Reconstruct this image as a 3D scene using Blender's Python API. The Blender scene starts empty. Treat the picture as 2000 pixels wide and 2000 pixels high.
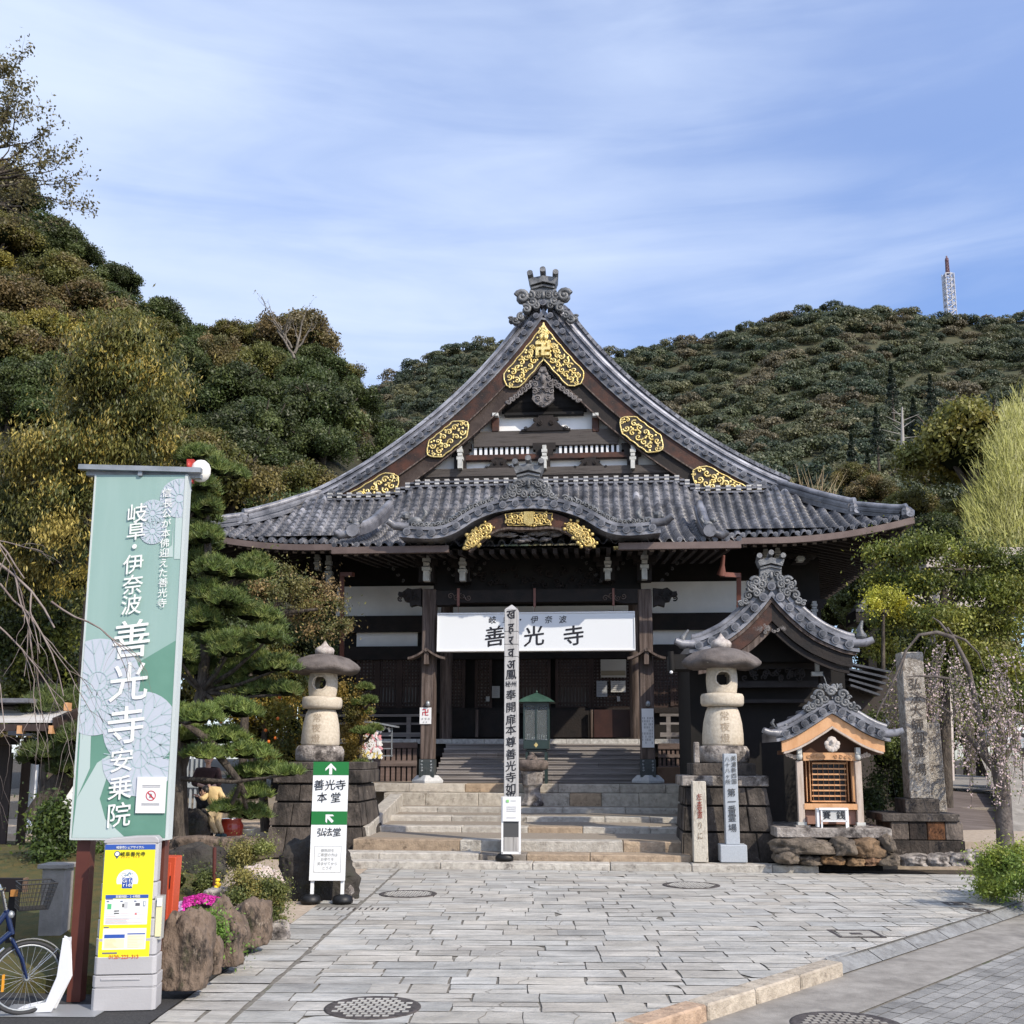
import bpy, math, random
import numpy as np
from mathutils import Vector, Matrix
rnd = random.Random(7)
R = math.radians
SC = bpy.context.scene
COL = SC.collection

# ------------------------------------------------------------------ camera
CAMZ, FPX, CX, CY, HZ = 1.6, 2003.0, 1000.0, 1150.0, 1478.0
PITCH = math.atan((HZ-CY)/FPX); YAW = math.atan(25/FPX); ROLL = R(.1)
def _axes():
    cy, sy, cp, sp = math.cos(YAW), math.sin(YAW), math.cos(PITCH), math.sin(PITCH)
    yawm = Matrix(((cy, -sy, 0), (sy, cy, 0), (0, 0, 1)))
    r0 = yawm @ Vector((1, 0, 0)); u0 = yawm @ Vector((0, -sp, cp)); f0 = yawm @ Vector((0, cp, sp))
    c, s = math.cos(ROLL), math.sin(ROLL)
    return r0*c+u0*s, r0*(-s)+u0*c, f0
RX, UX, FX = _axes()
cam_d = bpy.data.cameras.new('camera'); cam = bpy.data.objects.new('camera', cam_d); COL.objects.link(cam)
m = Matrix((RX, UX, -FX)).transposed().to_4x4(); m.translation = Vector((0, 0, CAMZ)); cam.matrix_world = m
cam_d.sensor_width = 36; cam_d.lens = 36*FPX/2000; cam_d.shift_x = 0; cam_d.shift_y = (CY-1000)/2000
cam_d.clip_start = .1; cam_d.clip_end = 3000
SC.camera = cam
def ray(u, v): return RX*((u-CX)/FPX) + UX*(-(v-CY)/FPX) + FX
def W(u, v, y):
    d = ray(u, v); return Vector((0, 0, CAMZ)) + d*(y/d.y)
def G(u, v, z=0):
    d = ray(u, v); return Vector((0, 0, CAMZ)) + d*((z-CAMZ)/d.z)
# temple frame: x measured from the hall's axis, y away from the street
TH = R(4.0); TE = Vector((math.cos(TH), -math.sin(TH), 0)); TN = Vector((math.sin(TH), math.cos(TH), 0)); TX0 = -1.27
def T(u, v, y):
    d = ray(u, v); p = d*(y/d.dot(TN)); return Vector((p.dot(TE)-TX0, y, p.z+CAMZ))
def GT(u, v, z=0):
    d = ray(u, v); p = d*((z-CAMZ)/d.z); return Vector((p.dot(TE)-TX0, p.dot(TN), z))
TMAT = Matrix.Translation(TE*TX0) @ Matrix.Rotation(-TH, 4, 'Z')
def t2w(x, y, z=0): return TMAT @ Vector((x, y, z))

# ------------------------------------------------------------------ world, sun, exposure
SUN_AZ, SUN_EL = R(45), R(37)      # to the right of straight behind the camera
sd = Vector((math.sin(SUN_AZ)*math.cos(SUN_EL), -math.cos(SUN_AZ)*math.cos(SUN_EL), math.sin(SUN_EL)))
ld = bpy.data.lights.new('sun', 'SUN'); ld.energy = 4.6; ld.angle = R(.55); ld.color = (1, .91, .77)
sun = bpy.data.objects.new('sun', ld); COL.objects.link(sun)
sun.rotation_euler = (-sd).to_track_quat('-Z', 'Y').to_euler()
wd = bpy.data.worlds.new('World'); SC.world = wd; wd.use_nodes = True
nt = wd.node_tree; nt.nodes.clear(); N = nt.nodes.new; L = nt.links.new
out = N('ShaderNodeOutputWorld'); bg = N('ShaderNodeBackground'); sky = N('ShaderNodeTexSky')
sky.sky_type = 'NISHITA'; sky.sun_disc = False; sky.sun_elevation = SUN_EL
sky.sun_rotation = math.pi-SUN_AZ; sky.air_density = 1.0; sky.dust_density = .6; sky.ozone_density = 1.6
bg.inputs['Strength'].default_value = .122
tc = N('ShaderNodeTexCoord')
def cloud(scale, rot, zs, loc, dist, det=7):
    mp = N('ShaderNodeMapping'); mp.inputs['Scale'].default_value = (1, 1, zs); mp.inputs['Rotation'].default_value = rot; mp.inputs['Location'].default_value = loc
    n = N('ShaderNodeTexNoise'); n.inputs['Scale'].default_value = scale; n.inputs['Detail'].default_value = det; n.inputs['Roughness'].default_value = .52; n.inputs['Distortion'].default_value = dist
    L(tc.outputs['Generated'], mp.inputs[0]); L(mp.outputs[0], n.inputs['Vector']); return n.outputs[0]
def mth(op, a, b):
    x = N('ShaderNodeMath'); x.operation = op
    for i, q in enumerate((a, b)):
        if isinstance(q, (int, float)): x.inputs[i].default_value = q
        else: L(q, x.inputs[i])
    return x.outputs[0]
sx = N('ShaderNodeSeparateXYZ'); L(tc.outputs['Generated'], sx.inputs[0])
c1 = cloud(1.4, (0, R(-14), 0), 2.6, (.35, .2, .3), .3); c2 = cloud(3.2, (0, R(-10), R(20)), 7.0, (.1, .6, .2), .7)
fac = mth('ADD', mth('MULTIPLY', c1, 1.5), mth('MULTIPLY', c2, .6))
fac = mth('SUBTRACT', fac, .54); fac = mth('SUBTRACT', fac, mth('MULTIPLY', sx.outputs[0], .62))
rise = mth('MULTIPLY', mth('SUBTRACT', .42, sx.outputs[2]), 1.1); rise = mth('MAXIMUM', rise, 0.); fac = mth('SUBTRACT', fac, rise)
rp = N('ShaderNodeValToRGB'); rp.color_ramp.interpolation = 'EASE'; rp.color_ramp.elements[0].position = .05; rp.color_ramp.elements[1].position = .95
L(fac, rp.inputs[0]); mx = N('ShaderNodeMix'); mx.data_type = 'RGBA'
tint = N('ShaderNodeMix'); tint.data_type = 'RGBA'; tint.blend_type = 'MULTIPLY'; tint.inputs['Factor'].default_value = 1
mr = N('ShaderNodeMapRange'); mr.inputs[1].default_value = .38; mr.inputs[2].default_value = .6; L(sx.outputs[2], mr.inputs[0])
tm = N('ShaderNodeMix'); tm.data_type = 'RGBA'; tm.inputs[6].default_value = (1.45, 1.55, 1.9, 1); tm.inputs[7].default_value = (2.75, 2.4, 2.45, 1)
L(mr.outputs[0], tm.inputs['Factor']); L(tm.outputs[2], tint.inputs[7])
L(sky.outputs[0], tint.inputs[6]); L(rp.outputs[0], mx.inputs['Factor']); L(tint.outputs[2], mx.inputs[6])
mx.inputs[7].default_value = (5.9, 6.9, 8.9, 1)
L(mx.outputs[2], bg.inputs['Color']); L(bg.outputs[0], out.inputs['Surface'])
SC.view_settings.view_transform = 'Standard'; SC.view_settings.look = 'None'; SC.view_settings.exposure = 0.06; SC.view_settings.gamma = 1
SC.render.engine = 'CYCLES'; SC.cycles.max_bounces = 6; SC.cycles.transparent_max_bounces = 8; SC.cycles.use_denoising = True
SC.cycles.diffuse_bounces = 3; SC.cycles.glossy_bounces = 2; SC.cycles.transmission_bounces = 4

# ------------------------------------------------------------------ materials
def M(name, c, c2=None, scale=4, rough=.8, bump=0., bscale=None, metal=0., stretch=(1, 1, 1), spots=None, attr=False, spec=.4, trans=0., glass=False, emit=None, lo=.35, hi=.65, raw=False):
    def deep(k):
        y = .3*k[0]+.6*k[1]+.1*k[2]; f = .52+.38*min(1, y/.3)
        return tuple(q*f for q in k)
    if not raw:
        c = deep(c); c2 = deep(c2) if c2 else None; spots = [(deep(sp[0]), *sp[1:]) for sp in (spots or [])]
    m = bpy.data.materials.new(name); m.use_nodes = True; t = m.node_tree; N = t.nodes.new; L = t.links.new
    b = t.nodes['Principled BSDF']; o = t.nodes['Material Output']
    b.inputs['Roughness'].default_value = rough; b.inputs['Metallic'].default_value = metal; b.inputs['Specular IOR Level'].default_value = spec
    tc = N('ShaderNodeTexCoord'); mp = N('ShaderNodeMapping'); mp.inputs['Scale'].default_value = stretch; L(tc.outputs['Object'], mp.inputs[0])
    def noise(sc, det=6, ro=.6):
        n = N('ShaderNodeTexNoise'); n.inputs['Scale'].default_value = sc; n.inputs['Detail'].default_value = det; n.inputs['Roughness'].default_value = ro; L(mp.outputs[0], n.inputs['Vector']); return n
    col = None
    if c2:
        n = noise(scale); r = N('ShaderNodeValToRGB'); r.color_ramp.elements[0].position = lo; r.color_ramp.elements[1].position = hi
        r.color_ramp.elements[0].color = (*c, 1); r.color_ramp.elements[1].color = (*c2, 1); L(n.outputs[0], r.inputs[0]); col = r.outputs[0]
    else:
        g = N('ShaderNodeRGB'); g.outputs[0].default_value = (*c, 1); col = g.outputs[0]
    for sp in (spots or []):      # (colour, scale, low, high)
        n = noise(sp[1], 8, .7); r = N('ShaderNodeValToRGB'); r.color_ramp.elements[0].position = sp[2]; r.color_ramp.elements[1].position = sp[3]
        L(n.outputs[0], r.inputs[0]); x = N('ShaderNodeMix'); x.data_type = 'RGBA'; L(r.outputs[0], x.inputs['Factor']); L(col, x.inputs[6]); x.inputs[7].default_value = (*sp[0], 1); col = x.outputs[2]
    if attr:
        a = N('ShaderNodeAttribute'); a.attribute_name = 'col'; x = N('ShaderNodeMix'); x.data_type = 'RGBA'; x.blend_type = 'MULTIPLY'; x.inputs['Factor'].default_value = 1
        L(col, x.inputs[6]); L(a.outputs['Color'], x.inputs[7]); col = x.outputs[2]
    L(col, b.inputs['Base Color'])
    if bump:
        n = noise(bscale or scale*4, 5, .6); bp = N('ShaderNodeBump'); bp.inputs['Strength'].default_value = bump; bp.inputs['Distance'].default_value = .05; L(n.outputs[0], bp.inputs['Height']); L(bp.outputs[0], b.inputs['Normal'])
    if trans:
        tr = N('ShaderNodeBsdfTranslucent'); L(col, tr.inputs['Color']); ms = N('ShaderNodeMixShader'); ms.inputs[0].default_value = trans
        L(b.outputs[0], ms.inputs[1]); L(tr.outputs[0], ms.inputs[2]); L(ms.outputs[0], o.inputs['Surface'])
    if glass:
        b.inputs['Transmission Weight'].default_value = .85; b.inputs['IOR'].default_value = 1.1
    if emit: b.inputs['Emission Color'].default_value = (*emit[0], 1); b.inputs['Emission Strength'].default_value = emit[1]
    return m
m_tile = M('kawara tile', (.08, .081, .092), (.24, .24, .258), 2.2, .34, .15, 30, spec=.6, attr=True, spots=[((.035, .037, .04), 9, .56, .7)])
m_tile2 = M('kawara ornament', (.06, .065, .07), (.22, .225, .23), 5, .42, .3, 40, spec=.6)
m_tilew = M('mortar and pale tile', (.34, .33, .31), (.6, .59, .56), 12, .7, .1, attr=True)
m_wdark = M('black brown timber', (.012, .009, .008), (.03, .02, .016), 3, .75, .2, 20, stretch=(1, 1, 1))
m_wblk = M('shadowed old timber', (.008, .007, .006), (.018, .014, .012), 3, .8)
m_wbrown = M('red brown timber', (.12, .04, .018), (.03, .016, .011), 3.5, .6, .15, 30, spots=[((.25, .13, .07), 14, .62, .75)])
m_wgrey = M('weathered grey timber', (.22, .195, .18), (.36, .33, .31), 3, .85, .25, 30, stretch=(.25, 1, 6), spots=[((.09, .075, .07), 6, .58, .72)], attr=True)
m_wpil = M('weathered pillar timber', (.085, .055, .042), (.21, .16, .135), 2.2, .8, .3, 30, stretch=(8, 8, .5), spots=[((.03, .022, .018), 1.5, .5, .7)])
m_wnew = M('fresh cedar', (.56, .29, .13), (.68, .39, .2), 3, .6, .1, 20, stretch=(4, 4, 1))
m_wnewg = M('silvering cedar', (.42, .33, .26), (.56, .47, .4), 3, .7, .1, 20, stretch=(8, 8, 1))
m_plas = M('white plaster', (.84, .84, .82), (.76, .76, .745), 2, .85, .03, raw=True)
m_white = M('white paint', (.8, .8, .8), (.76, .76, .75), 3, .5)
m_wend = M('white painted beam end', (.6, .6, .56), (.42, .42, .39), 8, .7)
m_gold = M('gilded fitting', (.7, .52, .17), (.88, .74, .36), 9, .42, .3, 40, metal=.6, spots=[((.35, .24, .08), 14, .58, .72)])
m_goldk = M('fitting ground', (.06, .045, .03), rough=.6)
m_copper = M('brown gutter metal', (.17, .12, .10), (.22, .16, .135), 3, .45, metal=.3)
m_copper2 = M('red brown pipe', (.22, .085, .06), (.27, .11, .08), 4, .5)
m_black = M('black', (.012, .012, .013), rough=.5)
m_ink = M('black ink', (.012, .012, .02), rough=.6)
m_inkw = M('white lettering', (.85, .86, .82), rough=.5)
m_granite = M('granite step', (.36, .33, .285), (.55, .515, .45), 9, .85, .5, 40, attr=True, spots=[((.16, .14, .12), 5, .56, .72), ((.42, .28, .18), 2.2, .66, .8)])
m_tread = M('brown gravel tread', (.27, .23, .18), (.34, .29, .23), 60, .9, .3, 150)
m_lant = M('lantern granite', (.5, .43, .33), (.63, .56, .45), 25, .85, .25, 90, spots=[((.34, .29, .24), 3, .56, .75)])
m_lantroof = M('brown lichen stone', (.12, .1, .09), (.2, .172, .155), 4, .9, .4, 40, spots=[((.42, .38, .33), 14, .66, .74)])
m_lanttip = M('lichened stone tip', (.62, .57, .52), (.32, .27, .24), 9, .9, .3, 60)
m_darkst = M('dark weathered stone', (.055, .046, .04), (.15, .125, .105), 5, .9, .6, 22, attr=True, stretch=(1.2, 1.2, .8), spots=[((.36, .32, .28), 7, .63, .72), ((.02, .018, .016), 2.2, .52, .68)])
m_mott = M('mottled pale stone', (.42, .38, .34), (.2, .17, .15), 7, .9, .6, 30, attr=True, spots=[((.05, .042, .038), 3.4, .5, .64), ((.62, .58, .54), 12, .62, .7)])
m_greyst = M('blue grey granite', (.36, .39, .42), (.43, .46, .49), 60, .7, .1)
m_pave = M('grey paving slab', (.40, .385, .34), (.6, .575, .515), 3.2, .75, .5, 24, attr=True, stretch=(1, 2.5, 1), spots=[((.3, .31, .32), 10, .55, .72), ((.5, .42, .34), 3.1, .68, .8), ((.29, .275, .25), .7, .5, .75), ((.17, .16, .15), 17, .63, .72)])
m_joint = M('paving joint', (.17, .155, .13), (.27, .25, .21), 20, .95, .2, spots=[((.09, .12, .04), 1.5, .58, .68)])
m_setts = M('street sett', (.22, .212, .195), (.34, .33, .305), 3, .8, .25, 60, attr=True)
m_conc = M('concrete', (.24, .22, .19), (.34, .315, .275), 5, .9, .2, 60, spots=[((.18, .165, .15), 2, .55, .75)])
m_asph = M('asphalt', (.045, .045, .048), (.09, .088, .085), 80, .95, .4, 200)
m_earth = M('sandy ground', (.4, .32, .24), (.52, .43, .33), 14, .95, .3, 90)
m_soil = M('garden soil', (.06, .05, .035), (.13, .1, .07), 6, .95, .4, 60)
m_moss = M('moss', (.16, .12, .03), (.09, .1, .03), 8, .95, .6, 60)
m_iron = M('cast iron', (.06, .05, .045), (.13, .11, .1), 20, .7, .2)
m_grn = M('dark green metal', (.02, .045, .04), (.03, .06, .052), 6, .4, spec=.6)
m_grnroof = M('verdigris roof', (.045, .1, .075), (.07, .15, .11), 6, .5)
m_glass = M('pale glass pane', (.55, .6, .6), rough=.08, glass=True, spec=.6)
m_steel = M('galvanised steel', (.28, .3, .31), (.4, .42, .43), 8, .45, metal=.5)
m_bark = M('bark', (.06, .048, .038), (.16, .13, .1), 8, .95, .8, 20, stretch=(2, 2, .6))
m_barkp = M('pale bark', (.26, .23, .19), (.14, .12, .1), 8, .95, .4, 20)
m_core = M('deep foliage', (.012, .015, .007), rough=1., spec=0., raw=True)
m_leaf = M('leaves', (1, 1, 1), rough=.5, attr=True, trans=.25, spec=.4)
m_needle = M('needles', (1, 1, 1), rough=.5, attr=True, trans=.1, spec=.35)
m_col = M('painted', (1, 1, 1), rough=.5, attr=True)

# ------------------------------------------------------------------ scene bookkeeping
def tag(o, label=None, cat=None, group=None, kind=None):
    if label: o['label'] = label
    if cat: o['category'] = cat
    if group: o['group'] = group
    if kind: o['kind'] = kind
    return o
def thing(name, label, cat, group=None, mat=None, loc=None):
    o = bpy.data.objects.new(name, None); COL.objects.link(o); o.empty_display_size = .2
    if mat is not None: o.matrix_world = mat
    if loc is not None: o.location = loc
    return tag(o, label, cat, group)
def meshobj(name, me, mat, parent=None):
    o = bpy.data.objects.new(name, me); COL.objects.link(o)
    if mat: me.materials.append(mat)
    if parent is not None: o.parent = parent
    return o
class MB:
    def __init__(s): s.v = []; s.f = []; s.c = []; s.cc = (1, 1, 1); s.sm = []; s.smooth = False; s.X = None
    def add(s, vs, fs, col=None, smooth=None):
        b = len(s.v)
        if s.X is not None: vs = [s.X @ Vector(q) for q in vs]
        s.v.extend(tuple(q) for q in vs); s.f.extend(tuple(i+b for i in f) for f in fs)
        s.c.extend([col or s.cc]*len(fs)); s.sm.extend([s.smooth if smooth is None else smooth]*len(fs)); return s
    def bx(s, x0, x1, y0, y1, z0, z1, col=None, top=None):
        tx, ty = top or (0, 0)   # taper of the top on each side
        vs = [(x0, y0, z0), (x1, y0, z0), (x1, y1, z0), (x0, y1, z0), (x0+tx, y0+ty, z1), (x1-tx, y0+ty, z1), (x1-tx, y1-ty, z1), (x0+tx, y1-ty, z1)]
        return s.add(vs, [(3, 2, 1, 0), (4, 5, 6, 7), (0, 1, 5, 4), (1, 2, 6, 5), (2, 3, 7, 6), (3, 0, 4, 7)], col, False)
    def bar(s, a, b, w, h=None, up=(0, 0, 1), col=None):   # box beam between two points
        a = Vector(a); b = Vector(b); h = h or w; d = (b-a).normalized(); sd = d.cross(Vector(up))
        if sd.length < 1e-4: sd = d.cross(Vector((0, 1, 0)))
        sd.normalize(); u = sd.cross(d); vs = []
        for p in (a, b):
            for q, r in ((-1, -1), (1, -1), (1, 1), (-1, 1)): vs.append(p+sd*(q*w/2)+u*(r*h/2))
        return s.add(vs, [(0, 1, 2, 3)[::-1], (4, 5, 6, 7), (0, 1, 5, 4), (1, 2, 6, 5), (2, 3, 7, 6), (3, 0, 4, 7)], col, False)
    def tube(s, pts, r, n=8, col=None, cap=True, smooth=True):
        pts = [Vector(p) for p in pts]; k = len(pts); rr = r if isinstance(r, (list, tuple)) else [r]*k; vs = []; up = Vector((0, 0, 1))
        prev = None
        for i, p in enumerate(pts):
            d = (pts[min(i+1, k-1)]-pts[max(i-1, 0)])
            if d.length < 1e-9: d = Vector((0, 0, 1))
            d.normalize()
            if prev is None:
                a = d.cross(Vector((0, 0, 1)) if abs(d.z) < .9 else Vector((1, 0, 0))).normalized()
            else:
                a = prev-d*prev.dot(d)
                a = a.normalized() if a.length > 1e-6 else d.cross(Vector((1, .3, 0))).normalized()
            prev = a; b = d.cross(a)
            for j in range(n):
                t = 2*math.pi*j/n; vs.append(p+(a*math.cos(t)+b*math.sin(t))*rr[i])
        fs = [(i*n+j, i*n+(j+1) % n, (i+1)*n+(j+1) % n, (i+1)*n+j) for i in range(k-1) for j in range(n)]
        s.add(vs, fs, col, smooth)
        if cap:
            s.add(vs[:n], [tuple(range(n))[::-1]], col, False); s.add(vs[-n:], [tuple(range(n))], col, False)
        return s
    def lathe(s, prof, c=(0, 0, 0), n=24, col=None, smooth=True, sq=1.0):
        vs = []; k = len(prof)
        for r, z in prof:
            for j in range(n):
                t = 2*math.pi*(j+.5)/n; vs.append((c[0]+r*math.cos(t), c[1]+r*sq*math.sin(t), c[2]+z))
        fs = [(i*n+j, i*n+(j+1) % n, (i+1)*n+(j+1) % n, (i+1)*n+j) for i in range(k-1) for j in range(n)]
        fs.append(tuple(range(n))[::-1]); fs.append(tuple((k-1)*n+j for j in range(n)))
        return s.add(vs, fs, col, smooth)
    def prism(s, poly, y0, y1, col=None):    # polygon in x,z extruded along y
        n = len(poly); vs = [(x, y0, z) for x, z in poly]+[(x, y1, z) for x, z in poly]
        A = sum(poly[i][0]*poly[(i+1) % n][1]-poly[(i+1) % n][0]*poly[i][1] for i in range(n))
        fs = [tuple(range(n)), tuple(range(2*n-1, n-1, -1))]+[(i, i+n, (i+1) % n+n, (i+1) % n) for i in range(n)]
        if A < 0: fs = [f[::-1] for f in fs]
        return s.add(vs, fs, col, False)
    def sheet(s, poly, z, col=None):
        A = sum(poly[i][0]*poly[(i+1) % len(poly)][1]-poly[(i+1) % len(poly)][0]*poly[i][1] for i in range(len(poly)))
        if A < 0: poly = poly[::-1]
        return s.add([(x, y, z) for x, y in poly], [tuple(range(len(poly)))], col, False)
    def ribbon(s, top, bot, y0, y1, col=None):  # curved board: two polylines in x,z of equal length, extruded in y
        n = len(top); vs = []
        for (a, b) in zip(top, bot): vs += [(a[0], y0, a[1]), (b[0], y0, b[1]), (b[0], y1, b[1]), (a[0], y1, a[1])]
        fs = []
        for i in range(n-1):
            for j in range(4): fs.append((i*4+j, i*4+(j+1) % 4, (i+1)*4+(j+1) % 4, (i+1)*4+j))
        fs += [(3, 2, 1, 0), tuple((n-1)*4+j for j in range(4))]
        return s.add(vs, fs, col, False)
    def ball(s, c, r, n=10, col=None, seed=None, jag=0.):
        c = Vector(c); r = Vector(r) if not isinstance(r, (int, float)) else Vector((r, r, r)); vs = []; h = n//2
        q = random.Random(seed) if seed is not None else None
        for i in range(1, h):
            for j in range(n):
                a = math.pi*i/h; b = 2*math.pi*j/n; k = 1+(q.uniform(-jag, jag) if q else 0)
                vs.append(c+Vector((r.x*math.sin(a)*math.cos(b), r.y*math.sin(a)*math.sin(b), r.z*math.cos(a)))*k)
        vs += [c+Vector((0, 0, r.z)), c-Vector((0, 0, r.z))]; T_, B_ = len(vs)-2, len(vs)-1
        fs = [(i*n+j, (i+1)*n+j, (i+1)*n+(j+1) % n, i*n+(j+1) % n) for i in range(h-2) for j in range(n)]
        fs += [(T_, j, (j+1) % n) for j in range(n)]+[(B_, (h-2)*n+(j+1) % n, (h-2)*n+j) for j in range(n)]
        return s.add(vs, fs, col, s.smooth or not jag)
    def mesh(s, name):
        me = bpy.data.meshes.new(name); me.from_pydata(s.v, [], s.f); at = me.attributes.new('col', 'FLOAT_COLOR', 'FACE')
        at.data.foreach_set('color', np.array([(*c[:3], 1) for c in s.c], dtype=np.float32).ravel() if s.c else [])
        me.polygons.foreach_set('use_smooth', s.sm); me.update(); return me
    def build(s, name, mat, parent=None, bevel=0, fix=False):
        if not s.f: return None
        me = s.mesh(name)
        if fix:
            import bmesh
            b = bmesh.new(); b.from_mesh(me); bmesh.ops.recalc_face_normals(b, faces=b.faces); b.to_mesh(me); b.free()
        o = meshobj(name, me, mat, parent)
        if bevel:
            md = o.modifiers.new('bevel', 'BEVEL'); md.width = bevel; md.segments = 1; md.limit_method = 'ANGLE'
        return o
def npmesh(name, v, f, c, mat, parent=None, smooth=False):
    me = bpy.data.meshes.new(name); v = np.asarray(v, np.float32); f = np.asarray(f, np.int32); k = f.shape[1]
    me.vertices.add(len(v)); me.vertices.foreach_set('co', v.ravel()); me.loops.add(f.size); me.loops.foreach_set('vertex_index', f.ravel())
    me.polygons.add(len(f)); me.polygons.foreach_set('loop_start', np.arange(0, f.size, k, dtype=np.int32))
    at = me.attributes.new('col', 'FLOAT_COLOR', 'FACE'); cc = np.ones((len(f), 4), np.float32); cc[:, :3] = c; at.data.foreach_set('color', cc.ravel())
    me.polygons.foreach_set('use_smooth', np.full(len(f), smooth)); me.update(calc_edges=True); me.materials.append(mat)
    if parent == 'mesh': return me
    o = bpy.data.objects.new(name, me); COL.objects.link(o)
    if parent is not None: o.parent = parent
    return o
def copy_tree(o, parent=None):
    c = o.copy(); COL.objects.link(c); c.parent = parent
    for ch in list(o.children): copy_tree(ch, c)
    return c

# ------------------------------------------------------------------ lettering
_gl = {}
def glyph(ch, weight=0.0):
    k = (ch, weight)
    if k not in _gl:
        cu = bpy.data.curves.new('glyph', 'FONT'); cu.body = ch; cu.size = 1; cu.resolution_u = 2; cu.offset = weight; cu.align_x = 'CENTER'
        o = bpy.data.objects.new('glyph', cu); COL.objects.link(o)
        me = bpy.data.meshes.new_from_object(o.evaluated_get(bpy.context.evaluated_depsgraph_get()))
        vs = [(v.co.x, v.co.y) for v in me.vertices]; fs = [tuple(p.vertices) for p in me.polygons]
        if vs and ord(ch) > 0x2000:
            ys = [q[1] for q in vs]; my = .38; vs = [(x, y-my) for x, y in vs]
        elif vs: vs = [(x, y-.35) for x, y in vs]
        bpy.data.objects.remove(o); bpy.data.curves.remove(cu); bpy.data.meshes.remove(me); _gl[k] = (vs, fs)
    return _gl[k]
def write(mb, s, c, size, right, up, step, vertical=True, weight=0.0, lift=.004, slant=.08, col=None, sx=1.0):
    """characters on a plane; c = centre of the first character"""
    r = Vector(right).normalized(); u = Vector(up).normalized(); nrm = r.cross(u)
    c = Vector(c)
    for i, ch in enumerate(s):
        if ch != ' ':
            vs, fs = glyph(ch, 0.0); w_ = weight*size*.9
            for j, (ox, oy) in enumerate(((0, 0),) if not weight else ((-w_, 0), (w_, 0), (0, w_*.7), (0, -w_*.7))):
                o = c+(u*(-step*i) if vertical else r*(step*i))+nrm*(lift+j*.0005)+r*ox+u*oy
                mb.add([o+r*(x*size*sx)+u*((y+slant*x)*size) for x, y in vs], fs, col, False)
# ================================================================== GROUND
def jit(c, a, q=rnd):
    k = 1+q.uniform(-a, a); return (c[0]*k, c[1]*k, c[2]*k)
def struct(name, mb, mat, parent=None, **k):
    o = mb.build(name, mat, parent, **k); o['kind'] = 'structure'; return o
def clip(poly, a, b, c):     # keep a*x+b*y<=c
    o = []
    for i in range(len(poly)):
        p, q = poly[i], poly[(i+1) % len(poly)]; dp = a*p[0]+b*p[1]-c; dq = a*q[0]+b*q[1]-c
        if dp <= 0: o.append(p)
        if (dp < 0 < dq) or (dq < 0 < dp): t = dp/(dp-dq); o.append((p[0]+(q[0]-p[0])*t, p[1]+(q[1]-p[1])*t))
    return o
g = MB(); g.sheet([(-400, -60), (400, -60), (400, 700), (-400, 700)], -.13); struct('ground', g, m_soil)
# kerb line  y = KA + KB*x ; the street lies to its right
KB = (12.08-6.58)/(5.64-.58); KA = 6.58-KB*.58
kn = math.hypot(KB, 1)
def kerb_pt(x, off=0):      # off metres towards the street
    return (x+off*KB/kn, KA+KB*x-off/kn)
halves = [(-1, 0, 2.28), (KB, -1, -KA), (math.sin(TH), math.cos(TH), 15.12), (1, 0, 16)]
reg = [(-30, -30), (40, -30), (40, 60), (-30, 60)]
for h in halves: reg = clip(reg, *h)
g = MB(); g.sheet(reg, -.008); struct('paving_bed', g, m_joint)
g = MB(); q = random.Random(3); y = 3.2; row = 0
XB = -1.8
def slab(x0, x1, y0, y1, gap):
    def edge(ax, ay, bx_, by_, n, am):
        o = []
        for i in range(n): t = i/n; o.append((ax+(bx_-ax)*t+(q.uniform(-am, am) if ay != by_ or i else 0), ay+(by_-ay)*t+q.uniform(-am, am)))
        return o
    X0, X1, Y0, Y1 = x0+gap, x1-gap, y0+gap, y1-gap; tl = q.uniform(-.02, .02) if q.random() < .3 else 0
    n = max(2, int((X1-X0)/.13)); am = q.choice((.003, .005, .009))
    pts = edge(X0, Y0, X1, Y0, n, am)+edge(X1, Y0, X1+tl, Y1, 2, .006)+edge(X1+tl, Y1, X0+tl, Y1, n, am)+edge(X0+tl, Y1, X0, Y0, 2, .006)
    if q.random() < .13: k = q.randrange(len(pts)); p = pts[k]; cx_, cy_ = (X0+X1)/2, (Y0+Y1)/2; f = q.uniform(.1, .3); pts[k] = (p[0]+(cx_-p[0])*f, p[1]+(cy_-p[1])*f)
    for h in halves: pts = clip(pts, h[0], h[1], h[2]-.01)
    if len(pts) >= 3:
        b = q.uniform(.84, 1.08)*(.8 if q.random() < .05 else 1); w = q.uniform(-.02, .035); tx, ty = q.uniform(-.004, .004), q.uniform(-.006, .006)
        g.add([(px, py, (px-X0)*tx+(py-Y0)*ty) for px, py in pts], [tuple(range(len(pts)))], (b+w, b, b-w*1.2), False)
        if X1-X0 > .5 and q.random() < .3:   # hairline split
            xs_ = q.uniform(X0+.1, X1-.1); P = [(xs_+q.uniform(-.04, .04), Y0+(Y1-Y0)*i/3) for i in range(4)]
            for i in range(3):
                (ax, ay), (bx_, by_) = P[i], P[i+1]
                if all(h[0]*ax+h[1]*ay < h[2]-.03 and h[0]*bx_+h[1]*by_ < h[2]-.03 for h in halves): g.add([(ax-.003, ay, .003), (ax+.003, ay, .003), (bx_+.003, by_, .003), (bx_-.003, by_, .003)], [(0, 1, 2, 3)], (.5, .47, .43), False)
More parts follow.
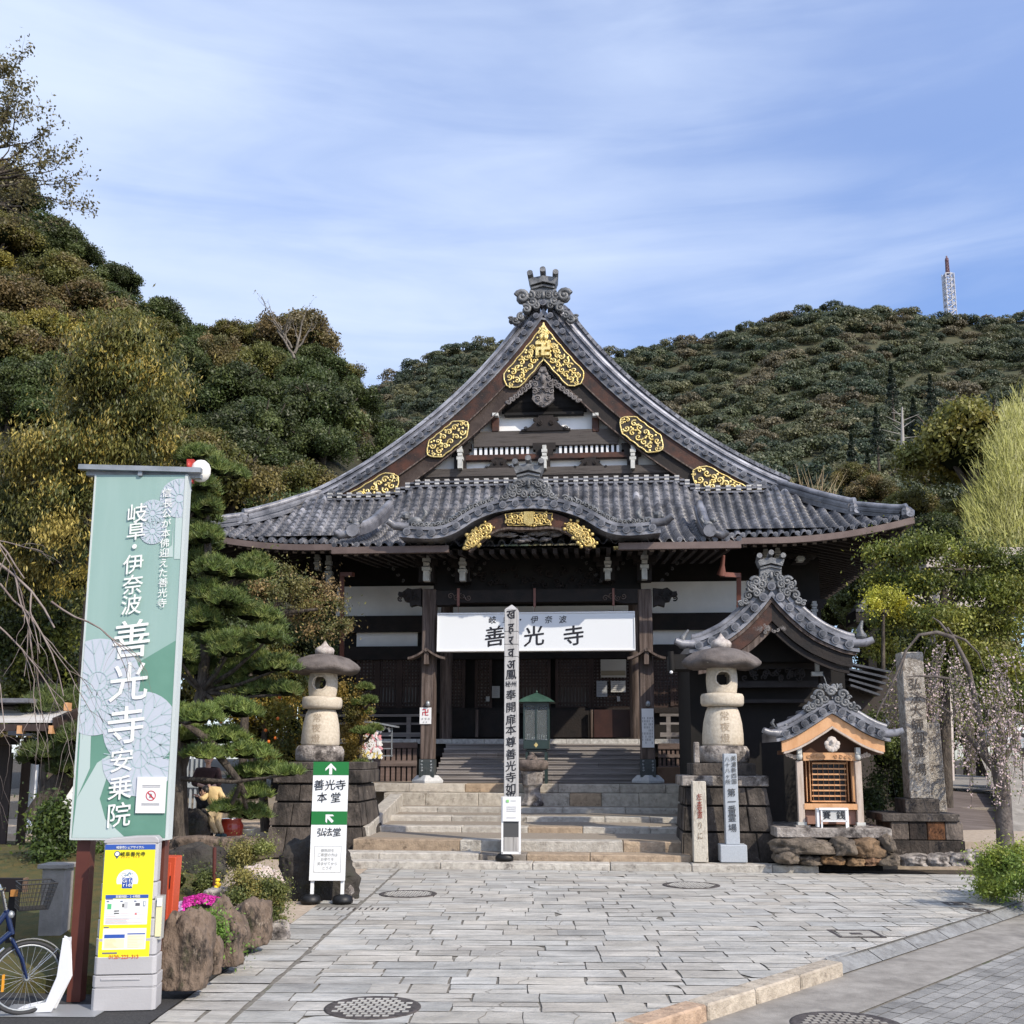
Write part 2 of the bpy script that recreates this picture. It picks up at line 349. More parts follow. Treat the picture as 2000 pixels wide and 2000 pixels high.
while y < 17.5:
    h = q.uniform(.235, .3)
    for band in (0, 1):
        if band == 0: xa, xb = -2.27, XB-.012
        else: xa, xb = XB+.012, 16.
        x = xa-q.uniform(0, .4) if band else xa
        if band == 0 and 11.15 < y < 11.45: continue
        while x < xb:
            small = (x*KB+KA) > y-1.5 and x > 3.6
            w = q.uniform(.22, .42) if small else (q.uniform(.42, .7) if q.random() < .75 else q.uniform(.26, .42))
            x1 = min(x+w, xb)
            if x1-x > .03:
                if q.random() < (.7 if small else .16): ym = y+h*q.uniform(.4, .6); slab(max(x, xa), x1, y, ym, .005); slab(max(x, xa), x1, ym, y+h, .005)
                else: slab(max(x, xa), x1, y, y+h, q.choice((.004, .005, .009)))
            x = x1
    y += h; row += 1
struct('paving', g, m_pave)
# drain grating across the side band
g = MB(); g.bx(-2.24, XB-.02, 11.2, 11.4, -.02, -.003)
for i in range(12): g.bx(-2.2+i*.063, -2.2+i*.063+.018, 11.22, 11.38, -.003, .003)
tag(g.build('drain_grating', m_iron), 'narrow dark drain grating set across the side band of the paving', 'drain')
# kerb stones
kerbs = MB(); q = random.Random(5)
xs = [-1.2, -.55, .1, .62, 1.1, 1.52, 1.95, 2.42]
for i in range(len(xs)-1):
    a, b = xs[i]+.006, xs[i+1]-.006; c = jit((.98, .9, .8) if i != 3 else (.95, .72, .56), .08, q)
    P = [kerb_pt(a, -.04), kerb_pt(b, -.04), kerb_pt(b, .13), kerb_pt(a, .13)]
    kerbs.add([(x, y_, -.12) for x, y_ in P]+[(x, y_, .008) for x, y_ in P], [(0, 3, 7, 4), (4, 7, 6, 5), (3, 2, 6, 7), (2, 1, 5, 6), (1, 0, 4, 5)], c, False)
for i in range(22):
    a = 2.43+i*.5; b = a+.49; c = jit((.5, .54, .6), .07, q); z1 = .0 if i else .02
    P = [kerb_pt(a, -.04), kerb_pt(b, -.04), kerb_pt(b, .115), kerb_pt(a, .115)]
    kerbs.add([(P[0][0], P[0][1], z1), (P[1][0], P[1][1], .0), (P[2][0], P[2][1], -.085), (P[3][0], P[3][1], -.085)], [(0, 3, 2, 1)], c, False)
struct('kerb', kerbs, m_granite, bevel=.012, fix=False)
g = MB(); g.sheet([kerb_pt(-3, .1), kerb_pt(30, .1), kerb_pt(30, .74), kerb_pt(-3, .74)], -.096); struct('gutter_strip', g, m_conc)
g = MB(); g.sheet([kerb_pt(-8, .5), kerb_pt(40, .5), (60, 5), (60, -30), (-8, -30)], -.104); struct('street_bed', g, m_joint)
g = MB(); q = random.Random(9)
d = Vector((1, KB)).normalized(); nn = Vector((KB, -1)).normalized(); o0 = Vector(kerb_pt(0, .76))
for i in range(-10, 90):
    for j in range(0, 42):
        s = i*.2+(j % 2)*.1; t = j*.1
        P = [o0+d*(s+.004)+nn*(t+.003), o0+d*(s+.196)+nn*(t+.003), o0+d*(s+.196)+nn*(t+.097), o0+d*(s+.004)+nn*(t+.097)]
        z = -.1+q.uniform(-.001, .001); g.add([(p.x, p.y, z) for p in P], [(3, 2, 1, 0)], jit((1, 1, 1), .16, q), False)
struct('street', g, m_setts)
# asphalt and sandy ground left of the paving
g = MB(); g.sheet([(-14, -6), (-2.285, -6), (-2.285, 8.75), (-2.9, 9.2), (-14, 9.2)], -.004); struct('asphalt', g, m_asph)
g = MB(); g.sheet([(-14, 9.0), (-2.9, 9.2), (-2.285, 8.75), (-2.285, 21.5), (-14, 22)], -.03); struct('garden_soil', g, m_soil)
g = MB(); g.sheet([(-2.285, 10.4), (-2.285, 17.4), (-9, 17.6), (-9, 15.2), (-3.3, 12.8), (-3.15, 11.1)], -.012); struct('sandy_path', g, m_earth)
# manholes
def manhole(x, y, r, z, label):
    t = thing('manhole_cover', label, 'manhole', None, loc=(x, y, z)); t['group'] = 'manhole covers'
    a = MB(); a.lathe([(r, -.01), (r, .004), (r*.93, .006), (r*.9, .003)], n=40); a.build('rim', m_iron, t)
    a = MB(); b = MB(); n = int(r/.055)
    a.lathe([(r*.9, -.01), (r*.9, .002)], n=32)
    for i in range(-n, n+1):
        for j in range(-n, n+1):
            px = i*.056+(j % 2)*.028; py = j*.056
            if math.hypot(px, py) < r*.82: b.bx(px-.02, px+.02, py-.017, py+.017, .002, .006)
    a.build('cover', m_iron, t); b.build('inlay', m_pave if z > -.05 else m_conc, t)
for u, v, r, z, lb in [(728, 1968, .31, .002, 'round iron manhole cover with stone inlay in the near paving'), (797, 1746, .34, .002, 'round iron manhole cover far off at the left of the paving'),
                       (1350, 1729, .36, .002, 'dark round manhole cover in the paving in front of the steps'), (1655, 2003, .36, -.098, 'round iron manhole cover cut by the lower picture edge in the street')]:
    p = G(u, v, z); manhole(p.x, p.y, r, z, lb)
for u, v, w_, lb in [(1672, 1824, .42, 'square iron frame hatch in the pale paving by the kerb'), (1870, 1765, .25, 'small dark hatch in the crazy paving near the bush'), (1910, 1778, .22, 'smallest dark hatch nearest the right picture edge')]:
    p = G(u, v, 0); t = MB(); a = w_/2
    for x0, x1, y0, y1 in ((-a, a, -a, -a+.03), (-a, a, a-.03, a), (-a, -a+.03, -a+.03, a-.03), (a-.03, a, -a+.03, a-.03), (-.05, .05, -.04, .04)): t.bx(x0, x1, y0, y1, -.004, .005)
    o = t.build('access_hatch', m_iron); o.location = (p.x, p.y, 0); tag(o, lb, 'hatch', 'iron hatches in the paving')

# ================================================================== STEPS AND PLATFORM (temple frame)
st = thing('stone_steps', 'broad granite steps with brown gravel treads rising to the hall', 'steps', mat=TMAT.copy()); st['kind'] = 'structure'
def course(name, x0, x1, y0, y1, z0, z1, lo, hi, seed, parent, mat=None, tone=(1, 1, 1), rough=.006):
    q = random.Random(seed); a = MB(); x = x0
    while x < x1-.01:
        w = q.uniform(lo, hi); xe = min(x+w, x1)
        if x1-xe < .2: xe = x1
        c = jit(tone, .13, q)
        if q.random() < .07: c = (c[0]*.85, c[1]*.7, c[2]*.56)
        if q.random() < .08: c = (c[0]*.5, c[1]*.47, c[2]*.45)
        j = q.uniform(0, rough); a.bx(x+.003, xe-.003, y0+j, y1, z0, z1-j*.6, c); x = xe
    return a.build(name, mat or m_granite, parent, bevel=.012)
LV = [(15.12, .10, -2.62, 4.35), (15.45, .19, -2.85, 2.62), (15.95, .345, -2.5, 2.6), (17.6, .44, -2.66, 2.62), (19.0, .53, -2.82, 2.75), (20.3, .625, -2.95, 2.9)]
z0 = -.02
for i, (yy, z, xa, xb) in enumerate(LV):
    ynext = LV[i+1][0] if i < 5 else 21.1
    dpt = min(.42, ynext-yy)
    course('step', xa, xb, yy, yy+dpt, z0, z, .7, 1.7, 20+i, st, rough=.012)
    if ynext-yy-dpt > .05:
        a = MB(); a.bx(xa, xb, yy+dpt, ynext+.02, z0-.05, z-.004); a.build('tread', m_tread, st)
    z0 = z-.03
course('platform_course', -3.1, 2.95, 21.1, 21.55, .55, .87, .6, 1.3, 41, st, tone=(1, .97, .92))
course('platform_course', -3.8, 2.95, 21.5, 22.0, .87, 1.045, .7, 1.4, 42, st, tone=(1, .97, .93))
a = MB(); a.bx(-3.8, 2.95, 22.0, 25.5, .5, 1.04); a.build('platform_top', m_tread, st)
a = MB(); p, p2 = T(774, 1560, 20.6), T(705, 1626, 16.6); a.bar((p.x, p.y, p.z-.05), (p2.x, p2.y, p2.z-.05), .26, .3); a.build('cheek_stone', m_granite, st, bevel=.015)
a = MB(); p, p2 = T(1352, 1600, 20.6), T(1362, 1640, 17.4); a.bar((2.95, 20.6, .62), (2.8, 17.4, .42), .26, .3); a.build('cheek_stone', m_granite, st, bevel=.015)
g = MB(); g.bx(-16, -3.82, 21.0, 50, -.2, .64); g.bx(2.96, 17, 21.0, 50, -.2, .64); g.bx(-3.81, 2.95, 25.6, 50, -.2, .64)
o = struct('temple_terrace', g, m_tread); o.matrix_world = TMAT.copy()
g = MB(); g.bx(-16, -3.12, 17.0, 20.98, -.3, .3); g.bx(2.97, 17, 17.0, 20.98, -.3, .3)
o = struct('lower_terrace', g, m_earth); o.matrix_world = TMAT.copy()

# ------------------------------------------------------------------ masonry
def masonry(mb, b0, b1, zs, cols, seed, inset=.016, tone=(1, 1, 1)):
    """frustum with bottom rect b0=(x0,x1,y0,y1) at zs[0] and top rect b1 at zs[-1]; courses between zs; blocks on front and sides"""
    q = random.Random(seed); H = zs[-1]-zs[0]
    def rect(z, grow=0):
        t = (z-zs[0])/H; return [b0[k]+(b1[k]-b0[k])*t+(-grow if k in (0, 2) else grow) for k in range(4)]
    a = rect(zs[0], -.03); b = rect(zs[-1], -.03)
    vs = [(a[0], a[2], zs[0]), (a[1], a[2], zs[0]), (a[1], a[3], zs[0]), (a[0], a[3], zs[0]), (b[0], b[2], zs[-1]), (b[1], b[2], zs[-1]), (b[1], b[3], zs[-1]), (b[0], b[3], zs[-1])]
    mb.add(vs, [(3, 2, 1, 0), (4, 5, 6, 7), (0, 1, 5, 4), (1, 2, 6, 5), (2, 3, 7, 6), (3, 0, 4, 7)], (.12, .11, .1), False)
    for k in range(len(zs)-1):
        za, zb = zs[k]+inset, zs[k+1]-inset; n = cols
        for side in range(4):
            nn = n if side in (0, 2) else max(2, n-1); cuts = [0]+sorted((i+q.uniform(-.25, .25))/nn for i in range(1, nn))+[1]
            for i in range(nn):
                s0, s1 = cuts[i]+inset/2, cuts[i+1]-inset/2; out = q.uniform(0, .02); vs = []
                for dep in (-.06, out):
                    for z in (za, zb):
                        r = rect(z, dep)
                        cs = [(r[0], r[2]), (r[1], r[2]), (r[1], r[3]), (r[0], r[3])]; A = Vector(cs[side]); B = Vector(cs[(side+1) % 4])
                        for s in (s0, s1): p = A.lerp(B, s); vs.append((p.x, p.y, z))
                c = jit(tone, .35, q)
                mb.add(vs, [(4, 5, 7, 6), (0, 4, 6, 2), (5, 1, 3, 7), (6, 7, 3, 2), (0, 1, 5, 4)], c, False)
def wlz(v, y): return T(1000, v, y).z

def stone_lantern(cx, cyy, zb, tilt, label, seed):
    t = thing('stone_lantern', label, 'stone lantern', 'pair of stone lanterns flanking the steps', mat=TMAT @ Matrix.Translation((cx, cyy, zb)) @ Matrix.Rotation(tilt, 4, 'Y'))
    q = random.Random(seed)
    a = MB(); a.lathe([(.36, 0), (.395, .03), (.405, .12), (.4, .2), (.36, .262), (.3, .27)], n=28, smooth=True); a.build('base_stone', m_mott, t)
    a = MB(); a.lathe([(.306, .268), (.318, .3), (.315, .45), (.298, .62), (.262, .78), (.228, .865), (.2, .87)], n=32, smooth=True); s = a.build('shaft', m_lant, t)
    w = MB()
    # carved characters down the shaft
    for i, ch in enumerate('常夜燈'):
        z = .72-i*.17; rad = .318 if z < .5 else .318-(z-.45)*.18
        vs, fs = glyph(ch, .004)
        pts = []
        for (x, y_) in vs:
            xx = x*.15; an = xx/rad; zz = z+y_*.15+.01*x; rv = float(np.interp(zz, (.27, .3, .45, .62, .78, .865), (.306, .318, .315, .298, .262, .228)))+.004; pts.append((rv*math.sin(an), -rv*math.cos(an), zz))
        w.add(pts, fs, None, False)
    w.build('carved_lettering', M('carved shadowed stone', (.36, .29, .21)) if 'carved shadowed stone' not in bpy.data.materials else bpy.data.materials['carved shadowed stone'], s)
    a = MB(); a.lathe([(.24, .872), (.315, .885), (.335, .93), (.335, 1.03), (.315, 1.07), (.23, 1.085)], n=32); a.build('middle_platform', m_lant, t)
    # fire box: ring wall with round openings front and back
    a = MB(); n = 48; zz = [1.088, 1.12, 1.16, 1.2, 1.24, 1.28, 1.32, 1.36, 1.4, 1.44, 1.49]; hz = 1.30
    def rad(z): return .225+.02*math.sin((z-1.088)/.4*math.pi)
    idx = {}
    for ri, rr in enumerate((0, -.05)):
        for i, z in enumerate(zz):
            for j in range(n):
                th = 2*math.pi*j/n; idx[ri, i, j] = len(a.v); a.v.append(((rad(z)+rr)*math.cos(th), (rad(z)+rr)*math.sin(th), z))
    hole = set()
    for i in range(len(zz)-1):
        for j in range(n):
            th = 2*math.pi*(j+.5)/n; x = .24*math.cos(th); zc = (zz[i]+zz[i+1])/2-hz
            if abs(math.sin(th)) > .6 and x*x+zc*zc < .118**2: hole.add((i, j))
    for i in range(len(zz)-1):
        for j in range(n):
            k = (j+1) % n
            if (i, j) in hole: continue
            a.f.append((idx[0, i, j], idx[0, i, k], idx[0, i+1, k], idx[0, i+1, j])); a.f.append((idx[1, i, k], idx[1, i, j], idx[1, i+1, j], idx[1, i+1, k]))
            for (di, dj, e) in ((0, 1, (i, k, i+1, k)), (0, -1, (i+1, j, i, j)), (1, 0, (i+1, k, i+1, j)), (-1, 0, (i, j, i, k))):
                if (i+di, (j+dj) % n) in hole: a.f.append((idx[0, e[0], e[1]], idx[1, e[0], e[1]], idx[1, e[2], e[3]], idx[0, e[2], e[3]]))
    a.c = [(1, 1, 1)]*len(a.f); a.sm = [False]*len(a.f); fb = a.build('fire_box', m_lant, t)
    ring = MB(); ring.tube([(.125*math.cos(x), -.222-.0, hz+.125*math.sin(x)) for x in [i*math.pi/12 for i in range(25)]], .018, 6); ring.build('window_rim', m_lant, fb)
    a = MB(); a.lathe([(.2, 1.47), (.5, 1.475), (.575, 1.50), (.6, 1.535), (.6, 1.565), (.55, 1.62), (.42, 1.71), (.28, 1.77), (.12, 1.80)], n=40)
    for k in range(6):   # gently six-sided eave
        pass
    a.v = [(x*(1+.035*math.cos(6*math.atan2(y_, x))), y_*(1+.035*math.cos(6*math.atan2(y_, x))), z+(.02*math.cos(6*math.atan2(y_, x)) if math.hypot(x, y_) > .4 else 0)) for x, y_, z in a.v]
    a.build('roof', m_lantroof, t)
    a = MB(); a.lathe([(.10, 1.78), (.155, 1.80), (.165, 1.87), (.14, 1.91), (.07, 1.945), (.035, 1.99), (.008, 2.03)], n=20); a.build('finial', m_lanttip, t)
    return t
# right pedestal and lantern
def pedestal(label, b0, b1, zs, cols, extra, seed, grp='stone block pedestals under the lanterns'):
    cx = (b0[0]+b0[1])/2; cyy = (b0[2]+b0[3])/2
    t = thing('lantern_pedestal', label, 'pedestal', grp, mat=TMAT @ Matrix.Translation((cx, cyy, zs[0])))
    off = Vector((-cx, -cyy, -zs[0]))
    a = MB(); a.X = Matrix.Translation(off); masonry(a, b0, b1, zs, cols, seed); a.build('block_base', m_darkst, t, bevel=.006)
    for (nm, x0, x1, y0, y1, za, zb, mt) in extra:
        a = MB(); a.X = Matrix.Translation(off); nb = max(1, round((x1-x0)/.6)); 
        for i in range(nb): a.bx(x0+(x1-x0)*i/nb+.002, x0+(x1-x0)*(i+1)/nb-.002, y0, y1, za, zb, jit((1, 1, 1), .1))
        a.build(nm, mt, t, bevel=.012)
    return t
yp = 15.75
e = lambda u, v, y=yp: T(u, v, y)
zR = [.0, .42, .8, 1.13]
pedestal('dark stained block pedestal under the right lantern beside the shrine', (e(1333, 1680).x, e(1527, 1680).x, yp, yp+1.45), (e(1340, 1535).x, e(1497, 1535).x, yp+.1, yp+1.3), [.06, .5, .88, wlz(1535, yp+.1)], 4,
         [('capping_slab', e(1332, 1520).x, e(1503, 1520).x, yp+.06, yp+1.34, wlz(1534, yp+.06), wlz(1514, yp+.06), m_mott), ('upper_block', e(1355, 1500).x, e(1481, 1500).x, yp+.22, yp+1.2, wlz(1514.2, yp+.06)+.003, wlz(1490, yp+.22), m_darkst),
          ('corner_post', e(1355, 1460, yp+.3).x, e(1366, 1460, yp+.3).x, yp+.3, yp+.4, wlz(1490, yp+.22)+.002, wlz(1449, yp+.3), m_mott)], 61)
zt = wlz(1490, yp+.22)
pr = T(1413, 1470, 16.35)
stone_lantern(pr.x, 16.4, zt, R(.6), 'pale round stone lantern on the dark pedestal right of the steps', 1)
yl = 16.35
f_ = lambda u, v, y=yl: T(u, v, y)
pedestal('dark stained block pedestal under the left lantern behind the direction board', (f_(512, 1655).x, f_(715, 1655).x, yl, yl+1.5), (f_(540, 1532).x, f_(694, 1532).x, yl+.12, yl+1.35), [.0, .5, .88, wlz(1532, yl+.12)], 4,
         [('capping_slab', f_(530, 1510).x, f_(706, 1510).x, yl+.07, yl+1.42, wlz(1531, yl+.07), wlz(1505, yl+.07), m_darkst), ('upper_block', f_(556, 1500).x, f_(704, 1500).x, yl+.2, yl+1.3, wlz(1505, yl+.07)+.003, wlz(1489, yl+.2), m_darkst)], 67)
pl = T(623, 1470, 17.0)
stone_lantern(pl.x, 17.05, wlz(1489, yl+.2), R(.9), 'weathered pale stone lantern left of the steps above the green arrow board', 2)
# ================================================================== MAIN HALL (temple frame)
YG, YE, YP = 25.2, 23.0, 20.8      # gable face, main eave, porch eave
hall = thing('temple_hall', 'large dark timber temple hall with tiled gable roof and gilded fittings', 'temple', mat=TMAT.copy())
def B(mb, u0, v0, u1, v1, y0, y1, col=None):
    a = T(u0, v0, y0); b = T(u1, v1, y0); return mb.bx(min(a.x, b.x), max(a.x, b.x), y0, y1, min(a.z, b.z), max(a.z, b.z), col)
vr = [T(u, v, YG) for u, v in [(1071, 613), (1097.5, 647), (1124.6, 678), (1153.6, 710), (1182.6, 739), (1214, 768), (1264, 808), (1335.5, 858), (1408, 904), (1468, 935), (1527.5, 961)]]
AX = 0.0
vx = np.array([p.x for p in vr]); vz = np.array([p.z for p in vr]); pf = np.polyfit(vx, vz, 4)
def V(x): return float(np.polyval(pf, abs(x)))
XS = np.linspace(0, 6.6, 200); ZS = np.array([V(x) if x < 6.05 else V(6.05)-(x-6.05)*.42 for x in XS])
def off_curve(xs, zs, off):
    dx = np.gradient(xs); dz = np.gradient(zs); n = np.hypot(dx, dz); ox = xs-dz/n*off; oz = zs+dx/n*off
    k = np.argsort(ox); ox, oz = ox[k], oz[k]
    return ox, oz
_vo = {}
def VO(off, x):
    if off not in _vo: _vo[off] = off_curve(XS, ZS, off)
    return float(np.interp(abs(x), *_vo[off]))
def vband(mb, o0, o1, y0, y1, xm, col=None, step=.12, xa=None):
    xs = np.arange(-xm, xm+1e-6, step) if xa is None else np.linspace(xa, xm, max(3, int(abs(xm-xa)/step)))
    mb.ribbon([(x, VO(o1, x)) for x in xs], [(x, VO(o0, x)) for x in xs], y0, y1, col)
# ---- tiled roof sheets
def tiled(name, P, cols, rows, parent, amp=.08, lip=.045, seed=1, mat=None):
    """P(s,t)->point, s across columns, t down the slope; hongawara waves with a lip at each course"""
    q = np.random.RandomState(seed); SM = 8; ns = cols*SM; vs = []; tt = []
    for r in range(rows): tt += [(r/rows, 0.), ((r+.97)/rows, 1.)]
    tt.append((1., 0.))
    pr = [amp*(math.sin(math.pi*min(1, (i/SM)/.62))**.75 if i/SM < .62 else -.28*math.sin(math.pi*(i/SM-.62)/.38)) for i in range(SM)]
    for (t, k) in tt:
        for i in range(ns+1):
            p = P(i/ns, t); h = pr[i % SM]; vs.append((p[0], p[1], p[2]+h+lip*k*(1 if h > amp*.2 else .5)))
    m_ = len(tt); f = []; cc = np.ones((m_-1, ns, 3))
    for r in range(m_-1):
        for i in range(ns): a = r*(ns+1)+i; f.append((a, a+ns+1, a+ns+2, a+1))
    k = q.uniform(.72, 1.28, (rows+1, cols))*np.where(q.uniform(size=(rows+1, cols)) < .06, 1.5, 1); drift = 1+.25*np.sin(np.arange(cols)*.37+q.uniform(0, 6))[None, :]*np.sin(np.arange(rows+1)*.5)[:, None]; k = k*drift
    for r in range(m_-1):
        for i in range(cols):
            v = k[r//2, i]*(.45 if r % 2 else 1); cc[r, i*SM:(i+1)*SM] = v; cc[r, i*SM+5:(i+1)*SM] = v*.62  # occlusion painted in: pans and lip risers get a darker tone
    o = npmesh(name, vs, f, cc.reshape(-1, 3), mat or m_tile, parent, smooth=False); return o
zE = T(1571, 1047, YE).z
def eave_lift(x): a = abs(x); return 0 if a < 5.2 else .42*((a-5.2)/3.15)**2
def ztop(x):
    a = abs(x); z0 = T(1100, 946, YG-.3).z
    return z0 if a < 3.3 else z0-.3*min(1, (a-3.3)/.6)
W2 = 8.35; YT = YG-.25
hz_ = []
for u, v in ((1500, 962), (1527, 968), (1600, 990), (1660, 1005), (1740, 1013), (1775, 1014)):
    y_ = 24.5
    for _ in range(12): p_ = T(u, v, y_); y_ = YE+(W2-p_.x)
    hz_.append((p_.x, p_.z))
HX, HZs = [q[0] for q in hz_], [q[1] for q in hz_]
def ZH(x): return float(np.interp(abs(x), HX, HZs))
def skirt(s, t):
    x = -W2+2*W2*s; y = YT+(YE-YT)*t; yt = min(YT, YE+(W2-abs(x))); y = min(y, yt); ze = zE+eave_lift(x)
    k = min(1, max(0, (abs(x)-5.2)/1.2)); zt = ztop(x)*(1-k)+ZH(x)*k; f = (y-YE)/max(yt-YE, .02) if yt-YE > .02 else 0
    return (x, y, ze+(zt-ze)*(f-.07*math.sin(math.pi*f)))
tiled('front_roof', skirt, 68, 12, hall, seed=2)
zPE = T(1042, 1063, YP).z
def porch(s, t):
    x = -4.2+8.4*s; y = 24.2+(YP-24.2)*t; t0 = (24.2-YT)/(YE-YT); z0 = skirt(.5+x/(2*W2), t0)[2]+.06
    return (x, y, z0+(zPE-z0)*(t+.12*math.sin(math.pi*t)))
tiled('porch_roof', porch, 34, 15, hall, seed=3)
for sgn, nm in ((1, 'side_roof'), (-1, 'side_roof')):
    def side(s, t, sgn=sgn):
        x = .15+(W2-.15)*t; y0 = YG+.2 if x < W2-(YG-YE)+.1 else YE+(W2-x); y = y0+(41-y0)*(s if sgn > 0 else 1-s)
        lift = eave_lift(W2)*max(0, 1-(y-YE)/3)**2 if t > .7 else 0
        z = VO(-.1, x) if x < 6 else VO(-.1, 6)+(zE+.0-VO(-.1, 6))*((x-6)/(W2-6))**1.0
        return (sgn*x, y, z+lift*max(0, (t-.7)/.3))
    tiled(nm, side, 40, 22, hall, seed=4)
# eave tile ends
def ends(mb, pts, r, y0, y1):
    for x, z in pts:
        n = 12; mb.tube([(x, y0, z), (x, y1, z)], r, n, col=(1.05, 1.05, 1.05)); mb.tube([(x, y0-.012, z), (x, y0, z)], [r*.62, r*.62], n, col=(.55, .55, .55))
a = MB()
for i in range(69):
    x = -W2+.12+i*(2*W2-.24)/68
    if abs(x) > 4.1: ends(a, [(x, zE+eave_lift(x)+.05)], .055, YE-.03, YE+.2)
for i in range(36):
    x = -4.2+8.4*i/35
    if abs(x) > 2.9: ends(a, [(x, zPE+.05)], .055, YP-.03, YP+.2)
a.build('eave_tile_ends', m_tile, hall)
# mortar and tile courses on the gable foot
a = MB(); b = MB()
xs = np.arange(-5.5, 5.51, .125)
for k, (dz, mt) in enumerate(((.0, a), (.06, b), (.1, a), (.15, b))):
    for i in range(len(xs)-1):
        xa, xb = xs[i], xs[i+1]; z = (ztop(xa)+ztop(xb))/2+dz
        if (i+k) % 2 or mt is a: mt.bx(xa+.005, xb-.005, YT-.08, YT+.12, z, z+(.04 if mt is b else .045))
a.build('gable_foot_tiles', m_tile, hall); b.build('mortar_course', m_tilew, hall)
# verge: tile ends, barge boards, descending ridges
arc = [0.0]; 
for i in range(1, 200): arc.append(arc[-1]+math.hypot(XS[i]-XS[i-1], ZS[i]-ZS[i-1]))
a = MB()
vband(a, -.13, -.02, YG-.02, YG+.5, 6.0, (.8, .8, .8)); vband(a, -.16, -.13, YG-.05, YG+.4, 6.05, (1.3, 1.3, 1.25))
s = .33; pts = []
while s < arc[183]:
    x = float(np.interp(s, arc, XS)); pts += [(x, V(x) if x < 6.05 else VO(0, x)), (-x, V(x) if x < 6.05 else VO(0, x))]; s += .272
ends(a, pts, .078, YG-.1, YG+.3); ends(a, [(0, V(0)+.08)], .085, YG-.12, YG+.3)
a.build('verge_tiles', m_tile, hall)
for sg in (1, -1):
    r_ = MB(); xm = 6.1
    for (o0, o1, y0, y1, cc) in ((.0, .14, .12, .55, 1.0), (.15, .21, .08, .6, 1.7), (.215, .28, .12, .56, .9), (.285, .34, .08, .6, 1.7)):  # paler courses carry a painted sun highlight
        vband(r_, o0, o1, YG+y0+.1, YG+y1+.1, sg*xm, (cc, cc, cc*1.02), xa=sg*.1)
    xs = np.linspace(.1, xm, 70); r_.tube([(sg*x, YG+.42, VO(.36, x)) for x in xs], .1, 8, (2.3, 2.3, 2.3))  # cap tube brightened in its colour to read as sunlit
    hi = .36 if sg > 0 else .04
    for k in range(46):     # stepped tile edges further back
        x0 = .5+k*.125; z = VO(.30+hi, x0); z1 = VO(.30+hi, x0+.13)
        r_.bar((sg*x0, YG+1.25, z), (sg*(x0+.15), YG+1.25, z1-.03), 1.0, .08, col=(1.1+.5*(k % 2),)*3)
    vband(r_, -.15, .26+hi, YG+.8, YG+1.7, sg*xm, (.6, .6, .62), xa=sg*.2)
    r_.build('descending_ridge', m_tile, hall)
# corner (hip) ridges
for sg in (1, -1):
    h = MB(); x1, x2 = 5.75, W2
    P = []
    for t in np.linspace(-.1, .97, 14):
        x_ = 5.85+(W2-5.97)*(t+.1)/1.09; P.append(Vector((sg*x_, YE+(W2-x_)-.02, ZH(x_)+.02)))
    first = P[:9]; second = P[8:]
    for seg, hh in ((first, .27), (second, .2)):
        for k in range(4):
            z = hh*k/4
            for i in range(len(seg)-1): h.bar(seg[i]+Vector((0, 0, z)), seg[i+1]+Vector((0, 0, z)), .26 if k % 2 else .32, hh/4-.008, col=(.75+.35*(k % 2),)*3)
        h.tube([p+Vector((0, 0, hh+.03)) for p in seg], .08, 8, (1.3, 1.3, 1.3))
        e_ = seg[-1]; d = (seg[-1]-seg[-2]).normalized()
        h.tube([e_+Vector((0, 0, hh+.03)), e_+d*.1+Vector((0, 0, hh+.06))], .085, 10, (1.2, 1.2, 1.2))
        h.ball(e_+d*.08+Vector((0, -.05, .1)), (.16, .12, .17), 10, (.9, .9, .9), 3, .12)
        h.tube([e_+d*.12+Vector((0, -.12, .02)), e_+d*.1+Vector((0, -.22, .05))], .08, 10, (1.4, 1.4, 1.4))
    h.build('hip_ridge', m_tile, hall)

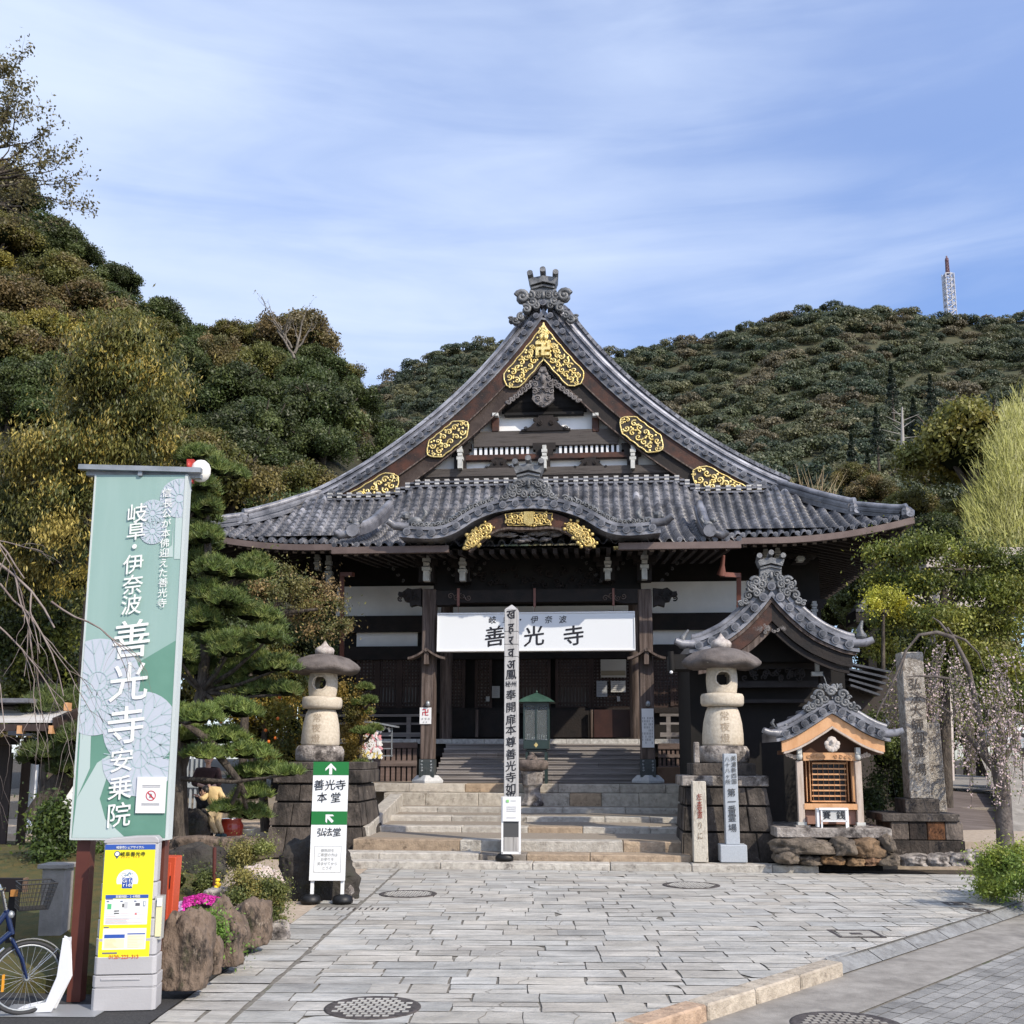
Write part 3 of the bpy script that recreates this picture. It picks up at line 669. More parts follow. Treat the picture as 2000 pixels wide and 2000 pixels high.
# ---- scrolls and ornaments
def spiral(mb, x, y, z, r, turn=1, start=0., turns=1.35, th=None, mir=1, col=None, n=16):
    th = th or r*.3; pts = []; rad = []
    for i in range(n+1):
        t = i/n; a = start+turn*2*math.pi*turns*t; rr = r*(1-t*.86)
        pts.append((x+mir*rr*math.cos(a), y-th*.3*t, z+rr*math.sin(a))); rad.append(th*(1-.45*t))
    mb.tube(pts, rad, 6, col); mb.ball(pts[-1], th*.9, 8, col)
def oni(name, parent, cx, y, zb, s, wings, mat=None, cap=True):
    """ridge-end ornament; wings = list of (dx, dz, r, turn, start) drawn on both sides"""
    a = MB()
    if cap:
        a.prism([(cx-.36*s, zb+.1*s), (cx, zb), (cx+.36*s, zb+.1*s), (cx+.33*s, zb+.62*s), (cx-.33*s, zb+.62*s)], y, y+.28*s)
        a.prism([(cx-.36*s, zb+.6*s), (cx, zb+.7*s), (cx+.36*s, zb+.6*s), (cx+.43*s, zb+.8*s), (cx+.36*s, zb+.82*s), (cx, zb+.88*s), (cx-.36*s, zb+.82*s), (cx-.43*s, zb+.8*s)], y-.12*s, y+.35*s)
        for dx, dz, r in ((-.38, .93, .088), (0, 1.03, .088), (.38, .93, .088)):
            a.tube([(cx+dx*s*.9, y+.4*s, zb+(dz-.1)*s), (cx+dx*s, y-.24*s, zb+dz*s)], r*s, 14, (1, 1, 1))
        a.prism([(cx-.34*s, zb+.5*s), (cx, zb+.58*s), (cx+.34*s, zb+.5*s), (cx+.34*s, zb+.56*s), (cx, zb+.64*s), (cx-.34*s, zb+.56*s)], y-.06*s, y)
        [spiral(a, cx+mm*.17*s, y-.02*s, zb+.34*s, .11*s, mm, 0, mir=1) for mm in (-1, 1)]; a.ball((cx, y-.02, zb+.3*s), (.07*s, .05*s, .14*s), 8)
    for (dx, dz, r, tn, stt) in wings:
        for mir in (-1, 1):
            spiral(a, cx+mir*dx*s, y, zb+dz*s, r*s, tn, stt, mir=mir, th=r*s*.42)
            a.ball((cx+mir*dx*s, y+.12*s, zb+dz*s), (r*s*.95, .12*s, r*s*.95), 10)
    return a.build(name, mat or m_tile2, parent)
zb = V(0)-.0
oni('ridge_end_ornament', hall, 0.0, YG-.1, zb, .88, [(.62, .28, .2, 1, .3), (.38, .3, .15, 1, 1.5), (.32, .12, .15, -1, 0), (.5, -.1, .14, 1, .8), (.66, -.34, .12, -1, 2), (.82, -.45, .12, 1, 3.4), (.95, -.42, .09, 1, .5), (.14, .3, .12, -1, 2), (.22, -.02, .12, 1, 1), (.4, .1, .1, 1, 1)])
# ---- barge boards with gilded fittings
for sg in (1, -1):
    a = MB(); vband(a, -.5, -.16, YG+.0, YG+.13, sg*5.9, xa=sg*.0, step=.1); bo = a.build('barge_board', m_wbrown, hall)
    a = MB(); vband(a, -.85, -.515, YG+.05, YG+.16, sg*5.6, xa=sg*.0, step=.1); a.build('inner_board', m_wdark if sg > 0 else M('dark inner timber', (.05, .03, .022), (.1, .07, .055), 3, .7, .2, 20), bo)  # left half paler than right: lit and shaded sides put into the timber colour
    a = MB(); vband(a, -.53, -.5, YG-.02, YG+.1, sg*5.75, xa=sg*.0, step=.1); vband(a, -.875, -.845, YG+.02, YG+.14, sg*5.5, xa=sg*.02, step=.1); a.build('moulding', m_wpil, bo)
def bp(x, w, sg):      # point on the barge board, w 0 outer edge .. 1 inner edge; x = where the outer edge is
    o = -.17-.68*w; i = np.searchsorted(XS, x); i = min(max(i, 1), 198); dx, dz = XS[i+1]-XS[i-1], ZS[i+1]-ZS[i-1]; n = math.hypot(dx, dz)
    return (sg*max(x-dz/n*o, .004), float(np.interp(x, XS, ZS))+dx/n*o)
m_gold2 = M('tarnished gilt openwork', (.45, .32, .1), (.62, .48, .2), 9, .42, .25, 40, metal=.7)
def gold_panel(name, sg, x0, x1, w0, w1, taper0=0, taper1=0, y=YG-.02, rim=.02, seed=1, pmap=None, parent=None, curls=None, gmat=None):
    pmap = pmap or (lambda x, w: bp(x, w, sg)); k = MB(); g_ = MB(); q = random.Random(seed); N_ = 14
    def ww(t):    # half-width shaping at both ends
        m_ = (w0+w1)/2; h = (w1-w0)/2; f = 1
        if taper0 and t < taper0: f = (t/taper0)**.6
        if taper1 and t > 1-taper1: f = min(f, ((1-t)/taper1)**.6)
        f *= 1-.07*abs(math.sin(t*math.pi*5)); return m_-h*max(f, .04), m_+h*max(f, .04)
    top = []; bot = []
    for i in range(N_*2+1):
        t = i/(N_*2); a_, b_ = ww(t); x = x0+(x1-x0)*t; top.append(pmap(x, a_)); bot.append(pmap(x, b_))
    k.ribbon(top, bot, y, y+.03)
    for ln in (top, bot): g_.tube([(p[0], y-.005, p[1]) for p in ln], rim, 5)
    g_.tube([(top[0][0], y-.005, top[0][1]), (bot[0][0], y-.005, bot[0][1])], rim, 5); g_.tube([(top[-1][0], y-.005, top[-1][1]), (bot[-1][0], y-.005, bot[-1][1])], rim, 5)
    L_ = math.hypot(top[0][0]-top[-1][0], top[0][1]-top[-1][1]); nn = curls or max(2, int(L_/.17))
    for i in range(nn):
        for row in (0, 1):
            t = (i+.5+(.25 if row else -.1))/nn
            if not .03 < t < .97: continue
            a_, b_ = ww(t)
            if b_-a_ < .25*(w1-w0): continue
            w = a_+(b_-a_)*(.3 if row else .7); p = pmap(x0+(x1-x0)*t, w); r = .078*(b_-a_)/.9*min(1.2, (w1-w0))*1.25+.015
            spiral(g_, p[0], y-.012, p[1], r, q.choice((-1, 1)), q.uniform(0, 6), 1.1, th=r*.3, n=10)
            for _ in range(2):
                an = q.uniform(0, 6.28); g_.ball((p[0]+r*1.25*math.cos(an), y-.01, p[1]+r*1.25*math.sin(an)), (r*.42, .015, r*.42), 6)
    o = k.build(name, m_goldk, parent or hall); g_.build('gilding', gmat or m_gold, o); return o
for sg in (1, -1):
    gold_panel('apex_fitting', sg, .2, 1.36, .14, 1.0, 0, .1, seed=5+sg)
    gold_panel('middle_fitting', sg, 2.32, 3.3, .1, .95, .2, .2, seed=8+sg)
    gold_panel('foot_fitting', sg, 4.05, 5.7, .1, 1.0, .12, .05, seed=11+sg)
a = MB(); p = T(1060.5, 681, YG-.08); s = .19
a.prism([(p.x-.04, p.z-s), (p.x+.04, p.z-s), (p.x+.04, p.z+s), (p.x-.04, p.z+s)], YG-.12, YG-.03)
for z_ in (p.z,): a.bx(p.x-s, p.x-.041, YG-.12, YG-.03, z_-.04, z_+.04); a.bx(p.x+.041, p.x+s, YG-.12, YG-.03, z_-.04, z_+.04)
a.bx(p.x-s, p.x-.041, YG-.12, YG-.03, p.z+s-.08, p.z+s); a.bx(p.x+.041, p.x+s, YG-.12, YG-.03, p.z-s, p.z-s+.08)
a.bx(p.x-s, p.x-s+.08, YG-.119, YG-.03, p.z-s, p.z-.041); a.bx(p.x+s-.08, p.x+s, YG-.119, YG-.03, p.z+.041, p.z+s)
b = MB(); b.bx(p.x-.2, p.x+.2, YG-.035, YG-.02, p.z-.2, p.z+.2)
o = a.build('temple_emblem', m_gold, hall); b.build('emblem_ground', M('tarnished gilding', (.42, .3, .08), metal=.5, rough=.5), o)
a = MB(); q_ = T(1060.5, 658, YG-.08)
for dx in (-.05, .05): a.ball((q_.x+dx, YG-.08, q_.z), (.05, .04, .08), 8)
for mir in (-1, 1):
    for k in range(3): spiral(a, p.x+mir*(.27+.05*k), YG-.06, p.z+.05-.12*k, .07, 1, k, mir=mir)
a.build('apex_leaf', m_gold, o)
# gegyo: carved pendant under the apex
a = MB(); c0 = T(1060.5, 716, YG-.05); c1 = T(1060.5, 794, YG-.05); H = c0.z-c1.z
hw = lambda t: .06+.23*math.sin(min(1, t*1.25)*math.pi*.5)*(1 if t < .5 else 1) if t < .38 else (.27 if t < .8 else .27*(1-(t-.8)/.2)**.6+.02)
L0 = [(c0.x-hw(t), c0.z-H*t) for t in np.linspace(0, 1, 16)]; L1 = [(c0.x+hw(t), c0.z-H*t) for t in np.linspace(1, 0, 16)]
a.prism(L0+L1, YG-.04, YG+.06)
for mir in (-1, 1):
    for (dx, t, r) in ((.2, .45, .08), (.22, .62, .09), (.13, .8, .08), (.1, .6, .07), (.16, .3, .06), (.05, .93, .05)): spiral(a, c0.x+mir*dx, YG-.06, c0.z-H*t, r, 1, 1, mir=mir, th=r*.28)
    for k in range(7):
        t = k/6; spiral(a, c0.x+mir*(.3+.6*t), YG-.0, c0.z-.42-.5*t, .1*(1-.35*t), 1, 2, mir=mir, th=.025); a.ball((c0.x+mir*(.3+.6*t), YG+.04, c0.z-.4-.5*t), (.1, .03, .08*(1-.3*t)), 8)
a.ball((c0.x, YG-.1, c0.z-H*.33), (.07, .08, .14), 8); a.lathe([(.05, 0), (.04, .05)], (c0.x, YG-.1, c0.z-H*.58), 10)
for k in range(6): a.ball((c0.x+.1*math.cos(k*math.pi/3), YG-.08, c0.z-H*.2+.1*math.sin(k*math.pi/3)), (.045, .04, .045), 8)
a.build('carved_pendant', M('grey carved wood', (.13, .115, .11), (.27, .25, .24), 9, .8, .3, 40), hall)

# ---- gable wall
YW = 25.6
a = MB(); xs = np.linspace(-4.9, 4.9, 50); a.prism([(x, VO(-.2, x)) for x in xs]+[(4.9, T(1060, 950, YW).z), (-4.9, T(1060, 950, YW).z)], YW, YW+.2); gw = a.build('gable_wall', m_plas, hall)
def beam(name, u0, v0, u1, v1, y0, y1, mat, parent=None, bevel=.01): a = MB(); B(a, u0, v0, u1, v1, y0, y1); return a.build(name, mat, parent or gw, bevel=bevel)
m_whor = M('weathered horizontal timber', (.07, .058, .05), (.16, .14, .128), 2.5, .8, .3, 30, stretch=(.5, 8, 8), spots=[((.05, .035, .03), 2.5, .5, .7)])
beam('tie_beam', 985, 786, 1140, 808, YW-.2, YW-.02, m_wblk); beam('tie_beam', 925, 843, 1208, 867, YW-.2, YW-.02, m_whor)
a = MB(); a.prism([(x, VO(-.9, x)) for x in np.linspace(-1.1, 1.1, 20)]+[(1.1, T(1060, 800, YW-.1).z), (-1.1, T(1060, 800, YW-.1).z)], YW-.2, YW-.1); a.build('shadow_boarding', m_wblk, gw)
beam('sill_board', 828, 916.5, 1308, 923, YW-.22, YW-.02, m_whor); beam('sill_beam', 800, 923.5, 1325, 940, YW-.2, YW-.02, m_wdark); beam('lower_rail', 905, 889, 1228, 892.5, YW-.2, YW-.02, m_wbrown)
for uu in (967, 1163):
    beam('short_strut', uu-7, 812, uu+7, 843, YW-.22, YW-.02, m_wbrown, bevel=.02); beam('strut_cap', uu-6, 806, uu+6, 812, YW-.38, YW-.02, m_wend)
def kaeru(u0, u1, v0, v1, y, mat, parent, big=False):
    a = MB(); A = T(u0, v1, y); C = T(u1, v0, y); cx = (A.x+C.x)/2; hw_ = (C.x-A.x)/2; h = C.z-A.z
    pr = [(1, 0), (1.0, .12), (.8, .16), (.62, .3), (.5, .5), (.42, .62), (.52, .7), (.5, .84), (.3, .88), (.3, 1)]
    a.prism([(cx+hw_*x, A.z+h*z) for x, z in pr]+[(cx-hw_*x, A.z+h*z) for x, z in pr[::-1]], y, y+.1)
    for mir in (-1, 1): spiral(a, cx+mir*hw_*.8, y-.02, A.z+h*.14, h*.13, 1, 0, mir=mir); spiral(a, cx+mir*hw_*.25, y-.02, A.z+h*.5, h*.16, 1, 2, mir=mir)
    return a.build('carved_strut', m_wdark, parent)
kaeru(1018, 1114, 810, 842, YW-.25, m_wpil, gw); kaeru(945, 1004, 893, 916, YW-.2, m_wpil, gw); kaeru(1116, 1190, 893, 916, YW-.2, m_wpil, gw)
for ua, ub in ((926, 1032), (1092, 1205)):   # white slatted vents
    a = MB(); B(a, ua, 868, ub, 893, YW-.05, YW-.02); a.build('vent_opening', m_black, gw); a = MB()
    n = int((ub-ua)/10.2)
    for i in range(n+1): B(a, ua+i*10.2, 869, ua+i*10.2+5.2, 890, YW-.14, YW-.08)
    a.build('vent_slats', m_white, gw)
def white_stack(u, v0, v1, y, s=1., parent=None, dark=True):
    a = MB(); h = (v1-v0)
    for t0, t1, w in ((0, .16, 9), (.17, .3, 13), (.34, .46, 10), (.5, .62, 15), (.63, 1, 10)): B(a, u-w*s/2, v0+h*t0, u+w*s/2, v0+h*t1, y-.04*((t0*3) % 2), y+.12)
    o = a.build('bracket_end', m_wend, parent or hall)
    if dark:
        a = MB(); B(a, u-20*s, v0+h*.2, u+20*s, v0+h*.42, y+.13, y+.5); B(a, u-13*s, v0+h*.44, u+13*s, v1+2, y+.13, y+.5); B(a, u-26*s, v0-4, u+26*s, v0+h*.18, y+.13, y+.5); a.build('bracket_block', m_wdark, parent or hall)
for uu in (898, 1063, 1236): white_stack(uu, 869, 914, YW-.34, .85, gw)

# ---- eave underside, gutters
a = MB(); b = MB()
for i in range(75):
    x = -8.2+i*16.4/74; zl = zE+eave_lift(x)-.16; ye_ = min(27.0, YE+8.35-abs(x)); a.bar((x, YE+.12, zl), (x, ye_, zl+.75*(ye_-YE)/4), .09, .1) if ye_ > YE+.3 else None
    if abs(x) < 4.15: a.bar((x, YP+.12, zPE-.12), (x, 24.3, zPE+.25), .09, .1)
    
for sg in (-1, 1):
    for i in range(62):
        y = YE+.3+i*.26; xi = max(5.0, W2-(y-YE)); zl = zE+eave_lift(W2)*max(0, 1-(y-YE)/3)**2-.17; a.bar((sg*(W2-.12), y, zl), (sg*xi, y, zl+(zE+.55-zl)*(W2-xi)/3.35), .09, .1) if xi < W2-.3 else None
a.build('rafters', M('dark rafters', (.035, .026, .022), (.06, .045, .038), 3, .8), hall)
for x0, x1, ya, yb, za, zb_ in ((-8.25, 8.25, YE+.1, 27.2, zE-.1, zE+.72), (-4.15, 4.15, YP+.1, 24.4, zPE-.05, zPE+.34)):
    k_ = 3.3 if x1 > 5 else 0; b.add([(x0, ya, za+(eave_lift(x0))*.8), (x1, ya, za+eave_lift(x1)*.8), (x1-k_, yb-(.8 if k_ else 0), zb_-(.1 if k_ else 0)), (x0+k_, yb-(.8 if k_ else 0), zb_-(.1 if k_ else 0))], [(0, 3, 2, 1)])
for sg in (-1, 1):
    f_ = [(0, 1, 2, 3)] if sg > 0 else [(3, 2, 1, 0)]
    b.add([(sg*8.25, YE+.1, zE-.1+.3), (sg*8.25, 41, zE-.1), (sg*5, 41, zE+.62), (sg*5, 26.5, zE+.62)], f_)
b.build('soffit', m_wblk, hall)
def gutter(pts, w=.11, h=.12):
    a = MB()
    for i in range(len(pts)-1): a.bar(pts[i], pts[i+1], w, h)
    return a.build('gutter', m_copper, hall)
gl = []
for sg in (-1, 1):
    gutter([(sg*x, YE-.1, zE+eave_lift(x)-.12) for x in np.linspace(4.2, 8.3, 12)], .12, .14)
    gutter([(sg*x, YP-.1, zPE-.1) for x in (1.75, 2.6, 3.4, 4.22)], .12, .14)
    a = MB(); a.bar((sg*8.32, YE-.05, zE+eave_lift(8.3)-.1), (sg*8.32, 41, zE-.1), .1, .14); a.build('gutter', m_copper, hall)
# downpipes
a = MB(); ps = [T(690, 1122, 24.0), T(668, 1122, 24.2), T(668, 1300, 24.6)]; a.bar(ps[0], ps[1], .1, .1); a.bar(ps[1]+Vector((0, 0, .05)), ps[2], .1, .1); a.build('downpipe', m_copper2, hall)
a = MB(); ps = [T(1413, 1085, 22.8), T(1409, 1122, 23.0), T(1443, 1124, 23.6), T(1443, 1300, 24.4)]
a.tube([ps[0], ps[0]*.5+ps[1]*.5, ps[1]], [.04, .05, .11], 8); a.bar(ps[1], ps[2], .1, .1); a.bar(ps[2]+Vector((0, 0, .05)), ps[3], .1, .1); a.build('downpipe', m_copper2, hall)

# ---- karahafu (undulating gable over the porch)
YK = 20.35
kp = [T(u, v, YK) for u, v in [(1032.6, 982.6), (1055, 983), (1078, 985), (1101, 989), (1124, 996), (1145.6, 1005), (1166, 1018), (1185, 1029), (1205, 1034.5), (1228, 1036), (1256, 1034), (1290, 1030)]]
kc = kp[0].x; kx = np.array([p.x-kc for p in kp]); kz = np.array([p.z for p in kp]); kx[0] = 0
KX = np.linspace(0, kx[-1], 120); KZ0 = np.interp(KX, kx, kz); ker = np.ones(9)/9; KZ = np.convolve(np.pad(KZ0, 4, 'edge'), ker, 'valid')
_ko = {}
def KO(off, x):
    if off not in _ko: _ko[off] = off_curve(KX, KZ, off)
    return float(np.interp(abs(x-kc), *_ko[off]))
def kband(mb, o0, o1, y0, y1, xm, col=None, x0=None):
    xs = np.linspace(-xm if x0 is None else x0, xm, 60); mb.ribbon([(kc+x, KO(o1, kc+x)) for x in xs], [(kc+x, KO(o0, kc+x)) for x in xs], y0, y1, col)
XK = kx[-1]
a = MB(); kband(a, -.12, -.06, YK-.06, YK+.9, XK, (1.35, 1.35, 1.35)); kband(a, -.06, .06, YK, YK+2.2, XK, (.8, .8, .8)); kband(a, .065, .13, YK-.04, YK+.5, XK-.15, (1.2, 1.2, 1.2))
karc = np.concatenate([[0], np.cumsum(np.hypot(np.diff(KX), np.diff(KZ)))]); s = 0; pts = []
while s < karc[-1]-.1:
    x = float(np.interp(s, karc, KX)); pts.append((kc+x, KO(0, kc+x))); 
    if s: pts.append((kc-x, KO(0, kc+x)))
    s += .262
ends(a, pts, .078, YK-.1, YK+.3)
# roof surface of the porch gable running back
for k in range(-17, 18):
    x = k*.15
    if abs(x) < XK-.1: a.tube([(kc+x, YK+.3, KO(.06, kc+x)), (kc+x, YK+2.6, KO(.06, kc+x)+.15)], .06, 6, (.9, .9, .9))
for sg in (-1, 1):
    a.tube([(kc+sg*XK*.93, YK+.02, KO(.1, kc+XK)), (kc+sg*(XK+.1), YK, KO(.1, kc+XK)+.02), (kc+sg*(XK+.24), YK-.05, KO(.1, kc+XK)+.12)], [.09, .085, .07], 10)
kr = a.build('porch_gable_tiles', m_tile, hall)
a = MB(); q = random.Random(4)   # wave carving along the slopes
for sg in (-1, 1):
    for k in range(20):
        x = .75+k*.085; z = KO(.17, kc+x); r = .075-.001*k
        spiral(a, kc+sg*x, YK-.02, z, r, q.choice((-1, 1)), q.uniform(0, 6), 1.2, mir=sg, n=9); a.ball((kc+sg*(x+.03), YK+.05, z+.02), (.07, .07, .06), 6, None, k, .25)
a.build('wave_carving', m_tile2, kr)
def lion(cx, y, z, s, mir, parent, name='roof_lion', mat=None):
    a = MB(); a.ball((cx, y, z+.13*s), (.2*s, .11*s, .12*s), 10); a.ball((cx+mir*.2*s, y-.03*s, z+.27*s), (.1*s, .1*s, .1*s), 8, None, 3, .15); a.ball((cx+mir*.28*s, y-.05*s, z+.24*s), (.06*s, .05*s, .05*s), 6)
    for dx in (-.14, .14): a.tube([(cx+dx*s, y, z+.1*s), (cx+dx*s+.02, y-.04, z-.03*s)], .045*s, 6)
    a.tube([(cx-mir*.17*s, y, z+.18*s), (cx-mir*.26*s, y, z+.33*s), (cx-mir*.18*s, y, z+.46*s)], [.05*s, .07*s, .03*s], 6)
    for k in range(5): a.ball((cx+mir*(.12+.03*k)*s, y+.0, z+(.33-.03*k)*s), .045*s, 6)
    return a.build(name, mat or m_tile2, parent)
for u, sg in ((810, -1), (1268, 1)):
    p = T(u, 1030, YK+.1); lion(p.x, YK+.1, p.z, .9, sg, hall)
for u, sg in ((693, -1), (1384, 1)):   # outer ridges of the porch roof
    p = T(u, 1040, YP+.1); tp = T(760 if sg < 0 else 1366, 992, 22.9); a = MB()
    P = [Vector((p.x, YP, p.z-.02)).lerp(Vector((tp.x, 22.9, tp.z)), t)-Vector((0, 0, .12*math.sin(math.pi*t))) for t in np.linspace(0, 1, 10)]
    a.tube([x+Vector((0, 0, .1)) for x in P], .09, 8, (1.1, 1.1, 1.1))
    for i in range(9): a.bar(P[i], P[i+1], .24, .14, col=(.7, .7, .72))
    a.tube([(p.x, YP+.02, p.z), (p.x, YP-.14, p.z-.01)], .13, 12, (1.5, 1.5, 1.5)); 
    e2 = T(u-38*(-sg)*-1 if False else u+sg*37, 1043, YP); a.tube([(p.x+sg*.1, YP-.02, p.z-.05), (e2.x-sg*.1, YP-.03, e2.z-.04), (e2.x, YP-.05, e2.z+.03)], [.09, .08, .06], 8)
    a.build('porch_ridge', m_tile, hall); lion(p.x, YP+.15, p.z+.12, .55, sg, hall)
oni('porch_ridge_ornament', kr, kc, YK-.05, KO(.1, kc)+.08, .7, [(.3, .28, .14, 1, .5), (.45, .2, .14, -1, 1), (.58, .06, .12, 1, 2), (.68, -.05, .11, -1, 0), (.28, .08, .12, 1, 3), (.45, .0, .12, -1, 2), (.8, -.14, .08, 1, 1), (.15, -.02, .12, 1, 1), (.6, .2, .08, 1, 2), (.38, .36, .09, 1, 2)])
# boards and gilding under the porch gable
kt = [(T(u, v, YK+.05)) for u, v in ((1038, 997), (1060, 998), (1085, 1001), (1110, 1010), (1132, 1023), (1150, 1038), (1162, 1052), (1167, 1064))]
kbm = [(T(u, v, YK+.05)) for u, v in ((1038, 1032), (1058, 1032), (1078, 1030), (1097, 1033), (1115, 1041), (1132, 1053), (1145, 1064), (1156, 1074))]
def kmap(t, w):   # t 0 centre .. 7 foot, signed; w across
    sg_ = 1 if t >= 0 else -1; t = min(abs(t), 6.999); i = int(t); f = t-i; A_ = kt[i].lerp(kt[i+1], f); B_ = kbm[i].lerp(kbm[i+1], f); p = A_.lerp(B_, w); return (kc+sg_*(p.x-kt[0].x), p.z)
a = MB(); ts_ = np.linspace(-7, 7, 57); a.ribbon([kmap(t, 0) for t in ts_], [kmap(t, 1) for t in ts_], YK+.06, YK+.2); kb = a.build('porch_barge_board', m_wbrown, hall)
a = MB(); a.ribbon([kmap(t, .93) for t in ts_], [kmap(t, 1.08) for t in ts_], YK+.03, YK+.22); a.build('moulding', m_wpil, kb)
gold_panel('porch_center_fitting', 1, -2.0, 2.0, .08, .85, y=YK+.02, pmap=kmap, parent=kb, seed=3, curls=9, rim=.012, gmat=m_gold2)
a = MB(); zc_ = kmap(0, .1)[1]; a.prism([(kc-.1, zc_), (kc+.1, zc_), (kc+.1, zc_-.24), (kc, zc_-.3), (kc-.1, zc_-.24)], YK-.02, YK+.03); a.build('porch_center_plate', m_gold2, kb)
for sg in (-1, 1): gold_panel('porch_side_fitting', 1, sg*3.4, sg*6.7, 0.02, .95, .15, .15, y=YK+.02, pmap=kmap, parent=kb, seed=7+sg, curls=8, rim=.012, gmat=m_gold2)
for ua, ub in ((824, 877), (1198, 1254)):
    a = MB(); B(a, ua, 1068, ub, 1075, YP+.1, YP+.12); g2 = a.build('eave_fitting', m_goldk, hall); a = MB()
    for i in range(9):
        p = T(ua+(ub-ua)*(i+.5)/9, 1071.5, YP+.1); spiral(a, p.x, YP+.07, p.z, .028, 1 if i % 2 else -1, i)
    B(a, ua, 1067, ub, 1068.5, YP+.07, YP+.12); a.build('gilding', m_gold, g2)
# carved crane pendant beneath
a = MB(); q = random.Random(6)
for i in range(34):
    t = q.uniform(-1, 1); x = kc+t*.85; z = T(1035, 1032, YK+.3).z-.02-(1-abs(t))*q.uniform(0, .32)-abs(t)*.05
    d = q.choice((-1, 1)); a.tube([(x, YK+.25, z), (x+d*.09, YK+.2, z-.03), (x+d*.17, YK+.23, z+q.uniform(-.06, .02))], [.035, .028, .008], 5)
    a.ball((x, YK+.3, z), (.1, .05, .04), 6, None, i, .3)
a.build('carved_crane', M('dark grey carving', (.16, .14, .13), (.26, .235, .22), 8, .8), hall)
a = MB(); p = T(1043, 1094, 22.5); a.ball(p, (.07, .05, .045), 10); a.build('ceiling_boss', m_wend, hall)

# ---- pillars, beams, brackets
YPI = 22.0
for ui in (836, 1262):
    x = T(ui, 1300, YPI).x; w = .15
    a = MB(); a.bx(x-w, x+w, YPI, YPI+.3, T(ui, 1484, YPI).z, T(ui, 1150, YPI).z); pl_ = a.build('pillar', m_wpil, hall, bevel=.02)
    a = MB(); a.bx(x-w-.012, x+w+.012, YPI-.012, YPI+.312, T(ui, 1518, YPI).z, T(ui, 1483, YPI).z)
    for k in range(9): a.bx(x-w+k*.034, x-w+k*.034+.016, YPI-.02, YPI-.012, T(ui, 1518, YPI).z, T(ui, 1500, YPI).z)
    a.build('metal_sleeve', M('blue green sleeve', (.05, .065, .068), (.09, .1, .1), 8, .5) if ui < 1000 else bpy.data.materials['blue green sleeve'], pl_)
    a = MB()
    for k in range(8): spiral(a, x-.1+(k % 2)*.2, YPI-.018, T(ui, 1487+6*(k//2), YPI).z, .022, 1, k, th=.008)
    a.build('sleeve_ornament', m_steel, pl_)
    a = MB(); zp = T(ui, 1530, YPI).z; a.X = Matrix.Translation((x, YPI+.15, zp)) @ Matrix.Rotation(R(45), 4, 'Z'); a.lathe([(.34, 0), (.35, .06), (.29, .12), (.235, .17)], n=4, smooth=False); a.build('plinth_stone', M('plinth stone', (.45, .46, .46), (.58, .58, .57), 20, .8, .2) if ui < 1000 else bpy.data.materials['plinth stone'], hall, bevel=.01)
    # little curved hood on the pillar
    a = MB(); zh = T(ui, 1289, YPI-.1).z; xs = np.linspace(-.4, .4, 17)
    a.ribbon([(x+t, zh+.2*(1-abs(t)/.4)**1.6+.05) for t in xs], [(x+t, zh+.2*(1-abs(t)/.4)**1.6) for t in xs], YPI-.28, YPI-.012)
    a.bx(x-.05, x+.05, YPI-.24, YPI-.012, zh-.1, zh+.16); a.tube([(x, YPI-.3, zh+.2), (x, YPI-.02, zh+.2)], .04, 8)
    a.build('pillar_hood', m_wpil, pl_)
    a = MB(); a.lathe([(.02, 0), (.05, .02), (.045, .09), (.02, .12)], (x+.02, YPI-.06, T(ui, 1380, YPI).z), 10); a.build('small_lamp', m_steel, pl_)
a = MB(); B(a, 820, 1382, 842, 1414, YPI-.03, YPI-.015); o = a.build('pillar_notice', m_white, hall)
a = MB(); p = T(831, 1391, YPI-.035); write(a, '卍', (p.x, YPI-.035, p.z), .16, (1, 0, 0), (0, 0, 1), .1, weight=.02, slant=0); a.build('emblem', M('red print', (.6, .03, .05)), o)
a = MB(); p = T(825, 1404, YPI-.035)
write(a, '本堂前', (p.x, YPI-.035, p.z), .05, (1, 0, 0), (0, 0, 1), .07, vertical=False); write(a, '参拝', (p.x+.03, YPI-.035, p.z-.07), .04, (1, 0, 0), (0, 0, 1), .06, vertical=False); a.build('print', M('grey print', (.25, .25, .26)), o)
a = MB(); B(a, 1253, 1384, 1278, 1460, YPI-.03, YPI-.015); o = a.build('pillar_notice', m_white, hall)
a = MB(); q = random.Random(3)
for k in range(7):
    for j in range(9):
        if q.random() < .8: p = T(1274-k*3.1, 1402+j*6, YPI-.033); a.bx(p.x-.006, p.x+.006, YPI-.034, YPI-.031, p.z-.03, p.z+.016)
a.build('print', bpy.data.materials['grey print'], o)
# beams between and beside the pillars
a = MB(); A_, B_ = T(848, 1184, YPI+.05), T(1250, 1150, YPI+.05); n = 24; tp = []; bt = []
for i in range(n+1):
    t = i/n; x = A_.x+(B_.x-A_.x)*t; up = .06*math.sin(math.pi*t); tp.append((x, B_.z+up*.2)); bt.append((x, A_.z+.02+(.05 if .1 < t < .9 else 0)))
a.ribbon(tp, bt, YPI+.03, YPI+.28); rb = a.build('rainbow_beam', m_wdark, hall)
a = MB()
for k, (u0, s) in enumerate(((880, 1), (1218, -1))):
    p = T(u0, 1166, YPI); [spiral(a, p.x+s*.13*j, YPI+.01, p.z+.02*(-1)**j, .07, s, j, th=.014, mir=s) for j in range(4)]
a.build('beam_carving', m_wpil, rb)
for uu, v1 in ((895, 1183), (1044, 1185), (1198, 1183)):
    a = MB(); B(a, uu-2.3, 1149, uu+2.3, v1, YPI-.02, YPI+.02); B(a, uu-.5, v1, uu+.5, 1197, YPI-.005, YPI+.005); a.build('copper_strap', m_copper2, rb)
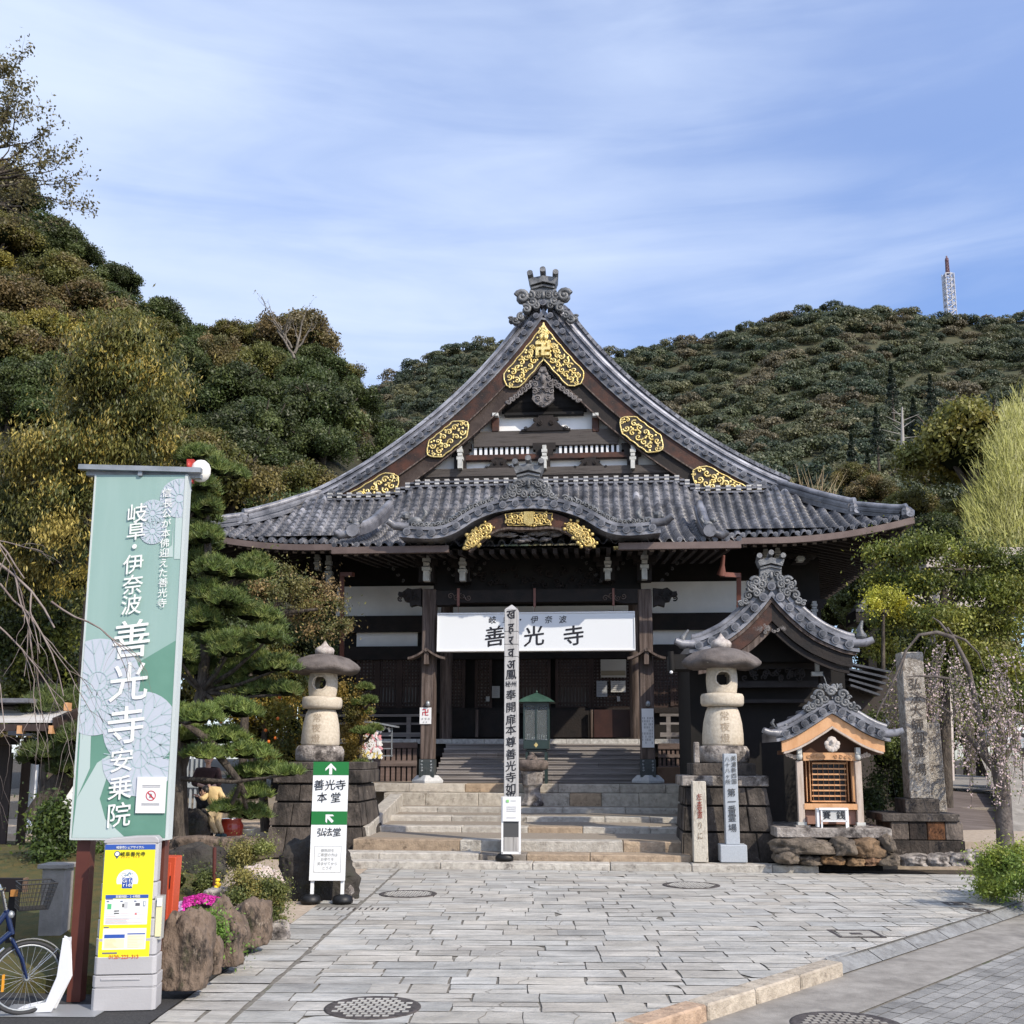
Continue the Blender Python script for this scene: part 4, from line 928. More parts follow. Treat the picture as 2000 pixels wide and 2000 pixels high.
for sg, uo in ((-1, 822), (1, 1276)):
    p = T(uo, 1166, YPI); a = MB(); pr = [(0, .2), (.2, .18), (.3, .21), (.42, .12), (.5, .13), (.52, .05), (.4, .02), (.36, -.08), (.26, -.1), (.24, -.2), (.1, -.16), (0, -.2)]
    a.prism([(p.x+sg*x, p.z+z) for x, z in pr], YPI+.02, YPI+.24)
    for k in range(5): spiral(a, p.x+sg*(.1+.09*k), YPI+.0, p.z+(.08 if k % 2 else -.03), .06, 1, k, th=.018, mir=sg)
    a.build('carved_nosing', m_wdark, hall)
for uu, v0, v1, y_, s_ in ((832, 1080, 1134, YPI-.3, 1.1), (903, 1089, 1134, YPI-.1, 1.1), (1187, 1088, 1131, YPI-.1, 1.1), (1259, 1074, 1131, YPI-.3, 1.1), (619, 1083, 1112, 24.6, .9), (641, 1085, 1145, 24.6, .9), (1496, 1072, 1104, 24.6, .9), (1519, 1070, 1104, 24.6, .9), (1591, 1174, 1206, 25.5, .9), (1564, 1086, 1096, 24.6, 1.2)): white_stack(uu, v0, v1, y_, s_)
a = MB(); q = random.Random(12)
for cx_, sg in ((955, -1), (1137, 1), (752, 1), (1330, -1), (860, 1), (1225, -1)):
    for k in range(5):
        p = T(cx_+sg*k*9, 1090+k*11, YPI+.1); spiral(a, p.x, YPI+.05, p.z, .045, sg, k, 1.1, th=.012, n=8)
a.build('carved_brackets', M('edge lit carving', (.1, .095, .09), rough=.7), hall)
a = MB(); B(a, 848, 1080, 1250, 1149, YPI+.35, YPI+.5); a.build('porch_frieze', m_wblk, hall)
a = MB(); q = random.Random(13)
for k in range(60):
    p = T(q.uniform(900, 1190), q.uniform(1108, 1146), YPI+.3); spiral(a, p.x, YPI+.3, p.z, q.uniform(.05, .1), q.choice((-1, 1)), q.uniform(0, 6), 1.1, th=.02, n=8)
a.build('frieze_carving', m_wdark, hall)
for ui in (868, 1244):
    a = MB(); p = T(ui, 1438, 24.7); a.tube([(p.x, 24.9, 2.0), (p.x, 24.9, 5.3)], .15, 14); a.build('inner_column', m_wpil, hall)

# ---- front wall with lattice doors
YF = 25.9
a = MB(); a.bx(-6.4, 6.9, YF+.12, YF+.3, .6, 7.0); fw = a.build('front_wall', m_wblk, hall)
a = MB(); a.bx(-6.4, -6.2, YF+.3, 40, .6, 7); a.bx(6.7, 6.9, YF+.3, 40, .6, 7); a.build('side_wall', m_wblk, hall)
for u0, v0, u1, v1, mt, nm in ((658, 1146, 846, 1203, m_plas, 'plaster_panel'), (1252, 1137, 1462, 1197, m_plas, 'plaster_panel'), (848, 1186, 1250, 1196, m_plas, 'plaster_panel'), (697, 1231, 815, 1262, m_plas, 'plaster_panel'), (1275, 1226, 1380, 1258, m_plas, 'plaster_panel')):
    a = MB(); B(a, u0, v0, u1, v1, YF+.06, YF+.12); a.build(nm, mt, fw)
for u0, v0, u1, v1 in ((650, 1203.5, 1470, 1228), (650, 1263, 1470, 1284), (650, 1383, 1470, 1392)):
    a = MB(); B(a, u0, v0, u1, v1, YF-.12, YF+.05); a.build('wall_beam', m_wdark, fw)
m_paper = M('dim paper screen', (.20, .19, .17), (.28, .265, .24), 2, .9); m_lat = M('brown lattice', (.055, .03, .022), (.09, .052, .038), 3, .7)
def lattice(u0, u1, v0, v1, y, openlow=False, bright=False):
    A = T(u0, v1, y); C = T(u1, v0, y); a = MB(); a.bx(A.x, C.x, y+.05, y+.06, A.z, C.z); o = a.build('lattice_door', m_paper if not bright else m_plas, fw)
    a = MB(); pch = .085; nx = max(1, round((C.x-A.x)/pch)); nz = max(1, round((C.z-A.z)/pch))
    for i in range(nx+1): x = A.x+(C.x-A.x)*i/nx; a.bx(x-.021, x+.021, y, y+.045, A.z, C.z)
    for j in range(nz+1): z = A.z+(C.z-A.z)*j/nz; a.bx(A.x, C.x, y+.003, y+.042, z-.021, z+.021) if not (openlow and nz*.12 < j < nz*.42) else None
    for x in (A.x, C.x): a.bx(x-.04, x+.04, y-.02, y+.045, A.z-.04, C.z+.04)
    a.build('lattice_bars', m_lat, o)
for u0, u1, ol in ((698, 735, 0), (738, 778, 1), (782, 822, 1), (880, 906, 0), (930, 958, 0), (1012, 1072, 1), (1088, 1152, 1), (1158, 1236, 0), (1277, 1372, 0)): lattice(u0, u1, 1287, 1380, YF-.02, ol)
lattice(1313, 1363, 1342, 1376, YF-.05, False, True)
def card(name, u0, v0, u1, v1, y, col, parent, print_=0, seed=1):
    a = MB(); B(a, u0, v0, u1, v1, y, y+.015); o = a.build(name, M('card '+str(col), col, rough=.8) if 'card '+str(col) not in bpy.data.materials else bpy.data.materials['card '+str(col)], parent)
    if print_:
        b = MB(); q = random.Random(seed)
        for k in range(print_):
            v = v0+(v1-v0)*(k+1)/(print_+1); B(b, u0+(u1-u0)*.12, v-.5, u0+(u1-u0)*q.uniform(.6, .88), v+.3, y-.004, y-.001)
        b.build('print', bpy.data.materials['grey print'], o)
    return o
card('wall_poster', 1173, 1288, 1223, 1323, YF-.1, (.5, .46, .38), fw); card('wall_notice', 1165, 1330, 1186, 1361, YF-.1, (.38, .39, .4), fw, 5); card('wall_notice', 1193, 1330, 1222, 1352, YF-.1, (.55, .54, .5), fw, 5)
card('wall_notice', 961, 1340, 976, 1363, YF-.1, (.42, .42, .4), fw, 5); card('wall_notice', 949, 1360, 956, 1370, YF-.1, (.45, .45, .43), fw); card('wall_notice', 1205, 1360, 1211, 1370, YF-.1, (.45, .45, .43), fw)
a = MB(); B(a, 1174, 1310, 1222, 1319, YF-.106, YF-.101); a.build('poster_picture', M('poster ochre', (.3, .25, .16)), fw)
a = MB(); B(a, 1160, 1386, 1236, 1440, 25.2, 25.7); a.build('lower_door', M('red brown door', (.05, .016, .01), (.08, .028, .018), 4, .5), fw)
a = MB(); B(a, 880, 1388, 1000, 1440, 25.3, 25.6); B(a, 1076, 1388, 1152, 1440, 25.3, 25.6); a.build('offering_counter', m_wdark, fw)
for uu in (931, 1156, 1234): a = MB(); B(a, uu-2.5, 1386, uu+2.5, 1440, 25.1, 25.2); a.build('counter_post', m_wpil, fw)

# ---- floor, wooden stair, rails, pickets
zF = 2.02
a = MB(); a.bx(-6.9, 7.4, 24.5, YF+.1, zF-.1, zF-.012); a.build('veranda_floor', m_wgrey, hall)
a = MB()
x = -6.9
while x < 7.3: w = rnd.uniform(.3, .9); a.bx(x+.004, min(x+w, 7.4)-.004, 24.42, 24.52, zF-.115, zF-.005, jit((1, 1, 1), .12)); x += w
a.build('floor_edge', m_tilew, hall)
a = MB(); a.bx(-6.9, 7.4, 24.6, 24.8, zF-.42, zF-.13); a.build('floor_beam', m_wdark, hall)
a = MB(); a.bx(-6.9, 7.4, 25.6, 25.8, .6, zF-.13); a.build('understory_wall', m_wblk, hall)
sw = thing('wooden_stair', 'weathered grey timber stair between the two front pillars', 'stairs', mat=TMAT @ Matrix.Translation((0, 22.3, 1.045)))
n = 8; y0, y1 = 22.3, 24.42; z0, z1 = 1.045, zF-.12
for i in range(n):
    a = MB(); a.X = Matrix.Translation((0, -22.3, -1.045)); ya = y0+(y1-y0)*i/n; zt = z0+(z1-z0)*(i+1)/n; zb_ = z0+(z1-z0)*i/n
    cuts = [-2.28]+sorted(rnd.uniform(-2, 2) for _ in range(2))+[2.3]
    for j in range(3):
        c = jit((1, 1, 1), .14); a.bx(cuts[j]+.002, cuts[j+1]-.002, ya, y1+.05, zt-.035, zt, c); a.bx(cuts[j]+.002, cuts[j+1]-.002, ya+.03, ya+.06, zb_+.005, zt-.036, (c[0]*.85, c[1]*.85, c[2]*.85))
    a.build('stair_step', m_wgrey, sw)
def veranda_rail(xa, xb, yy, label):
    t = thing('veranda_railing', label, 'railing', 'low timber railings on the veranda', mat=TMAT @ Matrix.Translation(((xa+xb)/2, yy, zF))); a = MB(); a.X = Matrix.Translation((-(xa+xb)/2, 0, 0))
    for z, h in ((.56, .06), (.36, .05), (.1, .1)): a.bx(xa, xb, -.04, .04, z-h/2, z+h/2, jit((.8, .8, .8), .1))
    a.build('rail', m_wgrey, t)
    x = xa+.2
    while x < xb: a = MB(); a.bx(x-.05-(xa+xb)/2, x+.05-(xa+xb)/2, -.035, .035, .0, .53, (.7, .7, .7)); a.build('baluster', m_wgrey, t); x += 1.05
veranda_rail(-6.6, -2.75, 24.62, 'grey timber railing on the veranda left of the wooden stair'); veranda_rail(2.75, 7.2, 24.62, 'grey timber railing on the veranda right of the wooden stair')
def pickets(name, u0, u1, v0, v1, y, label, pitch, mat, grp=None):
    A = T(u0, v1, y); C = T(u1, v0, y); t = thing(name, label, 'fence', grp, mat=TMAT @ Matrix.Translation(((A.x+C.x)/2, y, A.z))); W_ = (C.x-A.x)/2; H_ = C.z-A.z
    a = MB(); x = -W_
    while x < W_: c = jit((.55, .42, .38), .3); a.bx(x+.008, x+pitch-.035, 0, .04, .04, H_-.14, c); x += pitch
    a.build('pickets', mat, t); a = MB(); a.bx(-W_, W_, -.03, .05, H_-.13, H_, (.5, .4, .37)); a.bx(-W_, W_, -.03, .0, H_*.42, H_*.56, (.6, .5, .46)); a.bx(-W_, W_, -.02, .06, 0, .05, (.5, .42, .4)); a.build('frame', mat, t)
    a = MB(); a.bx(-W_, W_, .07, .08, 0, H_-.02); a.build('backing', m_black, t); return t
pickets('picket_fence', 700, 815, 1450, 1530, 23.6, 'brown vertical picket fence under the veranda left of the stair', .125, m_wgrey, 'picket fences below the veranda')
pickets('picket_fence', 1286, 1352, 1452, 1500, 23.6, 'short brown picket fence under the veranda right of the stair', .1, m_wgrey, 'picket fences below the veranda')
a = MB(); B(a, 1284, 1498, 1338, 1534, 22.9, 23.3); o = a.build('storage_box', M('tan box', (.22, .13, .08), (.27, .17, .11), 4, .7), None, bevel=.01); o.matrix_world = TMAT.copy(); tag(o, 'plain tan wooden box on the platform beside the right pillar', 'box')
p = T(1352, 1482, 22.6); o = MB().lathe([(.001, 0), (.2, 0), (.2, .02), (.001, .03)], n=20).build('white_disc', m_white); o.matrix_world = TMAT @ Matrix.Translation(p) @ Matrix.Rotation(R(80), 4, 'X'); o.name = 'round_mirror'; tag(o, 'round white mirror disc peeking from behind the right lantern pedestal', 'mirror')
# ---- name board
A = T(855, 1270, 21.72); C = T(1238, 1196, 21.72)
nb = thing('name_board', 'long white board with large black brush characters between the pillars', 'sign', mat=TMAT @ Matrix.Translation(((A.x+C.x)/2, 21.72, A.z)) @ Matrix.Rotation(R(-3), 4, 'X'))
hw_, hh = (C.x-A.x)/2, C.z-A.z
a = MB(); a.bx(-hw_, hw_, 0, .12, 0, hh); a.build('panel', M('sign white', (.74, .76, .77), rough=.45), nb)
a = MB()
for x0, x1, z0_, z1_ in ((-hw_-.02, hw_+.02, -.03, .0), (-hw_-.02, hw_+.02, hh, hh+.03), (-hw_-.02, -hw_, 0, hh), (hw_, hw_+.02, 0, hh)): a.bx(x0, x1, -.02, .13, z0_, z1_)
a.build('frame', m_white, nb)
a = MB(); sc = 2*hw_/383.
write(a, '善光寺', ((967-1046.5)*sc, -.002, hh-(1240-1196)*sc*1.0), .46, (1, 0, 0), (0, 0, 1), (1121-967)/2*sc, vertical=False, weight=.015, slant=.12)
write(a, '岐阜・伊奈波', ((962-1046.5)*sc, -.002, hh-(1208-1196)*sc), .17, (1, 0, 0), (0, 0, 1), (1100-962)/5*sc, vertical=False, weight=.012, slant=.15)
a.build('lettering', m_ink, nb)
for uu in (895, 1044, 1198): pass
# ================================================================== STREET FURNITURE AND SMALL THINGS
def gm(name, *a, **k): return bpy.data.materials.get(name) or M(name, *a, **k)
m_gprint = gm('grey print', (.25, .25, .26))
# ---- tall banner board on two posts
YB = 7.0
bl, br = W(147, 1637, YB), W(325, 1640, YB); bt = W(187, 925, YB)
bx0, bx1, bz0, bz1 = -3.03, -2.40, bl.z, bt.z-.01
ban = thing('banner_board', 'tall pale green board with white vertical characters on two red brown posts', 'signboard', loc=((bx0+bx1)/2, YB, 0))
O = Vector(((bx0+bx1)/2, YB, 0))
def bl_(u, v): p = W(u, v, YB); return (p.x-O.x, p.z)
a = MB(); a.bx(bx0-O.x, bx1-O.x, 0, .07, bz0, bz1); pn = a.build('panel', gm('pale green board', (.27, .41, .365), (.32, .46, .415), 1.3, .4, stretch=(3, 3, .4)), ban)
a = MB()
for x0, x1 in ((bx0-O.x-.012, bx0-O.x), (bx1-O.x, bx1-O.x+.02)): a.bx(x0, x1, -.004, .08, bz0-.01, bz1)
a.bx(bx0-O.x, bx1-O.x, -.004, .08, bz0-.012, bz0); a.build('edge_trim', gm('pale trim', (.55, .6, .58), rough=.4), ban)
for x in (bx0-O.x+.055, bx1-O.x-.07):
    a = MB(); a.bx(x-.045, x+.045, .072, .16, 0, bz0+.9); a.build('post', gm('red brown post', (.15, .045, .032), (.19, .06, .04), 3, .45), ban)
def halfclip(poly): 
    for h in ((-1, 0, -(bx0-O.x+.002)), (1, 0, bx1-O.x-.002), (0, -1, -(bz0+.002)), (0, 1, bz1-.002)): poly = clip(poly, *h)
    return poly
def flat(mb, poly, lift, clipit=True):
    if clipit: poly = halfclip(poly)
    if len(poly) >= 3:
        A = sum(poly[i][0]*poly[(i+1) % len(poly)][1]-poly[(i+1) % len(poly)][0]*poly[i][1] for i in range(len(poly)))
        if A < 0: poly = poly[::-1]
        mb.add([(x, -lift, z) for x, z in poly], [tuple(range(len(poly)))], None, False)
def disc(cx, cz, r, n=36, a0=0, a1=2*math.pi): return [(cx+r*math.cos(a0+(a1-a0)*i/n), cz+r*math.sin(a0+(a1-a0)*i/n)) for i in range(n+(1 if a1-a0 < 6.2 else 0))]
k = (bx1-bx0)/172.
dk = MB(); flat(dk, [bl_(150, 1365), bl_(345, 1250), bl_(345, 1640), bl_(140, 1640)], .002); dk.build('dark_green_field', gm('mid green print', (.12, .27, .2), (.16, .33, .25), 1.5, .4), pn)
pg = MB(); flat(pg, [bl_(150, 1560), bl_(190, 1490), bl_(250, 1450), bl_(262, 1452), bl_(215, 1500), bl_(195, 1560), bl_(206, 1600), bl_(255, 1645), bl_(140, 1645)], .003); flat(pg, [bl_(160, 1385), bl_(180, 1380), bl_(176, 1500), bl_(150, 1560)], .0035)
flat(pg, [bl_(345, 960), bl_(360, 950), bl_(352, 1092), bl_(340, 1092)], .003); flat(pg, [bl_(310, 1088), bl_(336, 1065), bl_(338, 1020), bl_(338, 1088)], .003); pg.build('pale_stem_print', gm('pale stem print', (.48, .58, .55), rough=.4), pn)
fan = MB(); ln = MB()
def fan_shape(u, v, rpx, hub, ang0, nrad=13, a0=0, a1=2*math.pi):
    c = bl_(u, v); r = rpx*k*.97; flat(fan, disc(c[0], c[1], r, a0=a0, a1=a1) if a1-a0 < 6.2 else disc(c[0], c[1], r), .004+.0003*len(fan.f))
    for i in range(nrad):
        an = ang0+i*2*math.pi/nrad; p0 = Vector((c[0]+hub*k*math.cos(an), c[1]+hub*k*math.sin(an))); p1 = Vector((c[0]+r*.98*math.cos(an), c[1]+r*.98*math.sin(an))); d = (p1-p0).normalized(); nn_ = Vector((-d.y, d.x))*.0028
        flat(ln, [tuple(p0+nn_), tuple(p1+nn_), tuple(p1-nn_), tuple(p0-nn_)], .0075)
        pm = p0.lerp(p1, .55)
        for s_ in (-1, 1):
            e1 = Vector((c[0]+r*.97*math.cos(an+s_*.2), c[1]+r*.97*math.sin(an+s_*.2))); d = (e1-pm).normalized(); nn_ = Vector((-d.y, d.x))*.0018; flat(ln, [tuple(pm+nn_), tuple(e1+nn_), tuple(e1-nn_), tuple(pm-nn_)], .0075)
    for rr in (hub*k,):
        for i in range(20):
            a1_ = 2*math.pi*i/20; a2_ = 2*math.pi*(i+1)/20; flat(ln, [(c[0]+rr*math.cos(a1_), c[1]+rr*math.sin(a1_)), (c[0]+rr*math.cos(a2_), c[1]+rr*math.sin(a2_)), (c[0]+(rr-.005)*math.cos(a2_), c[1]+(rr-.005)*math.sin(a2_)), (c[0]+(rr-.005)*math.cos(a1_), c[1]+(rr-.005)*math.sin(a1_))], .008)
fan_shape(352, 973, 40, 9, .2); fan_shape(299, 1002, 27, 7, .3); fan_shape(299, 1037, 27, 7, .1)
fan_shape(192, 1330, 82, 18, .1, 15); fan_shape(185, 1375, 60, 15, .4, 13, math.pi*.95, math.pi*2.05); fan_shape(275, 1424, 72, 18, .2, 15); fan_shape(272, 1482, 70, 17, .1, 13, math.pi, 2*math.pi)
fan.build('fan_leaf_print', gm('lavender print', (.52, .56, .62), rough=.4), pn); ln.build('leaf_vein_print', gm('vein print', (.42, .55, .55), rough=.4), pn)
a = MB()
for ch, u, v, s_ in (('岐', 269, 1003, 38), ('阜', 267, 1037, 36), ('・', 264, 1068, 40), ('伊', 262, 1102, 38), ('奈', 261, 1142, 38), ('波', 258, 1181, 38), ('善', 258, 1248, 72), ('光', 253, 1331, 72), ('寺', 247, 1416, 70), ('安', 239, 1484, 44), ('乗', 236, 1538, 44), ('院', 233, 1591, 44)):
    p = bl_(u, v); write(a, ch, (p[0], -.009, p[1]), s_*k*1.06, (1, 0, 0), (0, 0, 1), 0, weight=.009 if s_ > 50 else .007, slant=.12)
for ch, u, v in zip('信長公が本佛迎えた善光寺', (327, 329, 327, 326, 325, 323, 322, 321, 320, 320, 319, 318), (963, 983, 1003, 1023, 1042, 1061, 1080, 1100, 1119, 1138, 1158, 1178)):
    p = bl_(u, v); write(a, ch, (p[0], -.009, p[1]), 19*k, (1, 0, 0), (0, 0, 1), 0, weight=.004, slant=.1)
a.build('lettering', m_inkw, pn)
a = MB(); p0, p1 = bl_(270, 1517), bl_(323, 1588)
a.bx(p0[0], p1[0], -.016, -.01, p1[1], p0[1]); nt_ = a.build('notice_sheet', m_white, ban); a = MB(); c = ((p0[0]+p1[0])/2, (p0[1]+p1[1])/2-.005)
for i in range(24):
    t0, t1 = 2*math.pi*i/24, 2*math.pi*(i+1)/24; flat(a, [(c[0]+.034*math.cos(t0), c[1]+.034*math.sin(t0)), (c[0]+.034*math.cos(t1), c[1]+.034*math.sin(t1)), (c[0]+.028*math.cos(t1), c[1]+.028*math.sin(t1)), (c[0]+.028*math.cos(t0), c[1]+.028*math.sin(t0))], .0175)
flat(a, [(c[0]-.024, c[1]+.018), (c[0]-.018, c[1]+.024), (c[0]+.024, c[1]-.018), (c[0]+.018, c[1]-.024)], .0178)
a.build('prohibition_ring', gm('red print', (.6, .03, .05)), nt_); a = MB(); flat(a, [(c[0]-.012, c[1]-.014), (c[0]+.012, c[1]-.014), (c[0]+.006, c[1]+.012), (c[0]-.004, c[1]+.015)], .0172)
for z_ in (.065, .055, -.055, -.063): a.bx(c[0]-.06, c[0]+.06, -.0172, -.0165, c[1]+z_, c[1]+z_+.004)
a.build('print', m_gprint, nt_)
a = MB(); t0, t1 = bl_(158, 914), bl_(388, 923); zt_ = bz1+.03
a.bar((t0[0], -.02, zt_+.02), (t1[0]+.02, .0, zt_+.0), .05, .035); a.bar((t0[0]+.03, .05, zt_-.01), (t1[0], .07, zt_-.025), .05, .03); a.bar((-.0, .0, zt_-.04), (0, .0, zt_+.0), .03, .04); a.build('top_rail', m_steel, ban)
# ---- red fire lamp beside the board
p = W(392, 920, 7.25); t = thing('fire_lamp', 'round white lamp on a red bracket at the board\'s top right', 'lamp', loc=p)
a = MB(); a.ball((0, 0, 0), (.075, .06, .085), 14); a.build('globe', gm('milk glass', (.85, .82, .74), rough=.25), t)
a = MB(); a.lathe([(.03, 0), (.06, .02), (.06, .045), (.03, .05)], (0, 0, 0), 14); a.X = None; a.v = [(-.06-z_*.6, y_, x_*.7+.03) for x_, y_, z_ in a.v]; a.tube([(-.09, 0, .07), (-.085, .0, .03), (-.07, 0, -.07)], .016, 8); a.bx(-.1, -.05, -.02, .02, -.09, .085); a.build('bracket', gm('fire red', (.5, .045, .03), rough=.4), t)
a = MB(); a.tube([(-.08, 0, -.08), (-.08, 0, -.14)], .006, 6); a.bx(-.1, -.06, -.01, .01, -.15, -.14); a.build('hook', m_steel, t)
a = MB(); a.bar((-.3, -.02, -.01), (-.06, 0, -.01), .03, .02); a.build('arm', m_steel, t)
# ---- red hydrant box
p0 = W(290, 1822, 7.5); t = thing('hydrant_box', 'upright orange red metal box with a round window behind the share-cycle panel', 'hose box', loc=(p0.x, 7.5, p0.z-.02), ); t.rotation_euler = (0, R(1.2), 0)
w_, h_ = .155, W(290, 1667, 7.5).z-p0.z
a = MB(); a.bx(0, w_, 0, .14, 0, h_); a.build('case', gm('signal red', (.62, .09, .035), (.58, .08, .03), 4, .4), t, bevel=.006); a = MB(); a.bx(.012, w_-.03, -.008, -.001, .03, h_-.04); d_ = a.build('door', gm('signal red', (.6, .1, .04)), t, bevel=.004)
a = MB(); a.tube([(.045, -.012, h_-.17), (.045, -.008, h_-.17)], .042, 20); a.build('round_window', m_black, d_); a = MB(); a.bx(.125, .13, -.012, -.006, h_-.22, h_-.13); a.build('handle', m_black, d_)
# post with yellow rubber supports under the box
a = MB(); a.bx(p0.x+.03, p0.x+.1, 7.52, 7.6, -.02, p0.z-.02); o = a.build('stand', gm('red brown post', (.15, .045, .032)), None)
o.parent = t; o.matrix_parent_inverse = Matrix.Translation((-p0.x, -7.5, -p0.z+.02))
# ---- share-cycle panel (kiosk)
kp_ = G(175, 1976); t = thing('cycle_kiosk', 'grey plastic standing panel with a bright yellow share-cycle poster', 'kiosk', loc=(kp_.x, kp_.y, 0)); t.rotation_euler = (0, 0, R(7))
mg = gm('light grey plastic', (.47, .46, .46), (.41, .4, .4), 2, .45, .05, 60)
a = MB(); Wk = .385; wx = lambda z: .0+.014*z/1.1
def kblock(mb, x0, x1, y0, y1, z0, z1, r=.02):
    pts = [(x0+r, y0), (x1-r, y0), (x1, y0+r), (x1, y1-r), (x1-r, y1), (x0+r, y1), (x0, y1-r), (x0, y0+r)]; mb.add([(x, y, z0) for x, y in pts]+[(x, y, z1) for x, y in pts], [tuple(range(7, -1, -1)), tuple(range(8, 16))]+[(i, (i+1) % 8, (i+1) % 8+8, i+8) for i in range(8)], None, False)
kblock(a, -.0, .40, 0, .2, .0, .135); kblock(a, .0, .40, .0, .2, .145, .215); kblock(a, .004, .396, .004, .196, .135, .145); a.bx(.055, .3, -.006, .0, .185, .2); base = a.build('base', mg, t, bevel=.006)
a = MB()
zz = [.218, .335, .45, .565, .68, .79, 1.04]
for i in range(6): kblock(a, .004+.002*i, .392-.006*i, .0+.004*i, .19-.01*i, zz[i]+.002, zz[i+1]-.004); 
for i in range(1, 6): kblock(a, .01+.002*i, .384-.006*i, .006+.004*i, .18-.01*i, zz[i]-.006, zz[i]+.004)
a.prism([(.014, 1.036), (.362, 1.036), (.362, 1.06), (.34, 1.082), (.2, 1.08), (.03, 1.065), (.014, 1.05)], .02, .135)
body = a.build('body', mg, t, bevel=.006)
ps = MB(); px0, px1, pz0, pz1 = .028, .345, .285, 1.03; yf = -.0045
def PB(mb, x0, x1, z0, z1, lift, col=None): y_ = yf-lift; mb.add([(px0+(px1-px0)*x0, y_+.02*(pz0+(pz1-pz0)*z0), pz0+(pz1-pz0)*z0), (px0+(px1-px0)*x1, y_+.02*(pz0+(pz1-pz0)*z0), pz0+(pz1-pz0)*z0), (px0+(px1-px0)*x1, y_+.02*(pz0+(pz1-pz0)*z1), pz0+(pz1-pz0)*z1), (px0+(px1-px0)*x0, y_+.02*(pz0+(pz1-pz0)*z1), pz0+(pz1-pz0)*z1)], [(0, 1, 2, 3)], col, False)
Yl, Bl, Wh = (.86, .78, .02), (.03, .09, .38), (.78, .78, .76)
PB(ps, 0, 1, 0, 1, 0, Yl); PB(ps, 0, 1, .955, 1, .001, Bl); PB(ps, .07, .92, .545, .575, .001, Bl); PB(ps, .07, .92, .325, .54, .001, Wh); PB(ps, .07, .92, .12, .295, .001, Wh)
PB(ps, .1, .5, .215, .245, .0015, Bl); PB(ps, .55, .9, .243, .253, .0015, Bl); PB(ps, .1, .5, .13, .21, .0015, (.85, .8, .5)); PB(ps, .55, .9, .13, .24, .0015, (.85, .8, .55)); PB(ps, .12, .2, .455, .5, .0015, (.1, .5, .2))
PB(ps, .08, .22, .535, .545, .0015, (.15, .15, .2)); PB(ps, .08, .18, .3, .31, .0015, (.15, .15, .2)); PB(ps, .08, .37, .085, .098, .0015, (.15, .15, .2))
PB(ps, .41, .47, .47, .5, .0015, (.12, .12, .12)); PB(ps, .45, .52, .46, .515, .0016, (.55, .55, .55)); PB(ps, .67, .76, .48, .505, .0015, (.12, .12, .14)); PB(ps, .82, .87, .475, .52, .0015, (.3, .35, .4)); PB(ps, .84, .86, .485, .515, .0018, (.8, .8, .8)); PB(ps, .26, .36, .435, .445, .0015, (.1, .1, .1)); PB(ps, .26, .36, .415, .425, .0015, (.1, .1, .1)); PB(ps, .67, .71, .405, .42, .0015, (.7, .1, .1))
q = random.Random(8)
for r_ in range(16):
    z = .335+r_*.0065; PB(ps, .1 if r_ < 8 else .1+.28*(r_ % 3), .1+.75*q.uniform(.5, 1) if r_ < 8 else .3+.28*(r_ % 3), z, z+.0022, .002, (.75, .35, .35) if r_ % 4 == 1 else (.5, .5, .52))
for c_ in range(3): PB(ps, .1+c_*.27, .15+c_*.27, .515, .525, .0019, (.12, .15, .25))
for r_ in range(8): PB(ps, .12, .12+q.uniform(.15, .32), .135+r_*.0095, .138+r_*.0095, .002, (.6, .5, .3)); PB(ps, .57, .57+q.uniform(.15, .3), .135+r_*.013, .138+r_*.013, .002, (.6, .5, .35))
pos = ps.build('poster', m_col, body)
dsc = MB(); c0 = Vector((px0+(px1-px0)*.48, yf-.001+.02*.83, pz0+(pz1-pz0)*.695)); dsc.add([c0+Vector((.068*math.cos(i*math.pi/18), 0, .068*math.sin(i*math.pi/18))) for i in range(36)], [tuple(range(36))], (.85, .85, .83), False)
dsc.add([c0+Vector((x, -.001, z)) for x, z in ((-.032, -.05), (.032, -.05), (.032, .015), (-.032, .015))], [(0, 1, 2, 3)], (.03, .09, .38), False)
for cx_ in (-.022, .022): dsc.tube([c0+Vector((cx_+.014*math.cos(i*math.pi/6), -.002, .034+.014*math.sin(i*math.pi/6))) for i in range(13)], .0015, 4, (.5, .52, .5))
dsc.tube([c0+Vector((-.022, -.002, .034)), c0+Vector((-.006, -.002, .032)), c0+Vector((.014, -.002, .052)), c0+Vector((.022, -.002, .034))], .002, 4, (.1, .3, .5)); dsc.tube([c0+Vector((.008, -.002, .05)), c0+Vector((.0, -.002, .03))], .002, 4, (.1, .3, .5))
pinc = Vector((px0+.078, yf-.001+.018, pz0+(pz1-pz0)*.92)); dsc.add([pinc+Vector((.019*math.cos(i*math.pi/9), 0, .019*math.sin(i*math.pi/9))) for i in range(18)], [tuple(range(18))], (.05, .09, .2), False); dsc.add([pinc+Vector((x, 0, z)) for x, z in ((-.012, -.012), (0, -.032), (.012, -.012))], [(0, 1, 2)], (.05, .09, .2), False); dsc.add([pinc+Vector((.013*math.cos(i*math.pi/9), -.001, .013*math.sin(i*math.pi/9))) for i in range(18)], [tuple(range(18))], (.85, .85, .83), False)
dsc.build('round_emblem', m_col, pos)
a = MB(); b = MB(); pz = lambda f: pz0+(pz1-pz0)*f; pxx = lambda f: px0+(px1-px0)*f
def kw(mb, s_, x, f, size, step, w=.01, col=None): write(mb, s_, (pxx(x), yf-.003+.02*pz(f), pz(f)), size, (1, 0, 0), (0, 0, 1), step, vertical=False, weight=w, slant=.02, col=col, lift=.001)
